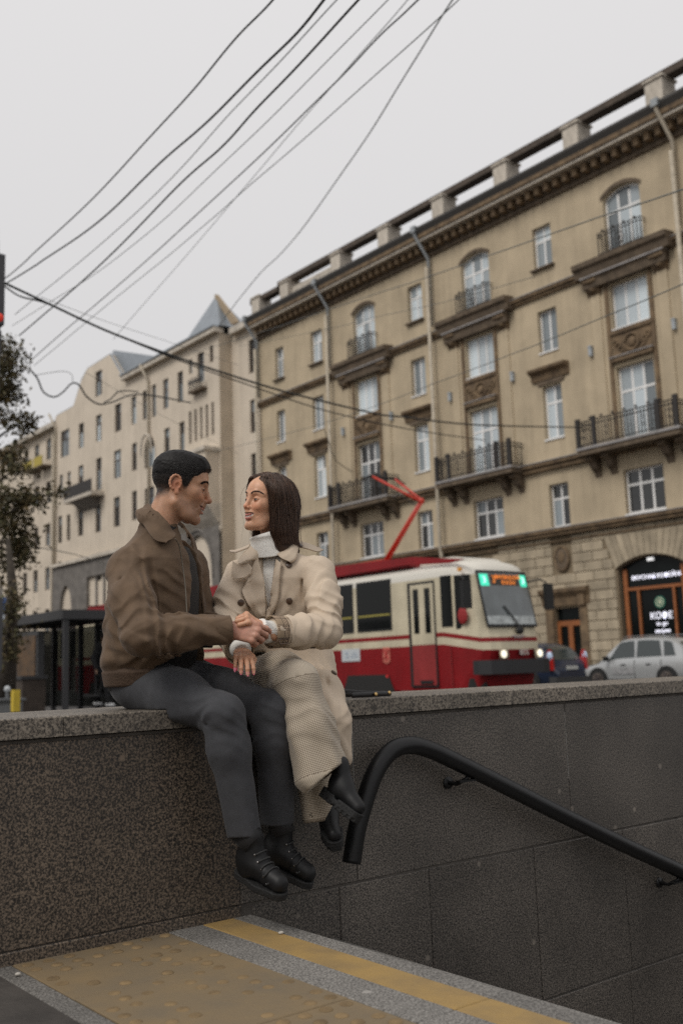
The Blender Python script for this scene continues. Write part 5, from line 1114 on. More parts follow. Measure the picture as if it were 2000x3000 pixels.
wire('contact_wire',[(9.609,5.568,5.904),(11.718,9.444,7.254),(14.384,15.380,9.036),(16.537,21.120,10.601),(18.944,27.912,12.367),(21.557,37.044,14.559)],.011,WIREG,'upper of the grey wires crossing the yellow facade','wire',wob=.004)
wire('contact_wire',[(14.965,12.468,8.320),(16.354,16.342,9.308),(17.648,20.277,10.377),(19.031,24.144,11.430),(21.054,32.474,13.512)],.008,WIREG,'faint wire below the upper one on the left of the yellow facade','wire')
wire('contact_wire',[(10.558,6.230,5.279),(13.114,10.479,6.206),(15.448,14.915,7.091),(17.814,20.620,7.971),(19.699,26.725,8.777),(22.318,37.292,10.234)],.010,WIREG,'lower grey wire crossing the yellow facade towards the tram','wire',wob=.004)
wire('span_wire',[(16.107,24.106,10.328),(19.031,24.723,8.499),(19.896,25.433,7.963),(20.222,25.512,7.559),(21.137,25.860,7.342)],.014,WIRE,'drooping cable beside the balcony left of the pantograph','cable') if False else wire('span_wire',[(19.736,25.451,8.516),(19.922,25.413,7.962),(20.222,25.512,7.559),(21.137,25.860,7.342)],.016,WIRE,'drooping cable beside the balcony left of the pantograph','cable')
wire('span_wire',[(7.035,17.586,7.895),(10.062,21.393,9.163),(14.365,25.471,10.454),(18.994,29.320,11.587)],.007,WIREG,'faint wire fanning right from the mast under the sagging cable','wire'); wire('span_wire',[(12.286,27.269,9.751),(16.085,29.488,9.384),(21.342,33.070,9.333)],.007,WIREG,'faint wire across the front of the pale building','wire')
wire('span_wire',[(9.066,23.218,3.953),(10.342,24.762,4.087),(12.578,28.098,4.382),(15.084,31.257,4.482)],.014,WIREG,'short cable over the street beside the shelter roof','wire')
# tree at the left edge
LEAF=mat('autumn_leaf',(.050,.052,.020),rough=.7,rnd=.0,attr='tint'); BARK=mat('bark',(.05,.04,.03),rough=.95,var=.4,scale=9,bump=.6,bscale=18)
def tree(label,base,h,blobs,nleaf,leaf,seed):
    rng=np.random.RandomState(seed); T=thing('tree',label,'tree',base); b=np.array(base,float)
    mb=MB().tube([b,b+[.05,.0,h*.35],b+[.12,.1,h*.62],b+[.05,.2,h*.9]],[.17,.14,.10,.04],10)
    for c,r in blobs:
        c=np.array(c); s_=b+[.06,.05,min(h*.75,max(h*.3,c[2]-b[2]-1.0))]; m=(s_+c)/2+[0,0,.25]; mb.tube(spline([s_,m,c],8),np.linspace(.06,.012,8),6)
    mb.build('trunk',BARK,T,True)
    V=[];F=[];C=[]
    for c,r in blobs:
        c=np.array(c); r=np.array(r if hasattr(r,'__len__') else (r,r,r)); n=int(nleaf*r[0]*r[2])
        for k in range(n):
            if k%9==0: d=rng.randn(3); d/=np.linalg.norm(d); cl=c+d*r*rng.rand()**.45
            p=cl+rng.randn(3)*.10; a=rng.randn(3); a/=np.linalg.norm(a); q=np.cross(a,rng.randn(3)); q/=np.linalg.norm(q); s=leaf*(.6+.8*rng.rand()); o=len(V)
            V+=[p-a*s,p-q*s*.5+a*s*.1,p+a*s,p+q*s*.5+a*s*.1]; F.append((o,o+1,o+2,o+3)); t=rng.rand(); col=np.array([.055,.055,.018])*(1-t)+np.array([.085,.055,.018])*t; col=col*(.5+.9*rng.rand()); C+=[col]*4
    o=mesh_np('crown',np.array(V),np.array(F),LEAF,T,np.array(C),False); return T
tree('dark autumn tree at the left edge behind the mast',(7.329,22.648,0.753),9.2,[((7.544,20.496,7.492),(.34,.3,.5)),((7.504,20.655,6.854),(.36,.3,.3)),((7.839,20.641,6.226),(.33,.3,.26)),((7.620,20.816,5.569),(.42,.4,.2)),((7.703,20.438,5.179),(.35,.3,.16)),((7.617,20.375,4.534),(.55,.4,.22)),((7.968,19.977,4.479),(.34,.2,.13)),((8.219,19.619,4.621),(.14,.1,.08)),((7.700,20.670,4.023),(.55,.4,.32)),((7.943,20.814,3.621),(.34,.4,.3)),((7.778,21.141,3.287),(.35,.3,.22)),((7.244,21.478,7.013),(.6,.6,1.0)),((7.337,21.836,4.826),(.6,.6,.9)),((7.941,20.611,3.346),(.2,.2,.08))],3900,.058,3)
tree('small thin young tree in front of the shelter at the left edge',(7.047,19.043,0.481),3.4,[((6.886,18.591,2.105),(.35,.3,.35)),((7.059,18.545,2.293),(.28,.25,.3)),((7.036,18.712,1.544),(.28,.25,.3)),((6.859,18.748,1.422),(.3,.25,.4))],1500,.045,8)
# tram stop shelter
SHM=mat('shelter_frame',(.035,.035,.037),rough=.5); SHG=mat('shelter_glass',(.035,.037,.036),rough=.08,spec=.6); AD=mat('poster_brown',(.14,.075,.03),rough=.5,var=.5,scale=2.5,col2=(.045,.030,.018))
SB=(10.511,24.701,0.442); sx0,sy0=SB[0],SB[1]
SH=thing('tram_shelter','dark framed glass tram stop shelter with a brown poster panel','shelter',(sx0,sy0,-.1))
MB().box(sx0-.9,sx0+.9,sy0-2.2,sy0+2.4,2.20,2.42).build('roof',SHM,SH)
for dy in (-2.1,-.45,.55,2.3): MB().box(sx0+.72,sx0+.84,sy0+dy-.05,sy0+dy+.05,-.1,2.2).build('post',SHM,SH)
for dy in (-2.1,2.3): MB().box(sx0-.84,sx0-.72,sy0+dy-.05,sy0+dy+.05,-.1,2.2).build('post',SHM,SH)
p=MB().box(sx0-.9,sx0-.74,sy0-.75,sy0+.65,.1,2.0).build('poster_case',SHM,SH); MB().box(sx0-.92,sx0-.89,sy0-.62,sy0+.52,.28,1.9).build('poster',AD,p)
TG=mat('tinted_shelter_glass',(.03,.032,.032),rough=.1,spec=.3); _nt,_b=nodes_of(TG); _t=_nt.nodes.new('ShaderNodeBsdfTransparent'); _t.inputs[0].default_value=(.42,.43,.42,1); _m=_nt.nodes.new('ShaderNodeMixShader'); _m.inputs[0].default_value=.35; _nt.links.new(_t.outputs[0],_m.inputs[1]); _nt.links.new(_b.outputs[0],_m.inputs[2]); _nt.links.new(_m.outputs[0],_nt.nodes['Material Output'].inputs[0])
for ya,yb in ((-2.04,-.51),(-.39,.49),(.61,2.24)): MB().box(sx0+.77,sx0+.79,sy0+ya,sy0+yb,.1,2.15).build('glass_panel',TG,SH)
MB().box(sx0-.70,sx0+.70,sy0+2.29,sy0+2.31,.1,2.15).build('glass_panel',TG,SH)
MB().box(sx0+.2,sx0+.6,sy0-1.6,sy0-.9,.38,.44).box(sx0+.35,sx0+.45,sy0-1.3,sy0-1.2,-.1,.38).build('bench',SHM,SH)
# yellow bollard and cabinet
YM=mat('bollard_yellow',(.50,.36,.03),rough=.6,var=.2,scale=8)
B0=(5.866,15.473,0.386); BO=thing('bollard','yellow marker post beside the grey cabinet at the lower left','bollard',(B0[0],B0[1],-.1)); MB().box(B0[0]-.05,B0[0]+.05,B0[1]-.06,B0[1]+.06,-.1,.69).build('post',YM,BO); MB().box(B0[0]-.056,B0[0]+.056,B0[1]-.066,B0[1]+.066,.30,.36).build('band',mat('black_band',(.02,.02,.02)),BO)
C0=(5.900,15.965,0.380); CBT=thing('utility_cabinet','grey metal cabinet at the left edge behind the wall','cabinet',(C0[0],C0[1],-.1)); GC=mat('cabinet_grey',(.12,.125,.13),rough=.6,var=.15,scale=3); MB().cham(C0[0]-.22,C0[0]+.22,C0[1]-.16,C0[1]+.2,-.1,.52,.02,'-y').build('case',GC,CBT); MB().box(C0[0]-.25,C0[0]+.25,C0[1]-.19,C0[1]+.23,.52,.56).build('lid',GC,CBT); MB().box(C0[0]-.17,C0[0]+.17,C0[1]-.172,C0[1]-.155,-.02,.46).build('door',mat('cabinet_door',(.15,.155,.16),rough=.6),CBT); MB().ball((C0[0]+.02,C0[1],.70),.055,10,8).build('globe',mat('white_globe',(.4,.42,.43),rough=.4),CBT); MB().tube([(C0[0]+.02,C0[1],.55),(C0[0]+.02,C0[1],.65)],.03,6).build('stem',GC,CBT)
N0=(9.323,23.714,0.410); BN=thing('litter_bin','brown square street litter bin left of the shelter','bin',(N0[0],N0[1],-.1)); MB().prism([(-.28,-.28),(.28,-.28),(.28,.28),(-.28,.28)],0,.95,'z').build('body',mat('bin_brown',(.06,.045,.035),rough=.8,var=.3,scale=6),BN).location=(N0[0],N0[1],-.1); MB().box(N0[0]-.32,N0[0]+.32,N0[1]-.32,N0[1]+.32,.85,.93).build('rim',SHM,BN)
G0=(9.730,25.786,1.380); SG=thing('street_sign','yellow notice board on a post left of the shelter','sign',(G0[0],G0[1],-.1)); MB().tube([(G0[0],G0[1],-.1),(G0[0],G0[1],2.0)],.035,8).build('post',SHM,SG); MB().box(G0[0]-.28,G0[0]+.28,G0[1]-.06,G0[1]-.035,1.05,1.65).build('board',mat('notice_yellow',(.42,.22,.05),rough=.6,var=.3,scale=6),SG)
K0=(10.901,29.736,2.868); SK=thing('street_sign','round blue road sign half hidden by leaves at the left edge','sign',(K0[0],K0[1],-.1)); MB().tube([(K0[0],K0[1]+.04,-.1),(K0[0],K0[1]+.04,3.3)],.035,8).build('post',SHM,SK); MB().disc((K0[0],K0[1],2.9),(-.5,-1,0),.36,.03,24).build('plate',mat('sign_blue',(.03,.08,.22),rough=.4),SK); MB().disc((K0[0]-.02,K0[1]-.03,2.55),(-.5,-1,0),.2,.03,20).build('plate',mat('sign_pale',(.5,.55,.6),rough=.4),SK)
# passers-by
def pedestrian(label,foot,h,az,top,legs,head=(.25,.15,.1),hair=(.02,.015,.012),shoe=(.5,.5,.5),stride=.22,bag=None,seed=0):
    M=frame(az); o=np.array([foot[0],foot[1],-.1 if foot[2]>50 else foot[2]]); k=h/1.78
    L=lambda *a: np.array(a)*k
    J=dict(hip=L(0,0,.93),knF=L(stride*.75,-.09,.50),anF=L(stride,-.09,.09),knB=L(-stride*.2,.09,.49),anB=L(-stride*1.1,.09,.12),ch=L(.01,0,1.30),nk=L(.02,0,1.50),shR=L(0,-.19,1.42),shL=L(0,.19,1.42),elR=L(-.10,-.25,1.14),elL=L(.06,.25,1.14),waR=L(-.02,-.26,.90),waL=L(.20,.24,.92),hd=L(.045,0,1.64))
    wl=lambda P: np.asarray(P)@M.T+o
    def skin(P): return su(.02*k,ell(P,J['hd'],L(.092,.074,.115)),rc(P,J['nk'],J['hd']-L(.03,0,.05),.052*k,.05*k),rc(P,J['ch'],J['nk'],.08*k,.05*k),rc(P,J['waR'],J['waR']+L(.03,0,-.13),.030*k,.022*k),rc(P,J['waL'],J['waL']+L(.05,0,-.12),.030*k,.022*k),rc(P,J['elR'],J['waR'],.035*k,.03*k),rc(P,J['elL'],J['waL'],.035*k,.03*k),rc(P,J['shR'],J['elR'],.04*k,.035*k),rc(P,J['shL'],J['elL'],.04*k,.035*k),ell(P,J['hd']+L(.095,0,-.015),L(.02,.012,.016)))
    v,q=surface(skin,L(-.4,-.4,.7),L(.5,.4,1.85),.02); P_=mesh_np('person',wl(v),q,mat('passer_skin_%d'%seed,head,rough=.6)); tag(P_,label,'person','passers-by at the tram stop')
    def coat(P): return su(.03*k,rc(P,J['hip']-L(0,0,.06),J['ch'],.155*k,.165*k,(M.T@M[:,0]*0+np.array([1,0,0]),.75)),rc(P,J['shR'],J['shL'],.075*k),rc(P,J['shR'],J['elR'],.070*k,.06*k),rc(P,J['elR'],J['waR'],.06*k,.045*k),rc(P,J['shL'],J['elL'],.07*k,.06*k),rc(P,J['elL'],J['waL'],.06*k,.045*k))+.006*vnoise(P,14)
    v,q=surface(coat,L(-.4,-.42,.6),L(.5,.42,1.6),.02); mesh_np('coat',wl(v),q,cloth('coat_%d'%seed,top),P_)
    def tr(P): return su(.03*k,ell(P,J['hip']-L(0,0,.03),L(.13,.165,.12)),chain(P,[J['hip']+L(0,-.09,-.03),J['knF'],J['anF']],[.092*k,.068*k,.055*k],.03),chain(P,[J['hip']+L(0,.09,-.03),J['knB'],J['anB']],[.092*k,.068*k,.055*k],.03))+.006*vnoise(P,12)
    v,q=surface(tr,L(-.5,-.3,.02),L(.5,.3,1.1),.02); mesh_np('trousers',wl(v),q,cloth('legs_%d'%seed,legs),P_)
    hb=lambda P: np.maximum(ell(P,J['hd']+L(-.012,0,.022),L(.098,.083,.112)),(P[:,0]-J['hd'][0]-.045*k)-.6*(P[:,2]-J['hd'][2]-.05*k)*0)
    v,q=surface(hb,J['hd']-.2,J['hd']+.2,.016); mesh_np('hair',wl(v),q,mat('hair_%d'%seed,hair,rough=.7),P_)
    for a in ('anF','anB'):
        sh=lambda P,a=a: smin(rc(P,J[a]+L(-.04,0,-.045),J[a]+L(.14,0,-.055),.045*k,.036*k),rc(P,J[a],J[a]+L(-.01,0,-.04),.045*k),.02)
        v,q=surface(sh,J[a]-.2,J[a]+.28,.015); mesh_np('shoe',wl(v),q,mat('shoe_%d'%seed,shoe,rough=.6),P_)
    if bag is not None:
        bg=MB().cham(-.08,.08,-.16,.16,-.2,.2,.03,'-x').build('backpack',mat('bag_%d'%seed,bag,rough=.7),P_); bg.location=tuple(wl(L(-.22,0,1.2))); bg.rotation_euler=(0,0,math.atan2(M[1,0],M[0,0])); bg.matrix_parent_inverse=Matrix.Identity(4)
    return P_
pedestrian('passer-by all in black with pale shoes, just left of the man on the wall',(10.918,23.141,0.138),1.82,150,(.010,.010,.011),(.008,.008,.009),shoe=(.6,.6,.6),seed=1)
pedestrian('passer-by in grey trousers with an orange-red top, close behind the man in the brown jacket',(12.052,24.815,0.193),1.66,100,(.20,.045,.02),(.13,.13,.135),shoe=(.45,.40,.36),seed=2)
pedestrian('passer-by in a dark coat and white hat beside the litter bin',(10.378,26.756,0.407),1.70,200,(.02,.02,.022),(.03,.03,.035),hair=(.6,.55,.55),shoe=(.03,.03,.03),bag=(.35,.04,.02),seed=3)
pedestrian('passer-by in dark clothes near the left edge behind the cabinet',(10.585,27.887,0.399),1.68,170,(.018,.017,.02),(.02,.02,.025),hair=(.35,.35,.36),shoe=(.03,.03,.03),seed=4)
pedestrian('passer-by with a dark red coat in front of the pointed doorway',(12.990,32.439,0.409),1.70,230,(.09,.015,.015),(.02,.02,.02),shoe=(.03,.03,.03),seed=5)
# ---------------------------------------------------------------- the man
HAIRD=mat('hair_black',(.008,.0065,.006),rough=.55,attr=None,spec=.22)
def build_man():
    HO=V3(*(1.806,3.204,1.497)); M=frame(119,-11,1)
    s=dict(wid=.0765,face=.058,jaw=.050,eye=.55,nose=1.02,smile=1.5,open=.0085,neck_to=(-.040,0,-.150),neckr=.052,stubble=.55,lip=(.40,.19,.145),g=.9)
    skin=(.46,.25,.152); f=head_sdf(s); ti=head_tint(s,skin)
    parts=[]
    # faded hair on the skin itself: short growth that thins towards the ear
    def line(P):            # >0 above the hair line
        x,z=P[:,0],P[:,2]
        front=.066+.0*z; lim=np.interp(x,[-.11,-.06,-.03,-.016,.000,.018,.030,.048,.060,.075,.1],[-.075,-.058,-.036,.03,.022,-.012,-.008,.040,.046,.066,.078])
        return z-lim
    def tint(P):
        c=ti(P); l=line(P); z=P[:,2]
        dens=np.clip(l/np.where(P[:,0]<-.01,.034,.016),0,1)**.75*np.where(z>.0,.985,.95)*(np.abs(P[:,1])<.0805)
        dens=dens*(1+.22*vnoise(P,420)*(dens<.97))
        dens=np.clip(dens,0,.985)[:,None]; return c*(1-dens)+np.array([.011,.009,.008])*dens
    parts.append(local_surface(f,M,HO,(-.13,-.10,-.2),(.145,.10,.15),.002,tint))
    # hidden trunk keeps the body whole
    nb=place(M,HO)([[-.05,0,-.15]])[0]
    trunk=lambda P: su(.03,rc(P,nb,(1.772,3.271,1.294),.052,.05),rc(P,(1.766,3.298,1.246),(1.818,3.412,0.854),.10,.11),rc(P,(1.676,3.256,1.166),(1.894,3.376,1.188),.04))
    v,q=surface(trunk,(1.45,3.05,.68),(2.15,3.65,1.45),.016); parts.append((v,q,np.tile(skin,(len(v),1))))
    # right hand, back to the viewer, thumb on top
    RO=V3(*(1.862,2.958,0.975)); RM=frame_xz(V3(*(1.912,2.908,0.963))-RO,V3(-.50,-.80,.30)); RM=RM if (RM[:,1]@V3(0,0,1))>0 else RM
    hf,nl=hand_sdf(1.02,[(38,34,20),(52,44,30),(58,50,34),(62,52,34)],2,[(.022,.022,-.006),(.044,.038,-.002),(.062,.040,.004),(.080,.034,.006)])
    hskin=np.array([.46,.235,.165])
    htint=lambda P: np.tile(hskin,(len(P),1))*(1+.25*vnoise(P,60)[:,None]*np.array([.4,1,1]))
    parts.append(local_surface(hf,RM,RO,(-.08,-.06,-.10),(.18,.09,.04),.0016,htint))
    LO=V3(*(1.945,3.154,0.994)); LM=frame_xz(V3(.75,-.35,-.1),V3(-.2,-.3,.93)); lf,nl2=hand_sdf(1.0,[(20,30,20)]*4,3,[(.022,.022,-.008),(.048,.045,-.016),(.072,.052,-.02),(.09,.05,-.02)])
    parts.append(local_surface(lf,LM,LO,(-.08,-.06,-.10),(.18,.09,.04),.003,htint))
    P_=merge_meshes('person',parts,SKIN)
    tag(P_,'man in a brown suede jacket and dark grey trousers sitting on the wall, in profile','person','couple on the wall')
    eyes(M,HO,P_,(2.012,3.123,1.472),s); brows(M,HO,P_,HAIRD,[(.0975,.010,.033),(.097,.022,.0355),(.088,.038,.0350),(.076,.049,.027)],230,.8,f)
    teeth(M,HO,P_,.024,-.0600,.0975,.0115)
    nails_on(nl[-1:],RM,RO,P_,mat('nail_plain',(.5,.28,.22),rough=.3),1)
    # hair: cap with short strands brushed forward
    def cap(P):
        t=np.interp(P[:,2],[.02,.036,.06,.085,.11],[-.002,.0015,.006,.014,.017])*np.clip((line(P)+.002)/.012,0,1)
        t=t*np.interp(np.abs(P[:,1]),[.0,.055,.072],[1,1,.7])
        x=P[:,0]; quiff=.007*np.exp(-((x-.072)/.024)**2)*np.clip((P[:,2]-.062)/.02,0,1)*(np.abs(P[:,1])<.055)
        return f(P)-(t+quiff-.0012)+.0022*vnoise(P,150)*np.clip((P[:,2]-.04)/.03,0,1)+.0012*vnoise(P,320)
    def capm(P): return np.maximum(cap(P),-line(P)*.9)
    v,q=surface(capm,(-.13,-.10,.02),(.14,.10,.155),.0022)
    hair=mesh_np('hair',place(M,HO)(v),q,HAIRD,P_)
    rng=np.random.RandomState(2); n=16000
    sp=rng.randn(n,3); sp[:,2]=np.where(sp[:,2]<-.7,-sp[:,2],sp[:,2]); sp/=np.linalg.norm(sp,axis=1)[:,None]; sp=V3(-.0,0,.04)+sp*[.105,.082,.09]
    sp=snap(f,sp,.0,4); l=line(sp); k=(l>.003)&(rng.rand(n)<np.clip(l/.02,.15,1))&(np.abs(sp[:,1])<.0815); sp=sp[k]; g,_=grad(f,sp)
    ln=np.interp(sp[:,2],[-.06,.02,.05,.085,.11],[.002,.0035,.0075,.017,.021])*(1+.3*rng.randn(len(sp)).clip(-1,1))
    fw=V3(.85,0,.15)*np.ones((len(sp),3))+rng.randn(len(sp),3)*.28; fw-=g*(fw*g).sum(1)[:,None]*.9
    up=np.interp(sp[:,0],[-.1,.02,.07],[.55,.75,1.0])[:,None]
    S=np.stack([sp+ln[:,None]*(g*up*(t-.3*t*t)+fw*.75*t*t) for t in np.linspace(0,1,4)],1)
    strands('hair_strand',place(M,HO)(S.reshape(-1,3)).reshape(S.shape),.00055,mat('hair_black_strand',(.014,.011,.010),rough=.38,spec=.45),hair)
    # ---- clothes
    az=140; fw=(math.sin(R_(az)),math.cos(R_(az)))
    rows=[(.78,1.80,3.40,.158,.20),(.86,1.79,3.385,.158,.196),(.91,1.782,3.365,.164,.206),(.98,1.775,3.345,.162,.210),(1.07,1.772,3.33,.160,.212),(1.16,1.774,3.312,.152,.210),(1.235,1.775,3.30,.134,.20),(1.29,1.772,3.285,.108,.15),(1.33,1.765,3.268,.086,.098),(1.365,1.760,3.255,.070,.074)]
    shR,elR,wrR=(1.630,3.248,1.202),(1.591,3.067,0.963),(1.861,2.965,0.977)
    shL,elL,wrL=(1.932,3.377,1.229),(1.992,3.372,1.009),(1.947,3.152,0.994)
    TEE=cloth('black_knit',(.012,.011,.011),var=.2)
    tee=lambda P: smin(stack(P,[(z,x,y,a-.022,b-.022) for z,x,y,a,b in rows[:-1]]+[(1.39,1.79,3.262,.056,.06)],fw),rc(P,shR,shL,.045),.04) if False else smin(smin(stack(P,[(z,x,y,a-.010,b-.022) for z,x,y,a,b in rows[:-2]],fw),rc(P,shR,shL,.045),.04),np.maximum(rc(P,nb+V3(.004,-.006,-.05),nb+V3(.016,-.018,.03),.0575,.0555),(P[:,2]-nb[2]-.012)+.25*((P-nb)@V3(fw[0],fw[1],0))),.02)
    sdf_obj('shirt',tee,(1.45,3.0,.70),(2.15,3.7,1.40),.008,TEE,P_)
    SUEDE=cloth('brown_suede',(.120,.076,.044),var=.22,scale=14,bump=.3,bscale=160,sheen=.08,wr=.35,ws=13)
    RIB=cloth('dark_brown_rib',(.078,.048,.030),var=.15)
    V=lambda p: np.array(p,float)
    def jacket(P):
        d=stack(P,rows,fw)
        d=smin(d,rc(P,shR,shL,.073,.073),.05)
        d=smin(d,np.maximum(rc(P,nb+V3(0,0,-.07),nb+V3(.006,-.006,.03),.069,.064),(P[:,2]-nb[2]-.026)+.55*((P-nb)@V3(fw[0],fw[1],0))),.012)
        ar=chain(P,[V(shR),(V(shR)+V(elR))/2+V3(-.012,0,0),V(elR),V(elR)*.55+V(wrR)*.45,V(wrR)],[.078,.078,.066,.060,.049],.03)
        al=chain(P,[V(shL),V(elL),V(wrL)],[.078,.062,.046],.03)
        d=smin(d,al,.03); d=smin(d,ar,.012)
        # folds: soft irregularity, bunching at the elbow, drape at the back
        d=d+folds(P,16,.005,(1,1,.45),1.7)+wrinkle(P,(.5,-.3,.9),110,.0024,1.3)+wrinkle(P,(-.6,.2,.8),95,.0022,4.1)+.005*fold((P@V3(.7,-.2,1.0))*42+vnoise(P,9)*7)*np.exp(-((P[:,2]-.93)/.09)**2)
        e=V(elR); w=V(wrR); u=(w-e)/np.linalg.norm(w-e); sd=np.array([.5,-.8,.2])
        t=(P-e)@u; near=np.exp(-(ar/.02)**2)
        tw=vnoise(P,14)
        d=d-near*.0062*fold(t*150+tw*9)*np.exp(-((t-.055)/.06)**2)
        t2=(P-e)@(V(shR)-e)/np.linalg.norm(V(shR)-e); d=d-near*.006*fold(t2*130+tw*9+.8)*np.exp(-((t2-.05)/.05)**2)
        d=d-near*.0042*fold(t*80+((P-e)@V3(0,.4,.9))*60+tw*6)*np.exp(-((t-.16)/.07)**2)
        d=d+crease(P,[(1.556,3.160,1.154),(1.564,3.134,1.060),(1.582,3.136,0.980)],.012,.012)+crease(P,[(1.696,3.123,1.107),(1.683,3.121,1.037),(1.643,3.119,1.013)],.012,.010)
        for a,b in (((1.651,3.420,0.835),(1.630,3.231,0.961)),((1.636,3.349,0.858),(1.630,3.207,0.948)),((1.636,3.245,0.861),(1.660,3.190,0.912))): d=d+crease(P,[a,b],.011,.009)
        # overhanging blouson above the band
        zz=P[:,2]; d=d-.010*np.exp(-((zz-.885)/.03)**2)*(ar>.01)
        # open front
        dx=P[:,0]-1.775; dy=P[:,1]-3.31; sd=-dx*fw[1]+dy*fw[0]; fr=dx*fw[0]+dy*fw[1]   # sd>0 towards his left
        near_e=np.interp(zz,[.79,.84,.9,1.0,1.1,1.25,1.32,1.4],[-.19,-.14,-.085,-.052,-.045,-.040,-.05,-.045]); far_e=np.interp(zz,[.72,.9,1.1,1.32],[.17,.13,.10,.06])
        gap=np.maximum(np.maximum(near_e-sd,sd-far_e),.035-fr)
        d=smax(d,-np.where(zz<1.46,gap,1),.006)
        d=np.maximum(d,.845-zz)
        # cut the sleeve at the cuff
        return np.maximum(d,np.where(ar<.02,(P-w)@u-.002,-1))
    jk=sdf_obj('jacket',jacket,(1.44,2.85,.80),(2.2,3.66,1.44),.0052,SUEDE,P_)
    def band(P):
        d=stack(P,[(.795,1.803,3.402,.158,.202),(.80,1.803,3.40,.161,.206),(.845,1.795,3.39,.166,.210),(.87,1.79,3.385,.150,.195)],fw)
        dx=P[:,0]-1.775; dy=P[:,1]-3.31; sd=-dx*fw[1]+dy*fw[0]; fr=dx*fw[0]+dy*fw[1]
        an=np.arctan2(sd,fr); d=d+.0011*np.sin(an*150)
        return smax(d,-np.maximum(-.16-sd+.0*fr,np.maximum(sd-.17,.03-fr)),.006)
    sdf_obj('hem_band',band,(1.5,3.1,.78),(2.1,3.7,.89),.004,RIB,jk)
    # cuff
    e,w=V(elR),V(wrR); u=(w-e)/np.linalg.norm(w-e)
    cuff=lambda P: smax(np.maximum(rc(P,w-u*.07,w+u*.02,.0505,.047),np.abs((P-w)@u+.022)-.026),-rc(P,w-u*.02,w+u*.08,.040),.003)
    sdf_obj('cuff',cuff,w-.1,w+.1,.003,SUEDE,jk)
    # collar: near flap, turned down, and the far flap behind the neck
    panel('collar',[[(1.727,3.290,1.446),(1.718,3.225,1.420),(1.729,3.179,1.377),(1.765,3.168,1.320)],[(1.704,3.272,1.432),(1.687,3.205,1.385),(1.702,3.157,1.337),(1.746,3.141,1.304)],[(1.687,3.267,1.398),(1.669,3.182,1.341),(1.680,3.143,1.301),(1.716,3.129,1.289)],[(1.686,3.269,1.392),(1.665,3.180,1.335),(1.677,3.140,1.293),(1.712,3.127,1.284)]],30,16,SUEDE,jk,jacket,.004,.006,lift=[.002,.016,.010,.005])
    panel('collar',[[(1.738,3.281,1.446),(1.812,3.328,1.430),(1.891,3.327,1.383),(1.897,3.306,1.336)],[(1.752,3.321,1.448),(1.835,3.375,1.430),(1.922,3.357,1.368),(1.932,3.331,1.328)]],24,6,SUEDE,jk,None,.006,.006)
    panel('lapel',[[(1.891,3.341,1.379),(1.904,3.299,1.342),(1.912,3.284,1.251),(1.936,3.270,1.098),(1.938,3.262,0.997)],[(1.921,3.369,1.375),(1.945,3.345,1.336),(1.968,3.344,1.246),(1.989,3.330,1.103),(1.989,3.327,0.987)]],40,6,SUEDE,jk,None,.004,.006)
    ZIP=mat('zip_metal',(.18,.16,.13),rough=.35,metal=.8)
    MB().tube(spline([(1.735,3.105,1.299),(1.758,3.118,1.275),(1.775,3.129,1.217),(1.784,3.125,1.133),(1.780,3.109,1.036)],40),.0022,6).build('zip',ZIP,jk,True)
    # trousers
    TR=cloth('charcoal_wool',(.044,.045,.050),var=.18,scale=30,bump=.2,sheen=.06,wr=.5,ws=10)
    hR,kR,aR=V((1.729,3.337,0.807)),V((1.817,2.946,0.696)),V((1.887,2.935,0.303)); hL,kL,aL=V((1.924,3.438,0.820)),V((2.055,2.996,0.691)),V((2.080,3.024,0.322))
    def trou(P):
        pel=ell(P,(1.815,3.39,.80),(.175,.165,.10))
        R=chain(P,[hR,hR*.5+kR*.5,kR,kR*.72+aR*.28,aR],[.100,.086,.060,.064,.058],.05); L=chain(P,[hL,hL*.5+kL*.5,kL,kL*.72+aL*.28,aL],[.100,.085,.060,.064,.060],.05)
        d=smin(smin(pel,R,.05),L,.02)
        for k,a,ph in ((kR,aR,0),(kL,aL,2)):
            q=P-k; t=q@((a-k)/np.linalg.norm(a-k)); s=q@V3(.5,.5,.7)
            d=d-.0026*np.sin(t*70+s*95+vnoise(P,11)*6+ph)*np.exp(-((t+.01)/.06)**2-(np.minimum(np.abs(R),np.abs(L))/.03)**2)
        d=d+folds(P,15,.004,(1,1,.5),5.1)
        for k,a in ((kR,aR),(kL,aL)): d=d+wrinkle(P,(.45,.35,.8),170,.0042,2.7,.3)*np.exp(-(np.linalg.norm(P-k-V3(-.02,.05,-.03),axis=1)/.11)**2)
        d=d+wrinkle(P,(.8,.4,.3),130,.0038,6.2,.3)*np.exp(-(np.linalg.norm(P-(hR+hL)/2-V3(.03,-.12,.05),axis=1)/.12)**2)
        for a,b in (((1.791,3.104,0.819),(1.740,3.204,0.846)),((1.839,3.128,0.830),(1.801,3.216,0.868)),((1.926,3.101,0.815),(1.864,3.194,0.854)),((1.768,2.956,0.679),(1.747,3.031,0.713)),((1.780,2.912,0.657),(1.751,2.972,0.669))): d=d+crease(P,[a,b],.009,.006)
        # hems
        uR=(aR-kR)/np.linalg.norm(aR-kR); uR=uR+V3(-.30,-.1,.10); uR/=np.linalg.norm(uR); uL=(aL-kL)/np.linalg.norm(aL-kL)
        hem=lambda a,u,r: np.where(np.linalg.norm(P-a,axis=1)<.16,(P-a)@u-.012,-1)
        d=np.maximum(d,np.maximum(hem(aR,uR,0),hem(aL,uL,0)))
        d=smax(d,-rc(P,aR-uR*.01,aR+uR*.1,.046),.002); d=smax(d,-rc(P,aL-uL*.01,aL+uL*.1,.046),.002)
        return smax(d,-np.maximum(P[:,2]-.716,np.maximum(3.098-P[:,1],-.03+0*P[:,2])),.004)
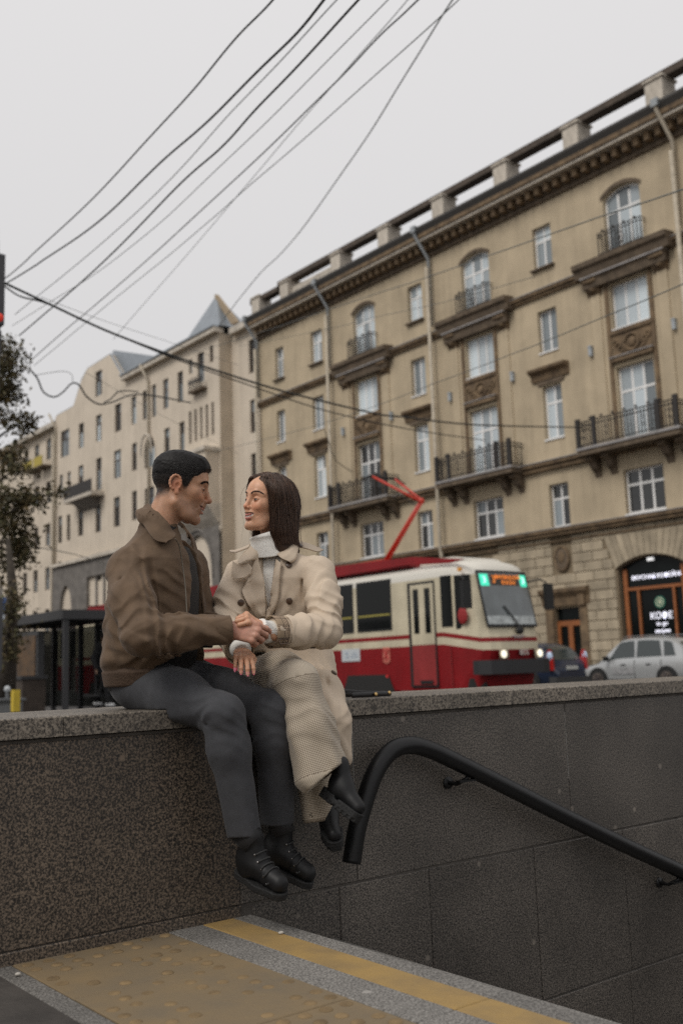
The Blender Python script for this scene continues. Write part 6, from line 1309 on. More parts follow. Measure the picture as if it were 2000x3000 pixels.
    sdf_obj('trousers',trou,(1.5,2.78,.22),(2.25,3.68,.95),.0056,TR,P_)
    BELT=mat('black_leather',(.008,.008,.0085),rough=.5,spec=.3,bump=.2,bscale=120,bdist=.002)
    MB().tube(spline([(1.743,3.148,0.923),(1.790,3.135,0.929),(1.857,3.157,0.937),(1.933,3.200,0.938)],16),[.016]*16,8,flat=.35).build('belt',BELT,P_,True)
    bk=[(1.750,3.100,0.938),(1.757,3.098,0.922),(1.765,3.091,0.923)]
    MB().tube(bk,.0022,6).build('buckle',mat('steel',(.6,.58,.54),rough=.25,metal=1),P_,True)
    # boots
    SOLE=mat('black_rubber',(.008,.008,.008),rough=.75,bump=.3,bscale=90)
    for name,an,az,pt,roll,kk in (('boot',(1.906,2.906,0.244),168,-16,8,0),('boot',(2.087,3.008,0.242),150,-22,4,1)):
        BM=frame(az,pt,roll); BO=V(an); UA=(V(kR)-V(aR)) if kk==0 else (V(kL)-V(aL))
        
        up=lambda P: smin(smin(rc(P,BM.T@(UA/np.linalg.norm(UA)*.055),(-.005,0,-.02),.041,.044,((0,1,0),.86)),rc(P,(.0,0,-.035),(.12,.0,-.056),.042,.031,((0,1,0),.92)),.04),rc(P,(-.035,0,-.03),(-.02,0,-.06),.034,.034),.03)
        upper=lambda P: np.maximum(up(P)+.0012*np.sin(P[:,0]*240)*np.exp(-((P[:,0]-.07)/.03)**2)+.003*vnoise(P,40),-P[:,2]-.082)
        v,q=surface(upper,(-.11,-.07,-.12),(.19,.07,.16),.0035); b=mesh_np(name,place(BM,BO)(v),q,BELT,P_)
        def sole(P):
            g=np.maximum(smin(rc(P*[1,1,0],(-.04,0,0),(.05,0,0),.031,.034),rc(P*[1,1,0],(.05,0,0),(.120,-.002,0),.037,.030),.03),np.abs(P[:,2]+.088)-.009)
            return g-.002
        v,q=surface(sole,(-.11,-.07,-.12),(.19,.07,-.06),.0035); mesh_np('sole',place(BM,BO)(v),q,SOLE,b)
        LACE=mat('black_lace',(.02,.02,.02),rough=.8); upw=lambda P: upper(to_local(P,BM,BO))
        for i in range(5):
            x=.03+.016*i; z=.015-.018*i
            a=[(x,-.028,z),(x+.006,0,z+.006),(x,.028,z)]; pts=snap(upper,spline(a,9),.003,5); MB().tube(place(BM,BO)(pts),.0032,6).build('lace',LACE,b,True)
            for sy in (-.029,.029):
                p=snap(upper,V3(x,sy,z)[None],.002,5); g,_=grad(upper,p); MB().disc(place(BM,BO)(p)[0],BM@g[0],.0038,.003,10).build('eyelet',mat('eyelet_metal',(.22,.21,.2),rough=.3,metal=1),b,True)
        sk=(V(aR) if kk==0 else V(aL)); MB().tube([sk+(sk-BO)*.25,BO+(BM@V3(0,0,.03))],[.045,.042],14).build('sock',TEE,P_,True)
    return P_
build_man()
# ---------------------------------------------------------------- the woman
def plaid_mat():
    m=mat('plaid_lining',(.3,.22,.14),rough=.85); nt,b=nodes_of(m); N,L=nt.nodes,nt.links
    at=N.new('ShaderNodeUVMap'); sp=N.new('ShaderNodeSeparateXYZ'); L.new(at.outputs[0],sp.inputs[0])
    def stripes(src,pat):
        r=N.new('ShaderNodeValToRGB'); r.color_ramp.interpolation='CONSTANT'; fr=N.new('ShaderNodeMath'); fr.operation='FRACT'; L.new(src,fr.inputs[0]); L.new(fr.outputs[0],r.inputs[0])
        e=r.color_ramp.elements; e[0].position=0; e[0].color=(*pat[0][1],1); e[1].position=pat[1][0]; e[1].color=(*pat[1][1],1)
        for p,c in pat[2:]:
            x=e.new(p); x.color=(*c,1)
        return r.outputs[0]
    w,k,n=(1.7,1.7,1.75),(.12,.11,.11),(1,1,1)
    pat=[(0,n),(.30,k),(.36,w),(.42,k),(.48,w),(.54,k),(.60,w),(.66,k),(.72,n)]
    mx=N.new('ShaderNodeMixRGB'); mx.blend_type='MULTIPLY'; mx.inputs[0].default_value=1; L.new(stripes(sp.outputs[0],pat),mx.inputs[1]); L.new(stripes(sp.outputs[1],pat),mx.inputs[2])
    m2=N.new('ShaderNodeMixRGB'); m2.blend_type='MULTIPLY'; m2.inputs[0].default_value=1; m2.inputs[1].default_value=(.30,.22,.145,1); L.new(mx.outputs[0],m2.inputs[2]); L.new(m2.outputs[0],b.inputs['Base Color'])
    return m
def check_mat():
    """small brown and cream check woven cloth"""
    m=mat('checked_wool',(.3,.25,.18),rough=.9,sheen=.2); nt,b=nodes_of(m); N,L=nt.nodes,nt.links
    uv=N.new('ShaderNodeUVMap'); sp=N.new('ShaderNodeSeparateXYZ'); L.new(uv.outputs[0],sp.inputs[0])
    def half(o):
        f=N.new('ShaderNodeMath'); f.operation='FRACT'; L.new(o,f.inputs[0]); g=N.new('ShaderNodeMath'); g.operation='GREATER_THAN'; g.inputs[1].default_value=.5; L.new(f.outputs[0],g.inputs[0]); return g.outputs[0]
    a=N.new('ShaderNodeMath'); a.operation='ADD'; L.new(half(sp.outputs[0]),a.inputs[0]); L.new(half(sp.outputs[1]),a.inputs[1])
    r=N.new('ShaderNodeValToRGB'); d=N.new('ShaderNodeMath'); d.operation='MULTIPLY'; d.inputs[1].default_value=.5; L.new(a.outputs[0],d.inputs[0]); L.new(d.outputs[0],r.inputs[0])
    e=r.color_ramp.elements; e[0].color=(.56,.49,.39,1); e[1].color=(.12,.092,.066,1); x=e.new(.5); x.color=(.34,.28,.21,1)
    L.new(r.outputs[0],b.inputs['Base Color']); return m
def uv_from(o,fn):
    me=o.data; co=np.empty(len(me.vertices)*3); me.vertices.foreach_get('co',co); uv=fn(co.reshape(-1,3))
    li=np.empty(len(me.loops),int); me.loops.foreach_get('vertex_index',li); l=me.uv_layers.new(name='UVMap'); l.data.foreach_set('uv',uv[li].ravel())
def along(P,pts):
    """arc length of the nearest point on a polyline, and the angle round it"""
    pts=[np.array(p,float) for p in pts]; best=np.full(len(P),9.); s=np.zeros(len(P)); dirs=np.zeros((len(P),3)); off=np.zeros((len(P),3)); L=0
    for a,b in zip(pts,pts[1:]):
        ab=b-a; l=np.linalg.norm(ab); t=np.clip(((P-a)@ab)/l**2,0,1); q=P-a-t[:,None]*ab; d=np.linalg.norm(q,axis=1); m=d<best
        best[m]=d[m]; s[m]=L+t[m]*l; dirs[m]=ab/l; off[m]=q[m]; L+=l
    ref=V3(.35,-.9,.2); n=ref-dirs*(dirs@ref)[:,None]; n/=np.linalg.norm(n,axis=1)[:,None]; b=np.cross(dirs,n)
    return s,np.arctan2((off*b).sum(1),(off*n).sum(1))
def build_woman():
    HO=V3(*(2.215,3.232,1.472)); M=frame(267,6,-6)
    s=dict(wid=.073,face=.056,jaw=.043,eye=.62,nose=.965,smile=1.35,open=.0115,neck_to=(-.045,0,-.16),neckr=.044,stubble=0,lip=(.52,.20,.165),g=.6)
    skin=(.60,.33,.205); f0=head_sdf(s); ti=head_tint(s,skin); K=.93
    f=lambda P: f0(P/K)*K; tint=lambda P: ti(P/K)
    parts=[local_surface(f,M,HO,(-.13,-.10,-.18),(.14,.10,.14),.002,tint)]
    V=lambda p: np.array(p,float)
    fw=(math.sin(R_(232)),math.cos(R_(232)))
    shR,elR,wrR=V((2.172,3.370,1.208)),V((2.035,3.261,1.003)),V((1.959,3.060,0.917))
    shL,elL,wrL=V((2.349,3.101,1.200)),V((2.274,2.974,0.969)),V((2.040,2.973,0.968))
    nb=place(M,HO)([[-.04,0,-.15]])[0]
    trunk=lambda P: su(.05,rc(P,nb,(2.282,3.269,1.210),.045,.05),rc(P,(2.292,3.279,1.184),(2.346,3.331,0.838),.08,.10))
    v,q=surface(trunk,(2.1,3.0,.68),(2.55,3.5,1.45),.016); parts.append((v,q,np.tile(skin,(len(v),1))))
    # left hand held in the man's
    hskin=np.array([.56,.30,.185]); htint=lambda P: np.tile(hskin,(len(P),1))*(1+.25*vnoise(P,60)[:,None]*np.array([.4,1,1]))
    LO=V((1.977,2.942,0.982)); LM=frame_xz(V((1.915,2.928,1.012))-LO,V3(-.35,-.75,.75))
    lf,_=hand_sdf(.90,[(58,60,40),(62,64,42),(66,66,42),(70,66,42)],2,[(.022,.020,-.008),(.042,.034,-.020),(.062,.034,-.032),(.078,.026,-.036)])
    parts.append(local_surface(lf,LM,LO,(-.08,-.06,-.10),(.16,.08,.04),.0016,htint))
    # right hand resting on his thigh, fingers towards the viewer
    RO=V((1.952,3.035,0.910)); RM=frame_xz(V3(-.42,-.80,-.36),V3(-.15,-.35,.9)); 
    rf,nl=hand_sdf(.92,[(16,26,22),(14,26,22),(14,26,22),(16,28,22)],5,[(.020,.024,-.008),(.040,.040,-.014),(.058,.045,-.018),(.076,.043,-.022)])
    parts.append(local_surface(rf,RM,RO,(-.08,-.06,-.10),(.18,.08,.04),.0016,htint))
    P_=merge_meshes('person',parts,SKIN)
    tag(P_,'smiling woman in a beige trench coat and checked trousers sitting on the wall','person','couple on the wall')
    sK=lambda *p: tuple(K*x for x in p)
    w=place(M,HO)
    for sy in (1,-1):
        c=w([sK(.0785,sy*.031,.0065)])[0]; e=MB().ball(c,.0124,16,12).build('eye',EYEW,P_,True)
        d=M@V3(.93,-sy*.0,-.22)+V3(-.15,0,0); d/=np.linalg.norm(d); MB().disc(c+d*.0112,d,.0058,.0026,16).build('iris',IRIS,e,True)
    HB=mat('hair_brown',(.050,.026,.016),rough=.42,spec=.45,attr='tint')
    EB=mat('eyebrow_brown',(.03,.016,.010),rough=.6)
    brows(M,HO,P_,EB,[sK(.0975,.012,.0305),sK(.0965,.024,.0355),sK(.087,.041,.0375),sK(.074,.052,.032)],240,.8,f)
    teeth(M,HO,P_,.029,-.0575,.0905,.0140,11)
    PINK=mat('pink_varnish',(.85,.24,.34),rough=.18,coat=.6); nails_on(nl,RM,RO,P_,PINK,1.12)
    rg=place(LM,LO)(np.array([(.098+.011*0,.009+.0105*math.cos(a),-.006+.0105*math.sin(a)) for a in np.linspace(0,6.283,15)])*.9)
    MB().tube(rg,.0011,6).build('ring',mat('gold',(.85,.62,.32),rough=.25,metal=1),P_,True)
    # hair: one mass falling to the shoulders, then strands over it
    sp=V3(.055,.018,.110)*K       # where the parting starts
    def mass(P):
        z=P[:,2]; x=P[:,0]; y=P[:,1]
        cap=ell(P,(-.010,0,.040),(.100,.085,.081))
        side=np.minimum(*[rc(P*[1,1,1],(-.020,sy*.066,.03),(-.040,sy*(.078 if sy>0 else .07),-.150),.034,.034,((0,1,0),.62)) for sy in (1,-1)])
        side=smin(side,rc(P,(.015,.072,.035),(-.012,.078,-.10),.020,.026,((0,1,0),.7)),.03)
        back=rc(P,(-.066,0,.03),(-.068,.01,-.155),.044,.050,((1,0,0),.75))
        side=smin(side,rc(P,(.060,-.036,.080),(.050,-.080,.0),.010,.006),.02); back=smin(back,rc(P,(-.055,.05,.0),(-.060,.055,-.165),.038,.040),.03)
        d=smin(smin(cap,side,.03),back,.04)
        # keep the face clear: hair line sweeps from the parting to the cheek
        fx=np.interp(z,[-.17,-.12,-.06,-.01,.03,.06,.085,.105,.125],[.010,.012,.020,.030,.040,.052,.062,.082,.12])
        fx=fx-np.where(y<0,.012,0)*0
        d=smax(d,(x-fx-.10*np.clip(np.abs(y)-.055,0,.03)*0)*.8,.008)
        return d+.003*vnoise(np.c_[P[:,0]*1.2,P[:,1]*1.2,P[:,2]*.15],55)
    v,q=surface(mass,(-.15,-.12,-.22),(.12,.13,.145),.0035); rng=np.random.RandomState(4); CAPZ=0
    hair=mesh_np('hair',w(v),q,HB,P_,np.array([.045,.025,.016])*(1+.5*vnoise(np.c_[v[:,0],v[:,1],v[:,2]*.1],70))[:,None])
    n=6500; a=rng.rand(n)*2*math.pi; part=np.c_[np.interp(rng.rand(n),[0,1],[.085,-.085]),np.full(n,.012),np.full(n,.12)]
    sy=np.where(rng.rand(n)<.72,1.,-1.); st=part+np.c_[rng.randn(n)*.006,sy*(.002+.004*rng.rand(n)),np.zeros(n)]
    P=snap(mass,st,.001,5); vel=np.c_[.1*rng.randn(n)+.1,sy*1.,np.zeros(n)]; path=[P]
    lim=-.178+.022*rng.randn(n); m=26; stp=.0125
    offs=.0012+.009*rng.rand(n)**3
    for i in range(m-1):
        g,_=grad(mass,P); des=np.c_[-.25+.0*P[:,0],.0*sy,-1.3*np.ones(n)]; vel=.72*vel+.28*des; vel-=g*(vel*g).sum(1)[:,None]
        vel/=np.maximum(np.linalg.norm(vel,axis=1),1e-6)[:,None]; alive=(P[:,2]>lim)[:,None]
        Pn=P+vel*stp; Pn=snap(mass,Pn,0,2); g,_=grad(mass,Pn); Pn=Pn+g*offs[:,None]; P=np.where(alive,Pn,P+np.c_[np.zeros((n,2)),-np.full(n,.0002)]); path.append(P)
    S=np.stack(path,1); S+=np.cumsum(rng.randn(n,m,3)*.00042,1)
    fly=rng.rand(n)<.012; S[fly]+=(np.cumsum(rng.randn(fly.sum(),1,3)*.0011+rng.randn(fly.sum(),m,3)*.0006,1)+np.linspace(0,1,m)[None,:,None]**2*rng.randn(fly.sum(),1,3)*.009); S[:,:,:2]+=(np.clip(-.12-S[:,:,2:3],0,1)*(.15+.3*rng.rand(n,1,1)))*np.array([-.7,.6])*np.where(S[:,:,1:2]>0,1,.3)
    tone=np.array([.105,.058,.037])*np.clip(.75+.45*rng.randn(n),.3,2.0)[:,None]
    strands('hair_strand',w(S.reshape(-1,3)).reshape(S.shape),.0007,HB,hair,tone)
    # ---- knitwear
    KN=cloth('cream_knit',(.84,.82,.77),var=.08,rough=.95)
    nkb=V((2.264,3.250,1.248))
    def knit(P):
        rows=[(.90,2.31,3.30,.105,.14),(1.0,2.30,3.285,.105,.145),(1.1,2.285,3.268,.105,.15),(1.2,2.275,3.25,.085,.13),(1.27,2.27,3.245,.06,.07)]
        d=stack(P,rows,fw); an=np.arctan2(P[:,1]-3.27,P[:,0]-2.28); return d+.0016*np.sin(an*95)
    sw=sdf_obj('sweater',knit,(2.1,3.0,.9),(2.5,3.5,1.3),.0055,KN,P_)
    up=place(M,HO)([[-.030,0,-.105]])[0]; dn=V((2.252,3.246,1.249)); ax=(dn-up)/np.linalg.norm(dn-up)
    def roll(P):
        t=(P-up)@ax; rad=np.linalg.norm(P-up-t[:,None]*ax,axis=1); L=np.linalg.norm(dn-up)
        r=np.interp(t,[-.01,.0,.012,.05,.085,L],[.060,.068,.074,.078,.080,.082]); q=P-up-t[:,None]*ax; u=np.cross(ax,[0,1.,0]); u/=np.linalg.norm(u); an=np.arctan2(q@u,q@np.cross(ax,u))
        lip=.010*np.exp(-((t-.004)/.016)**2)
        d=np.abs(rad-r-.3*lip)-.0055-lip*.5+.0011*np.sin(an*64)*(t>.012)
        sag=.010*np.cos(an-.6)
        return np.maximum(d,np.maximum(-t-sag,t-.088+.006*np.sin(an*2)))
    sdf_obj('turtleneck',roll,up-.13,up+.13,.0032,KN,sw)
    # ---- trench coat
    CO=cloth('beige_gabardine',(.56,.455,.345),var=.10,scale=6,bump=.18,bscale=60,sheen=.05,rough=.75,wr=.45,ws=10)
    rows=[(.74,2.345,3.325,.17,.185),(.82,2.335,3.315,.160,.185),(.92,2.318,3.30,.142,.175),(1.0,2.303,3.286,.134,.172),(1.1,2.288,3.27,.134,.178),(1.18,2.278,3.256,.120,.172),(1.235,2.272,3.25,.095,.140),(1.275,2.27,3.248,.075,.088),(1.30,2.27,3.248,.066,.070)]
    armL=[shL,(shL+elL)/2+V3(.012,-.005,0),elL,elL*.5+wrL*.5,wrL]; armR=[shR,(shR+elR)/2+V3(-.006,0,.0),elR,wrR]
    uL=(wrL-elL)/np.linalg.norm(wrL-elL); uR=(wrR-elR)/np.linalg.norm(wrR-elR)
    skirt=[V((2.370,3.260,0.836)),V((2.314,3.092,0.733)),V((2.286,2.976,0.649)),V((2.316,2.951,0.521))]
    def coat(P):
        zz=P[:,2]; d=stack(P,rows,fw)
        d=smin(d,rc(P,shR,shL,.058,.058),.04)
        aL=chain(P,armL,[.066,.064,.060,.057,.050],.03); aR=chain(P,armR,[.064,.066,.064,.050],.03)
        cL=np.maximum(aL,(P-wrL)@uL); cR=np.maximum(aR,(P-wrR)@uR)
        d=smin(d,cL,.014); d=smin(d,cR,.014)
        sk=chain(P,skirt,[.135,.095,.066,.042],.05,((1,-.25,.15),1.0)); 
        d=smin(d,sk,.05)
        # folds
        d=d+folds(P,13,.004,(1,1,.6),9.1)+wrinkle(P,(.4,-.3,.85),100,.0022,2.3)+wrinkle(P,(-.7,.3,.65),90,.0022,5.7)+.0035*fold((P@V3(.9,-.3,.45))*55+vnoise(P,8)*9)*np.clip((.95-P[:,2])/.1,0,1)+.003*vnoise(P,40)*0
        nl=np.exp(-(aL/.02)**2)
        t=(P-elL)@((shL-elL)/np.linalg.norm(shL-elL)); tw=vnoise(P,13)
        d=d-nl*.0062*fold(t*125+((P-elL)@V3(.6,-.6,.0))*70+tw*8)*np.exp(-((t-.05)/.07)**2)
        t=(P-elL)@uL; d=d-nl*.0055*fold(t*95+((P-elL)@V3(0,.3,.9))*45+tw*8)*np.exp(-((t-.12)/.11)**2)
        t=(P-shL)@((elL-shL)/np.linalg.norm(elL-shL)); d=d-nl*.006*fold(t*80+((P-shL)@V3(.8,-.5,0))*75+tw*8)*np.exp(-((t-.12)/.07)**2)
        nr=np.exp(-(aR/.02)**2); t=(P-elR)@((shR-elR)/np.linalg.norm(shR-elR)); d=d-nr*.009*fold(t*105+((P-elR)@V3(.5,-.8,0))*70+tw*9)*np.exp(-((t-.03)/.07)**2)
        d=d+crease(P,[(2.283,3.108,1.169),(2.279,3.101,1.090),(2.269,3.101,1.000)],.008,.016)+crease(P,[(2.041,3.228,1.147),(2.035,3.212,1.057)],.008,.013)
        for a,b in (((2.255,3.142,0.913),(2.253,3.027,0.785)),((2.311,3.119,0.937),(2.323,3.047,0.795)),((2.335,3.108,0.962),(2.373,3.061,0.781)),((2.309,3.019,0.795),(2.295,2.948,0.625))): d=d+crease(P,[a,b],.012,.010)
        # open front: sweater shows between the lapels, trousers below
        dx=P[:,0]-2.29; dy=P[:,1]-3.27; sd=-dx*fw[1]+dy*fw[0]; fr=dx*fw[0]+dy*fw[1]
        l=np.interp(zz,[1.0,1.06,1.15,1.30],[-.004,-.016,-.028,-.045]); r=np.interp(zz,[1.0,1.06,1.15,1.30],[.004,.012,.022,.045])
        gap=np.maximum(np.maximum(l-sd,sd-r),np.maximum(.04-fr,1.0-zz))
        d=smax(d,-gap,.004)
        low=np.maximum(np.maximum(-.10-sd,sd-np.interp(zz,[.70,.80,.86,.90],[.10,.07,.02,-.04])),np.maximum(.02-fr,zz-.905))
        d=smax(d,-np.where(np.minimum(aL,aR)>.02,low,1),.01)
        d=smax(d,-np.maximum(zz-.718,np.maximum(3.10-P[:,1],-1)),.004)
        return np.maximum(d,np.where(np.minimum(aL,aR)<.03,np.maximum(np.where(aL<.03,(P-wrL)@uL,-1),np.where(aR<.03,(P-wrR)@uR,-1)),-1))
    ct=sdf_obj('trench_coat',coat,(1.85,2.75,.36),(2.62,3.62,1.33),.0053,CO,P_)
    BT=mat('horn_button',(.075,.042,.024),rough=.3,var=.4,scale=120)
    def button(p,r=.0125,par=ct):
        p=trace(coat,np.array([p],float),.004)[0]; g,_=grad(coat,p[None]); g=g[0]
        b=MB().disc(p,g,r,.004,18); b.build('button',BT,par,True)
    # collar leaves
    panel('collar',[[(2.288,3.216,1.323),(2.235,3.173,1.296),(2.200,3.165,1.283)],[(2.329,3.222,1.328),(2.239,3.135,1.274),(2.199,3.132,1.256)],[(2.342,3.213,1.319),(2.251,3.116,1.259),(2.218,3.107,1.241)],[(2.341,3.215,1.312),(2.247,3.107,1.253),(2.222,3.104,1.239)]],22,18,CO,ct,coat,.004,.004,lay=True,lift=[.004,.020,.014,.006])
    panel('collar',[[(2.160,3.253,1.323),(2.143,3.209,1.288),(2.144,3.203,1.251)],[(2.134,3.252,1.303),(2.111,3.200,1.265),(2.126,3.203,1.258)],[(2.108,3.251,1.284),(2.077,3.205,1.249),(2.093,3.204,1.255)],[(2.067,3.226,1.251),(2.061,3.207,1.238),(2.074,3.195,1.245)]],22,18,CO,ct,coat,.004,.004,lay=True,lift=[.004,.018,.016,.010])
    # lapels
    panel('lapel',[[(2.138,3.203,1.271),(2.160,3.193,1.173),(2.166,3.196,1.096),(2.168,3.201,1.037)],[(2.116,3.204,1.224),(2.098,3.206,1.159),(2.126,3.210,1.094),(2.156,3.202,1.039)],[(2.112,3.190,1.184),(2.077,3.213,1.144),(2.100,3.218,1.090),(2.144,3.207,1.034)]],30,14,CO,ct,coat,.005,.004,lay=True,lift=[.004,.014,.005])
    panel('lapel',[[(2.194,3.161,1.262),(2.189,3.167,1.184),(2.184,3.186,1.108),(2.172,3.197,1.037)],[(2.212,3.152,1.235),(2.196,3.149,1.183),(2.196,3.167,1.094),(2.176,3.195,1.034)],[(2.212,3.152,1.233),(2.199,3.147,1.180),(2.199,3.165,1.091),(2.180,3.192,1.029)]],30,10,CO,ct,coat,.004,.004,lay=True,lift=[.003,.010,.004])
    panel('storm_flap',[[(2.069,3.262,1.255),(2.077,3.233,1.239),(2.099,3.214,1.244),(2.111,3.196,1.223)],[(2.058,3.253,1.214),(2.069,3.221,1.201),(2.091,3.204,1.198),(2.104,3.191,1.207)],[(2.056,3.248,1.183),(2.064,3.215,1.183),(2.082,3.200,1.187),(2.103,3.194,1.202)]],20,14,CO,ct,coat,.005,.004,lay=True,lift=[.002,.006,.012])
    # shoulder straps
    for rails,bt in (([[(2.331,3.193,1.333),(2.362,3.170,1.323),(2.410,3.161,1.306),(2.441,3.175,1.305)],[(2.307,3.165,1.309),(2.331,3.135,1.297),(2.368,3.133,1.289),(2.399,3.147,1.293)]],(891,1583,3.97)),([[(2.166,3.288,1.325),(2.139,3.298,1.312),(2.106,3.301,1.301),(2.077,3.299,1.298)],[(2.134,3.252,1.306),(2.101,3.254,1.294),(2.073,3.253,1.285),(2.057,3.265,1.287)]],None)):
        panel('shoulder_strap',rails,20,7,CO,ct,coat,.007,.005,lay=True)
    for p in ((2.071,3.215,1.091),(2.230,3.127,1.091),(2.300,3.096,0.901),(2.362,3.036,0.819),(2.219,3.108,1.231)): button(p)
    p=snap(coat,np.array([(2.341,3.172,1.331)]),.016,5)[0]; MB().disc(p,(-.1,-.6,.8),.0125,.004,18).build('button',BT,ct,True)
    # turned-back cuffs with checked lining, sweater cuffs, sleeve strap
    PL=plaid_mat()
    def ringmesh(name,c,u,r0,r1,l0,l1,m,par,k=.9,n=40,th=.004,wob=.0):
        a=V3(0,0,1)-u*u[2]; a/=np.linalg.norm(a); b=np.cross(u,a); rows=[]
        for j in range(5):
            tt=j/4; r=r0+(r1-r0)*tt; rows.append([c+u*(l0+(l1-l0)*tt+wob*math.sin(3*x))+(a*math.cos(x)+b*math.sin(x)*k)*r for x in np.linspace(0,2*math.pi,n,endpoint=False)])
        rows.append([p-((p-c)-u*((p-c)@u))*(th/r1) for p in rows[-1]]); rows.append([c+u*(l0+.002)+(a*math.cos(x)+b*math.sin(x)*k)*(r0-th) for x in np.linspace(0,2*math.pi,n,endpoint=False)])
        o=MB().grid([[tuple(p) for p in r] for r in rows],True).build(name,m,par,True)
        uv_from(o,lambda P:np.c_[np.arctan2((P-c)@b,(P-c)@a)*r1/.052,((P-c)@u)/.052+.1]); return o
    ringmesh('cuff_lining',wrL,uL,.0560,.0585,-.046,.006,PL,ct); ringmesh('cuff_lining',wrR,uR,.055,.060,-.030,.014,PL,ct)
    ringmesh('sleeve_strap',wrL,uL,.0575,.0575,-.082,-.056,CO,ct); 
    bkp=V((2.054,2.918,0.931)); MB().tube([bkp+V3(*p) for p in ((-.016,.004,.008),(-.018,0,-.008),(.014,-.004,-.006),(.016,0,.010),(-.016,.004,.008))],.0026,6).build('strap_buckle',BT,ct,True)
    kc=lambda P:chain(P,[elL*.25+wrL*.75,wrL+uL*.028,LO+LM[:,0]*.006],[.040,.037,.029],.01)
    def kcuff(P):
        a=V3(0,0,1)-uL*uL[2]; b=np.cross(uL,a); an=np.arctan2((P-wrL)@b,(P-wrL)@a); return np.maximum(kc(P)+.0014*np.sin(an*44),(P-LO)@LM[:,0]-.012)
    sdf_obj('sweater_cuff',kcuff,wrL-.14,wrL+.14,.003,KN,sw)
    kr=lambda P:np.maximum(chain(P,[wrR-uR*.03,RO+RM[:,0]*.0],[.042,.036],.01,None),(P-RO)@RM[:,0]-.024)
    sdf_obj('sweater_cuff',kr,RO-.1,RO+.1,.003,KN,sw)
    # ---- trousers: right leg crossed over the left
    CK=check_mat()
    hR,kR,aR=V((2.245,3.327,0.808)),V((2.135,2.965,0.788)),V((2.150,2.846,0.476)); hL,kL,aL=V((2.425,3.326,0.802)),V((2.211,3.047,0.725)),V((2.231,2.982,0.314))
    legR=[hR,hR*.45+kR*.55+V3(0,0,.01),kR,kR*.5+aR*.5,aR]; legL=[hL,hL*.5+kL*.5,kL,kL*.5+aL*.5,aL]
    axR=(aR-kR)/np.linalg.norm(aR-kR); axL=(aL-kL)/np.linalg.norm(aL-kL)
    fl=V3(.75,-.15,.55); fl=fl-axR*(fl@axR); fl/=np.linalg.norm(fl)
    def legs(P):
        R=chain(P,legR,[.100,.088,.070,.074,.066],.06); s_=(P-aR)@fl
        R2=rc(P,kR*.7+aR*.3,aR-fl*.045,.060,.056); R3=rc(P,kR*.9+aR*.1,aR+fl*.045,.055,.052); R=su(.03,R,R2,R3)
        L=chain(P,legL,[.095,.085,.068,.066,.066],.05)
        d=smin(R,L,.006); d=smin(d,ell(P,(2.335,3.32,.80),(.16,.15,.085)),.04)
        t=(P-kR)@axR; d=d-.0055*np.sin(np.arctan2((P-kR)@fl,(P-kR)@np.cross(axR,fl))*5+vnoise(P,6)*3)*np.clip(t/.18,0,1)
        d=d+folds(P,12,.004,(1,1,.5),2.2)+wrinkle(P,(.5,.3,.8),95,.003,8.8)
        for a,b in (((2.142,3.139,0.858),(2.080,3.160,0.811)),((2.121,3.044,0.838),(2.068,3.098,0.780)),((2.094,2.903,0.807),(2.072,3.017,0.779))): d=d+crease(P,[a,b],.009,.007)
        hem=lambda a,u,c,g=.2: np.where((np.linalg.norm(P-a,axis=1)<g),(P-a)@u-c,-1)
        uh=axR+fl*.42-V3(0,0,.0); uh/=np.linalg.norm(uh)
        d=np.maximum(d,np.where(R<L-.0,hem(aR,uh,.012),-1)); d=np.maximum(d,np.where(L<R,hem(aL,axL+0*fl,.012),-1))
        d=smax(d,-rc(P,aR-axR*.02,aR+axR*.09,.054),.002); d=smax(d,-rc(P,aL-axL*.02,aL+axL*.09,.054),.002)
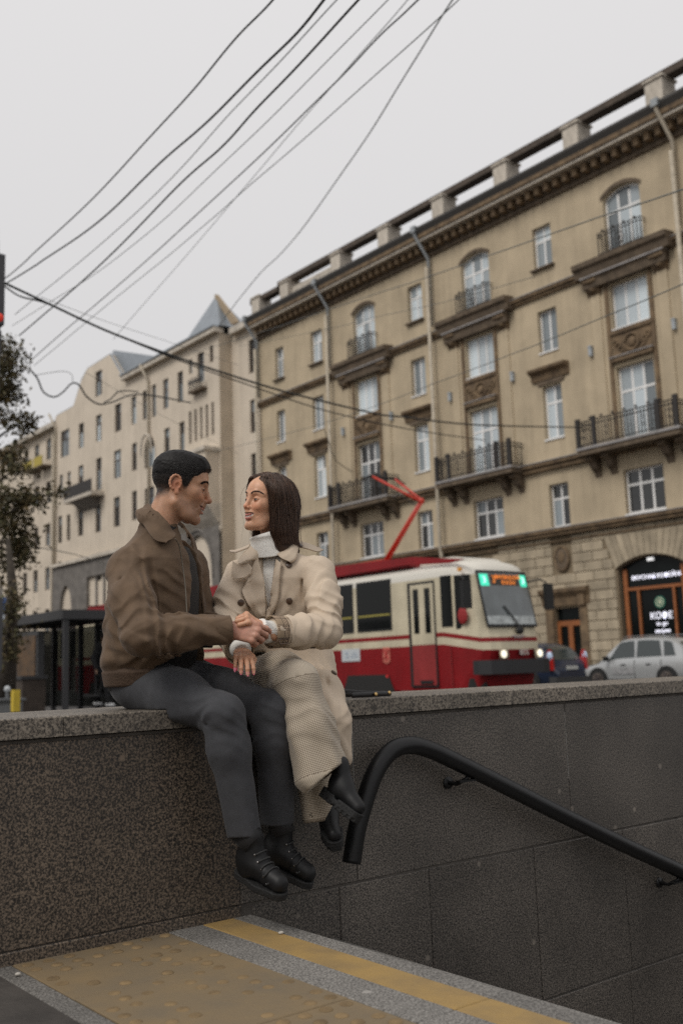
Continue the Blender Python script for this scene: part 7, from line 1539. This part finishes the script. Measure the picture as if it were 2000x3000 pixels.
        return smax(d,-np.maximum(P[:,2]-.716,np.maximum(3.098-P[:,1],-1)),.004)
    tr=sdf_obj('trousers',legs,(1.98,2.70,.20),(2.56,3.52,.96),.006,CK,P_)
    def uvf(P):
        s1,a1=along(P,legR); s2,a2=along(P,legL); dR=chain(P,legR,[.1,.088,.07,.074,.066],.03); dL=chain(P,legL,[.095,.085,.068,.066,.066],.03)
        m=dR<dL; return np.c_[np.where(m,a1,a2)*.075/.0058,np.where(m,s1,s2)/.0058]
    uv_from(tr,uvf)
    # ---- boots
    BL=MATS['black_leather']; SL=MATS['black_rubber']
    for an,az,pt,ro,leg in ((V((2.207,2.794,0.449)),165,-30,-18,(kR,aR)),(V((2.241,2.943,0.340)),205,-24,8,(kL,aL))):
        BM=frame(az,pt,ro); BO=an; S_=.84; ua=leg[0]-leg[1]; ua/=np.linalg.norm(ua); ua=BM.T@ua
        def up_(P): 
            return smin(smin(rc(P,ua*.075,(-.003,0,-.015),.037,.039,((0,1,0),.88)),rc(P,(.0,0,-.028),(.105,.0,-.048),.042,.031,((0,1,0),.92)),.04),rc(P,(-.030,0,-.025),(-.018,0,-.052),.031,.031),.03)
        uu=lambda P: np.maximum(up_(P/S_)*S_+.003*vnoise(P,28),-P[:,2]-.070*S_)
        v,q=surface(uu,(-.12,-.12,-.12),(.17,.12,.16),.0035); b=mesh_np('boot',place(BM,BO)(v),q,BL,P_)
        def so(P):
            P=P/S_; pl=smin(rc(P*[1,1,0],(-.035,0,0),(.05,0,0),.034,.036),rc(P*[1,1,0],(.05,0,0),(.108,-.002,0),.040,.034),.03)
            lug=.004*(np.sin(P[:,0]*260)>0)*(P[:,2]<-.090); z0=np.where((P[:,0]<.012)|(P[:,0]>.035),.0185,.010)
            return np.maximum(pl+lug,np.abs(P[:,2]+.083+.006*0)-z0)-.0015
        v,q=surface(so,(-.11,-.07,-.12),(.17,.07,-.05),.003); mesh_np('sole',place(BM,BO)(v),q,SL,b)
    return P_
build_woman()
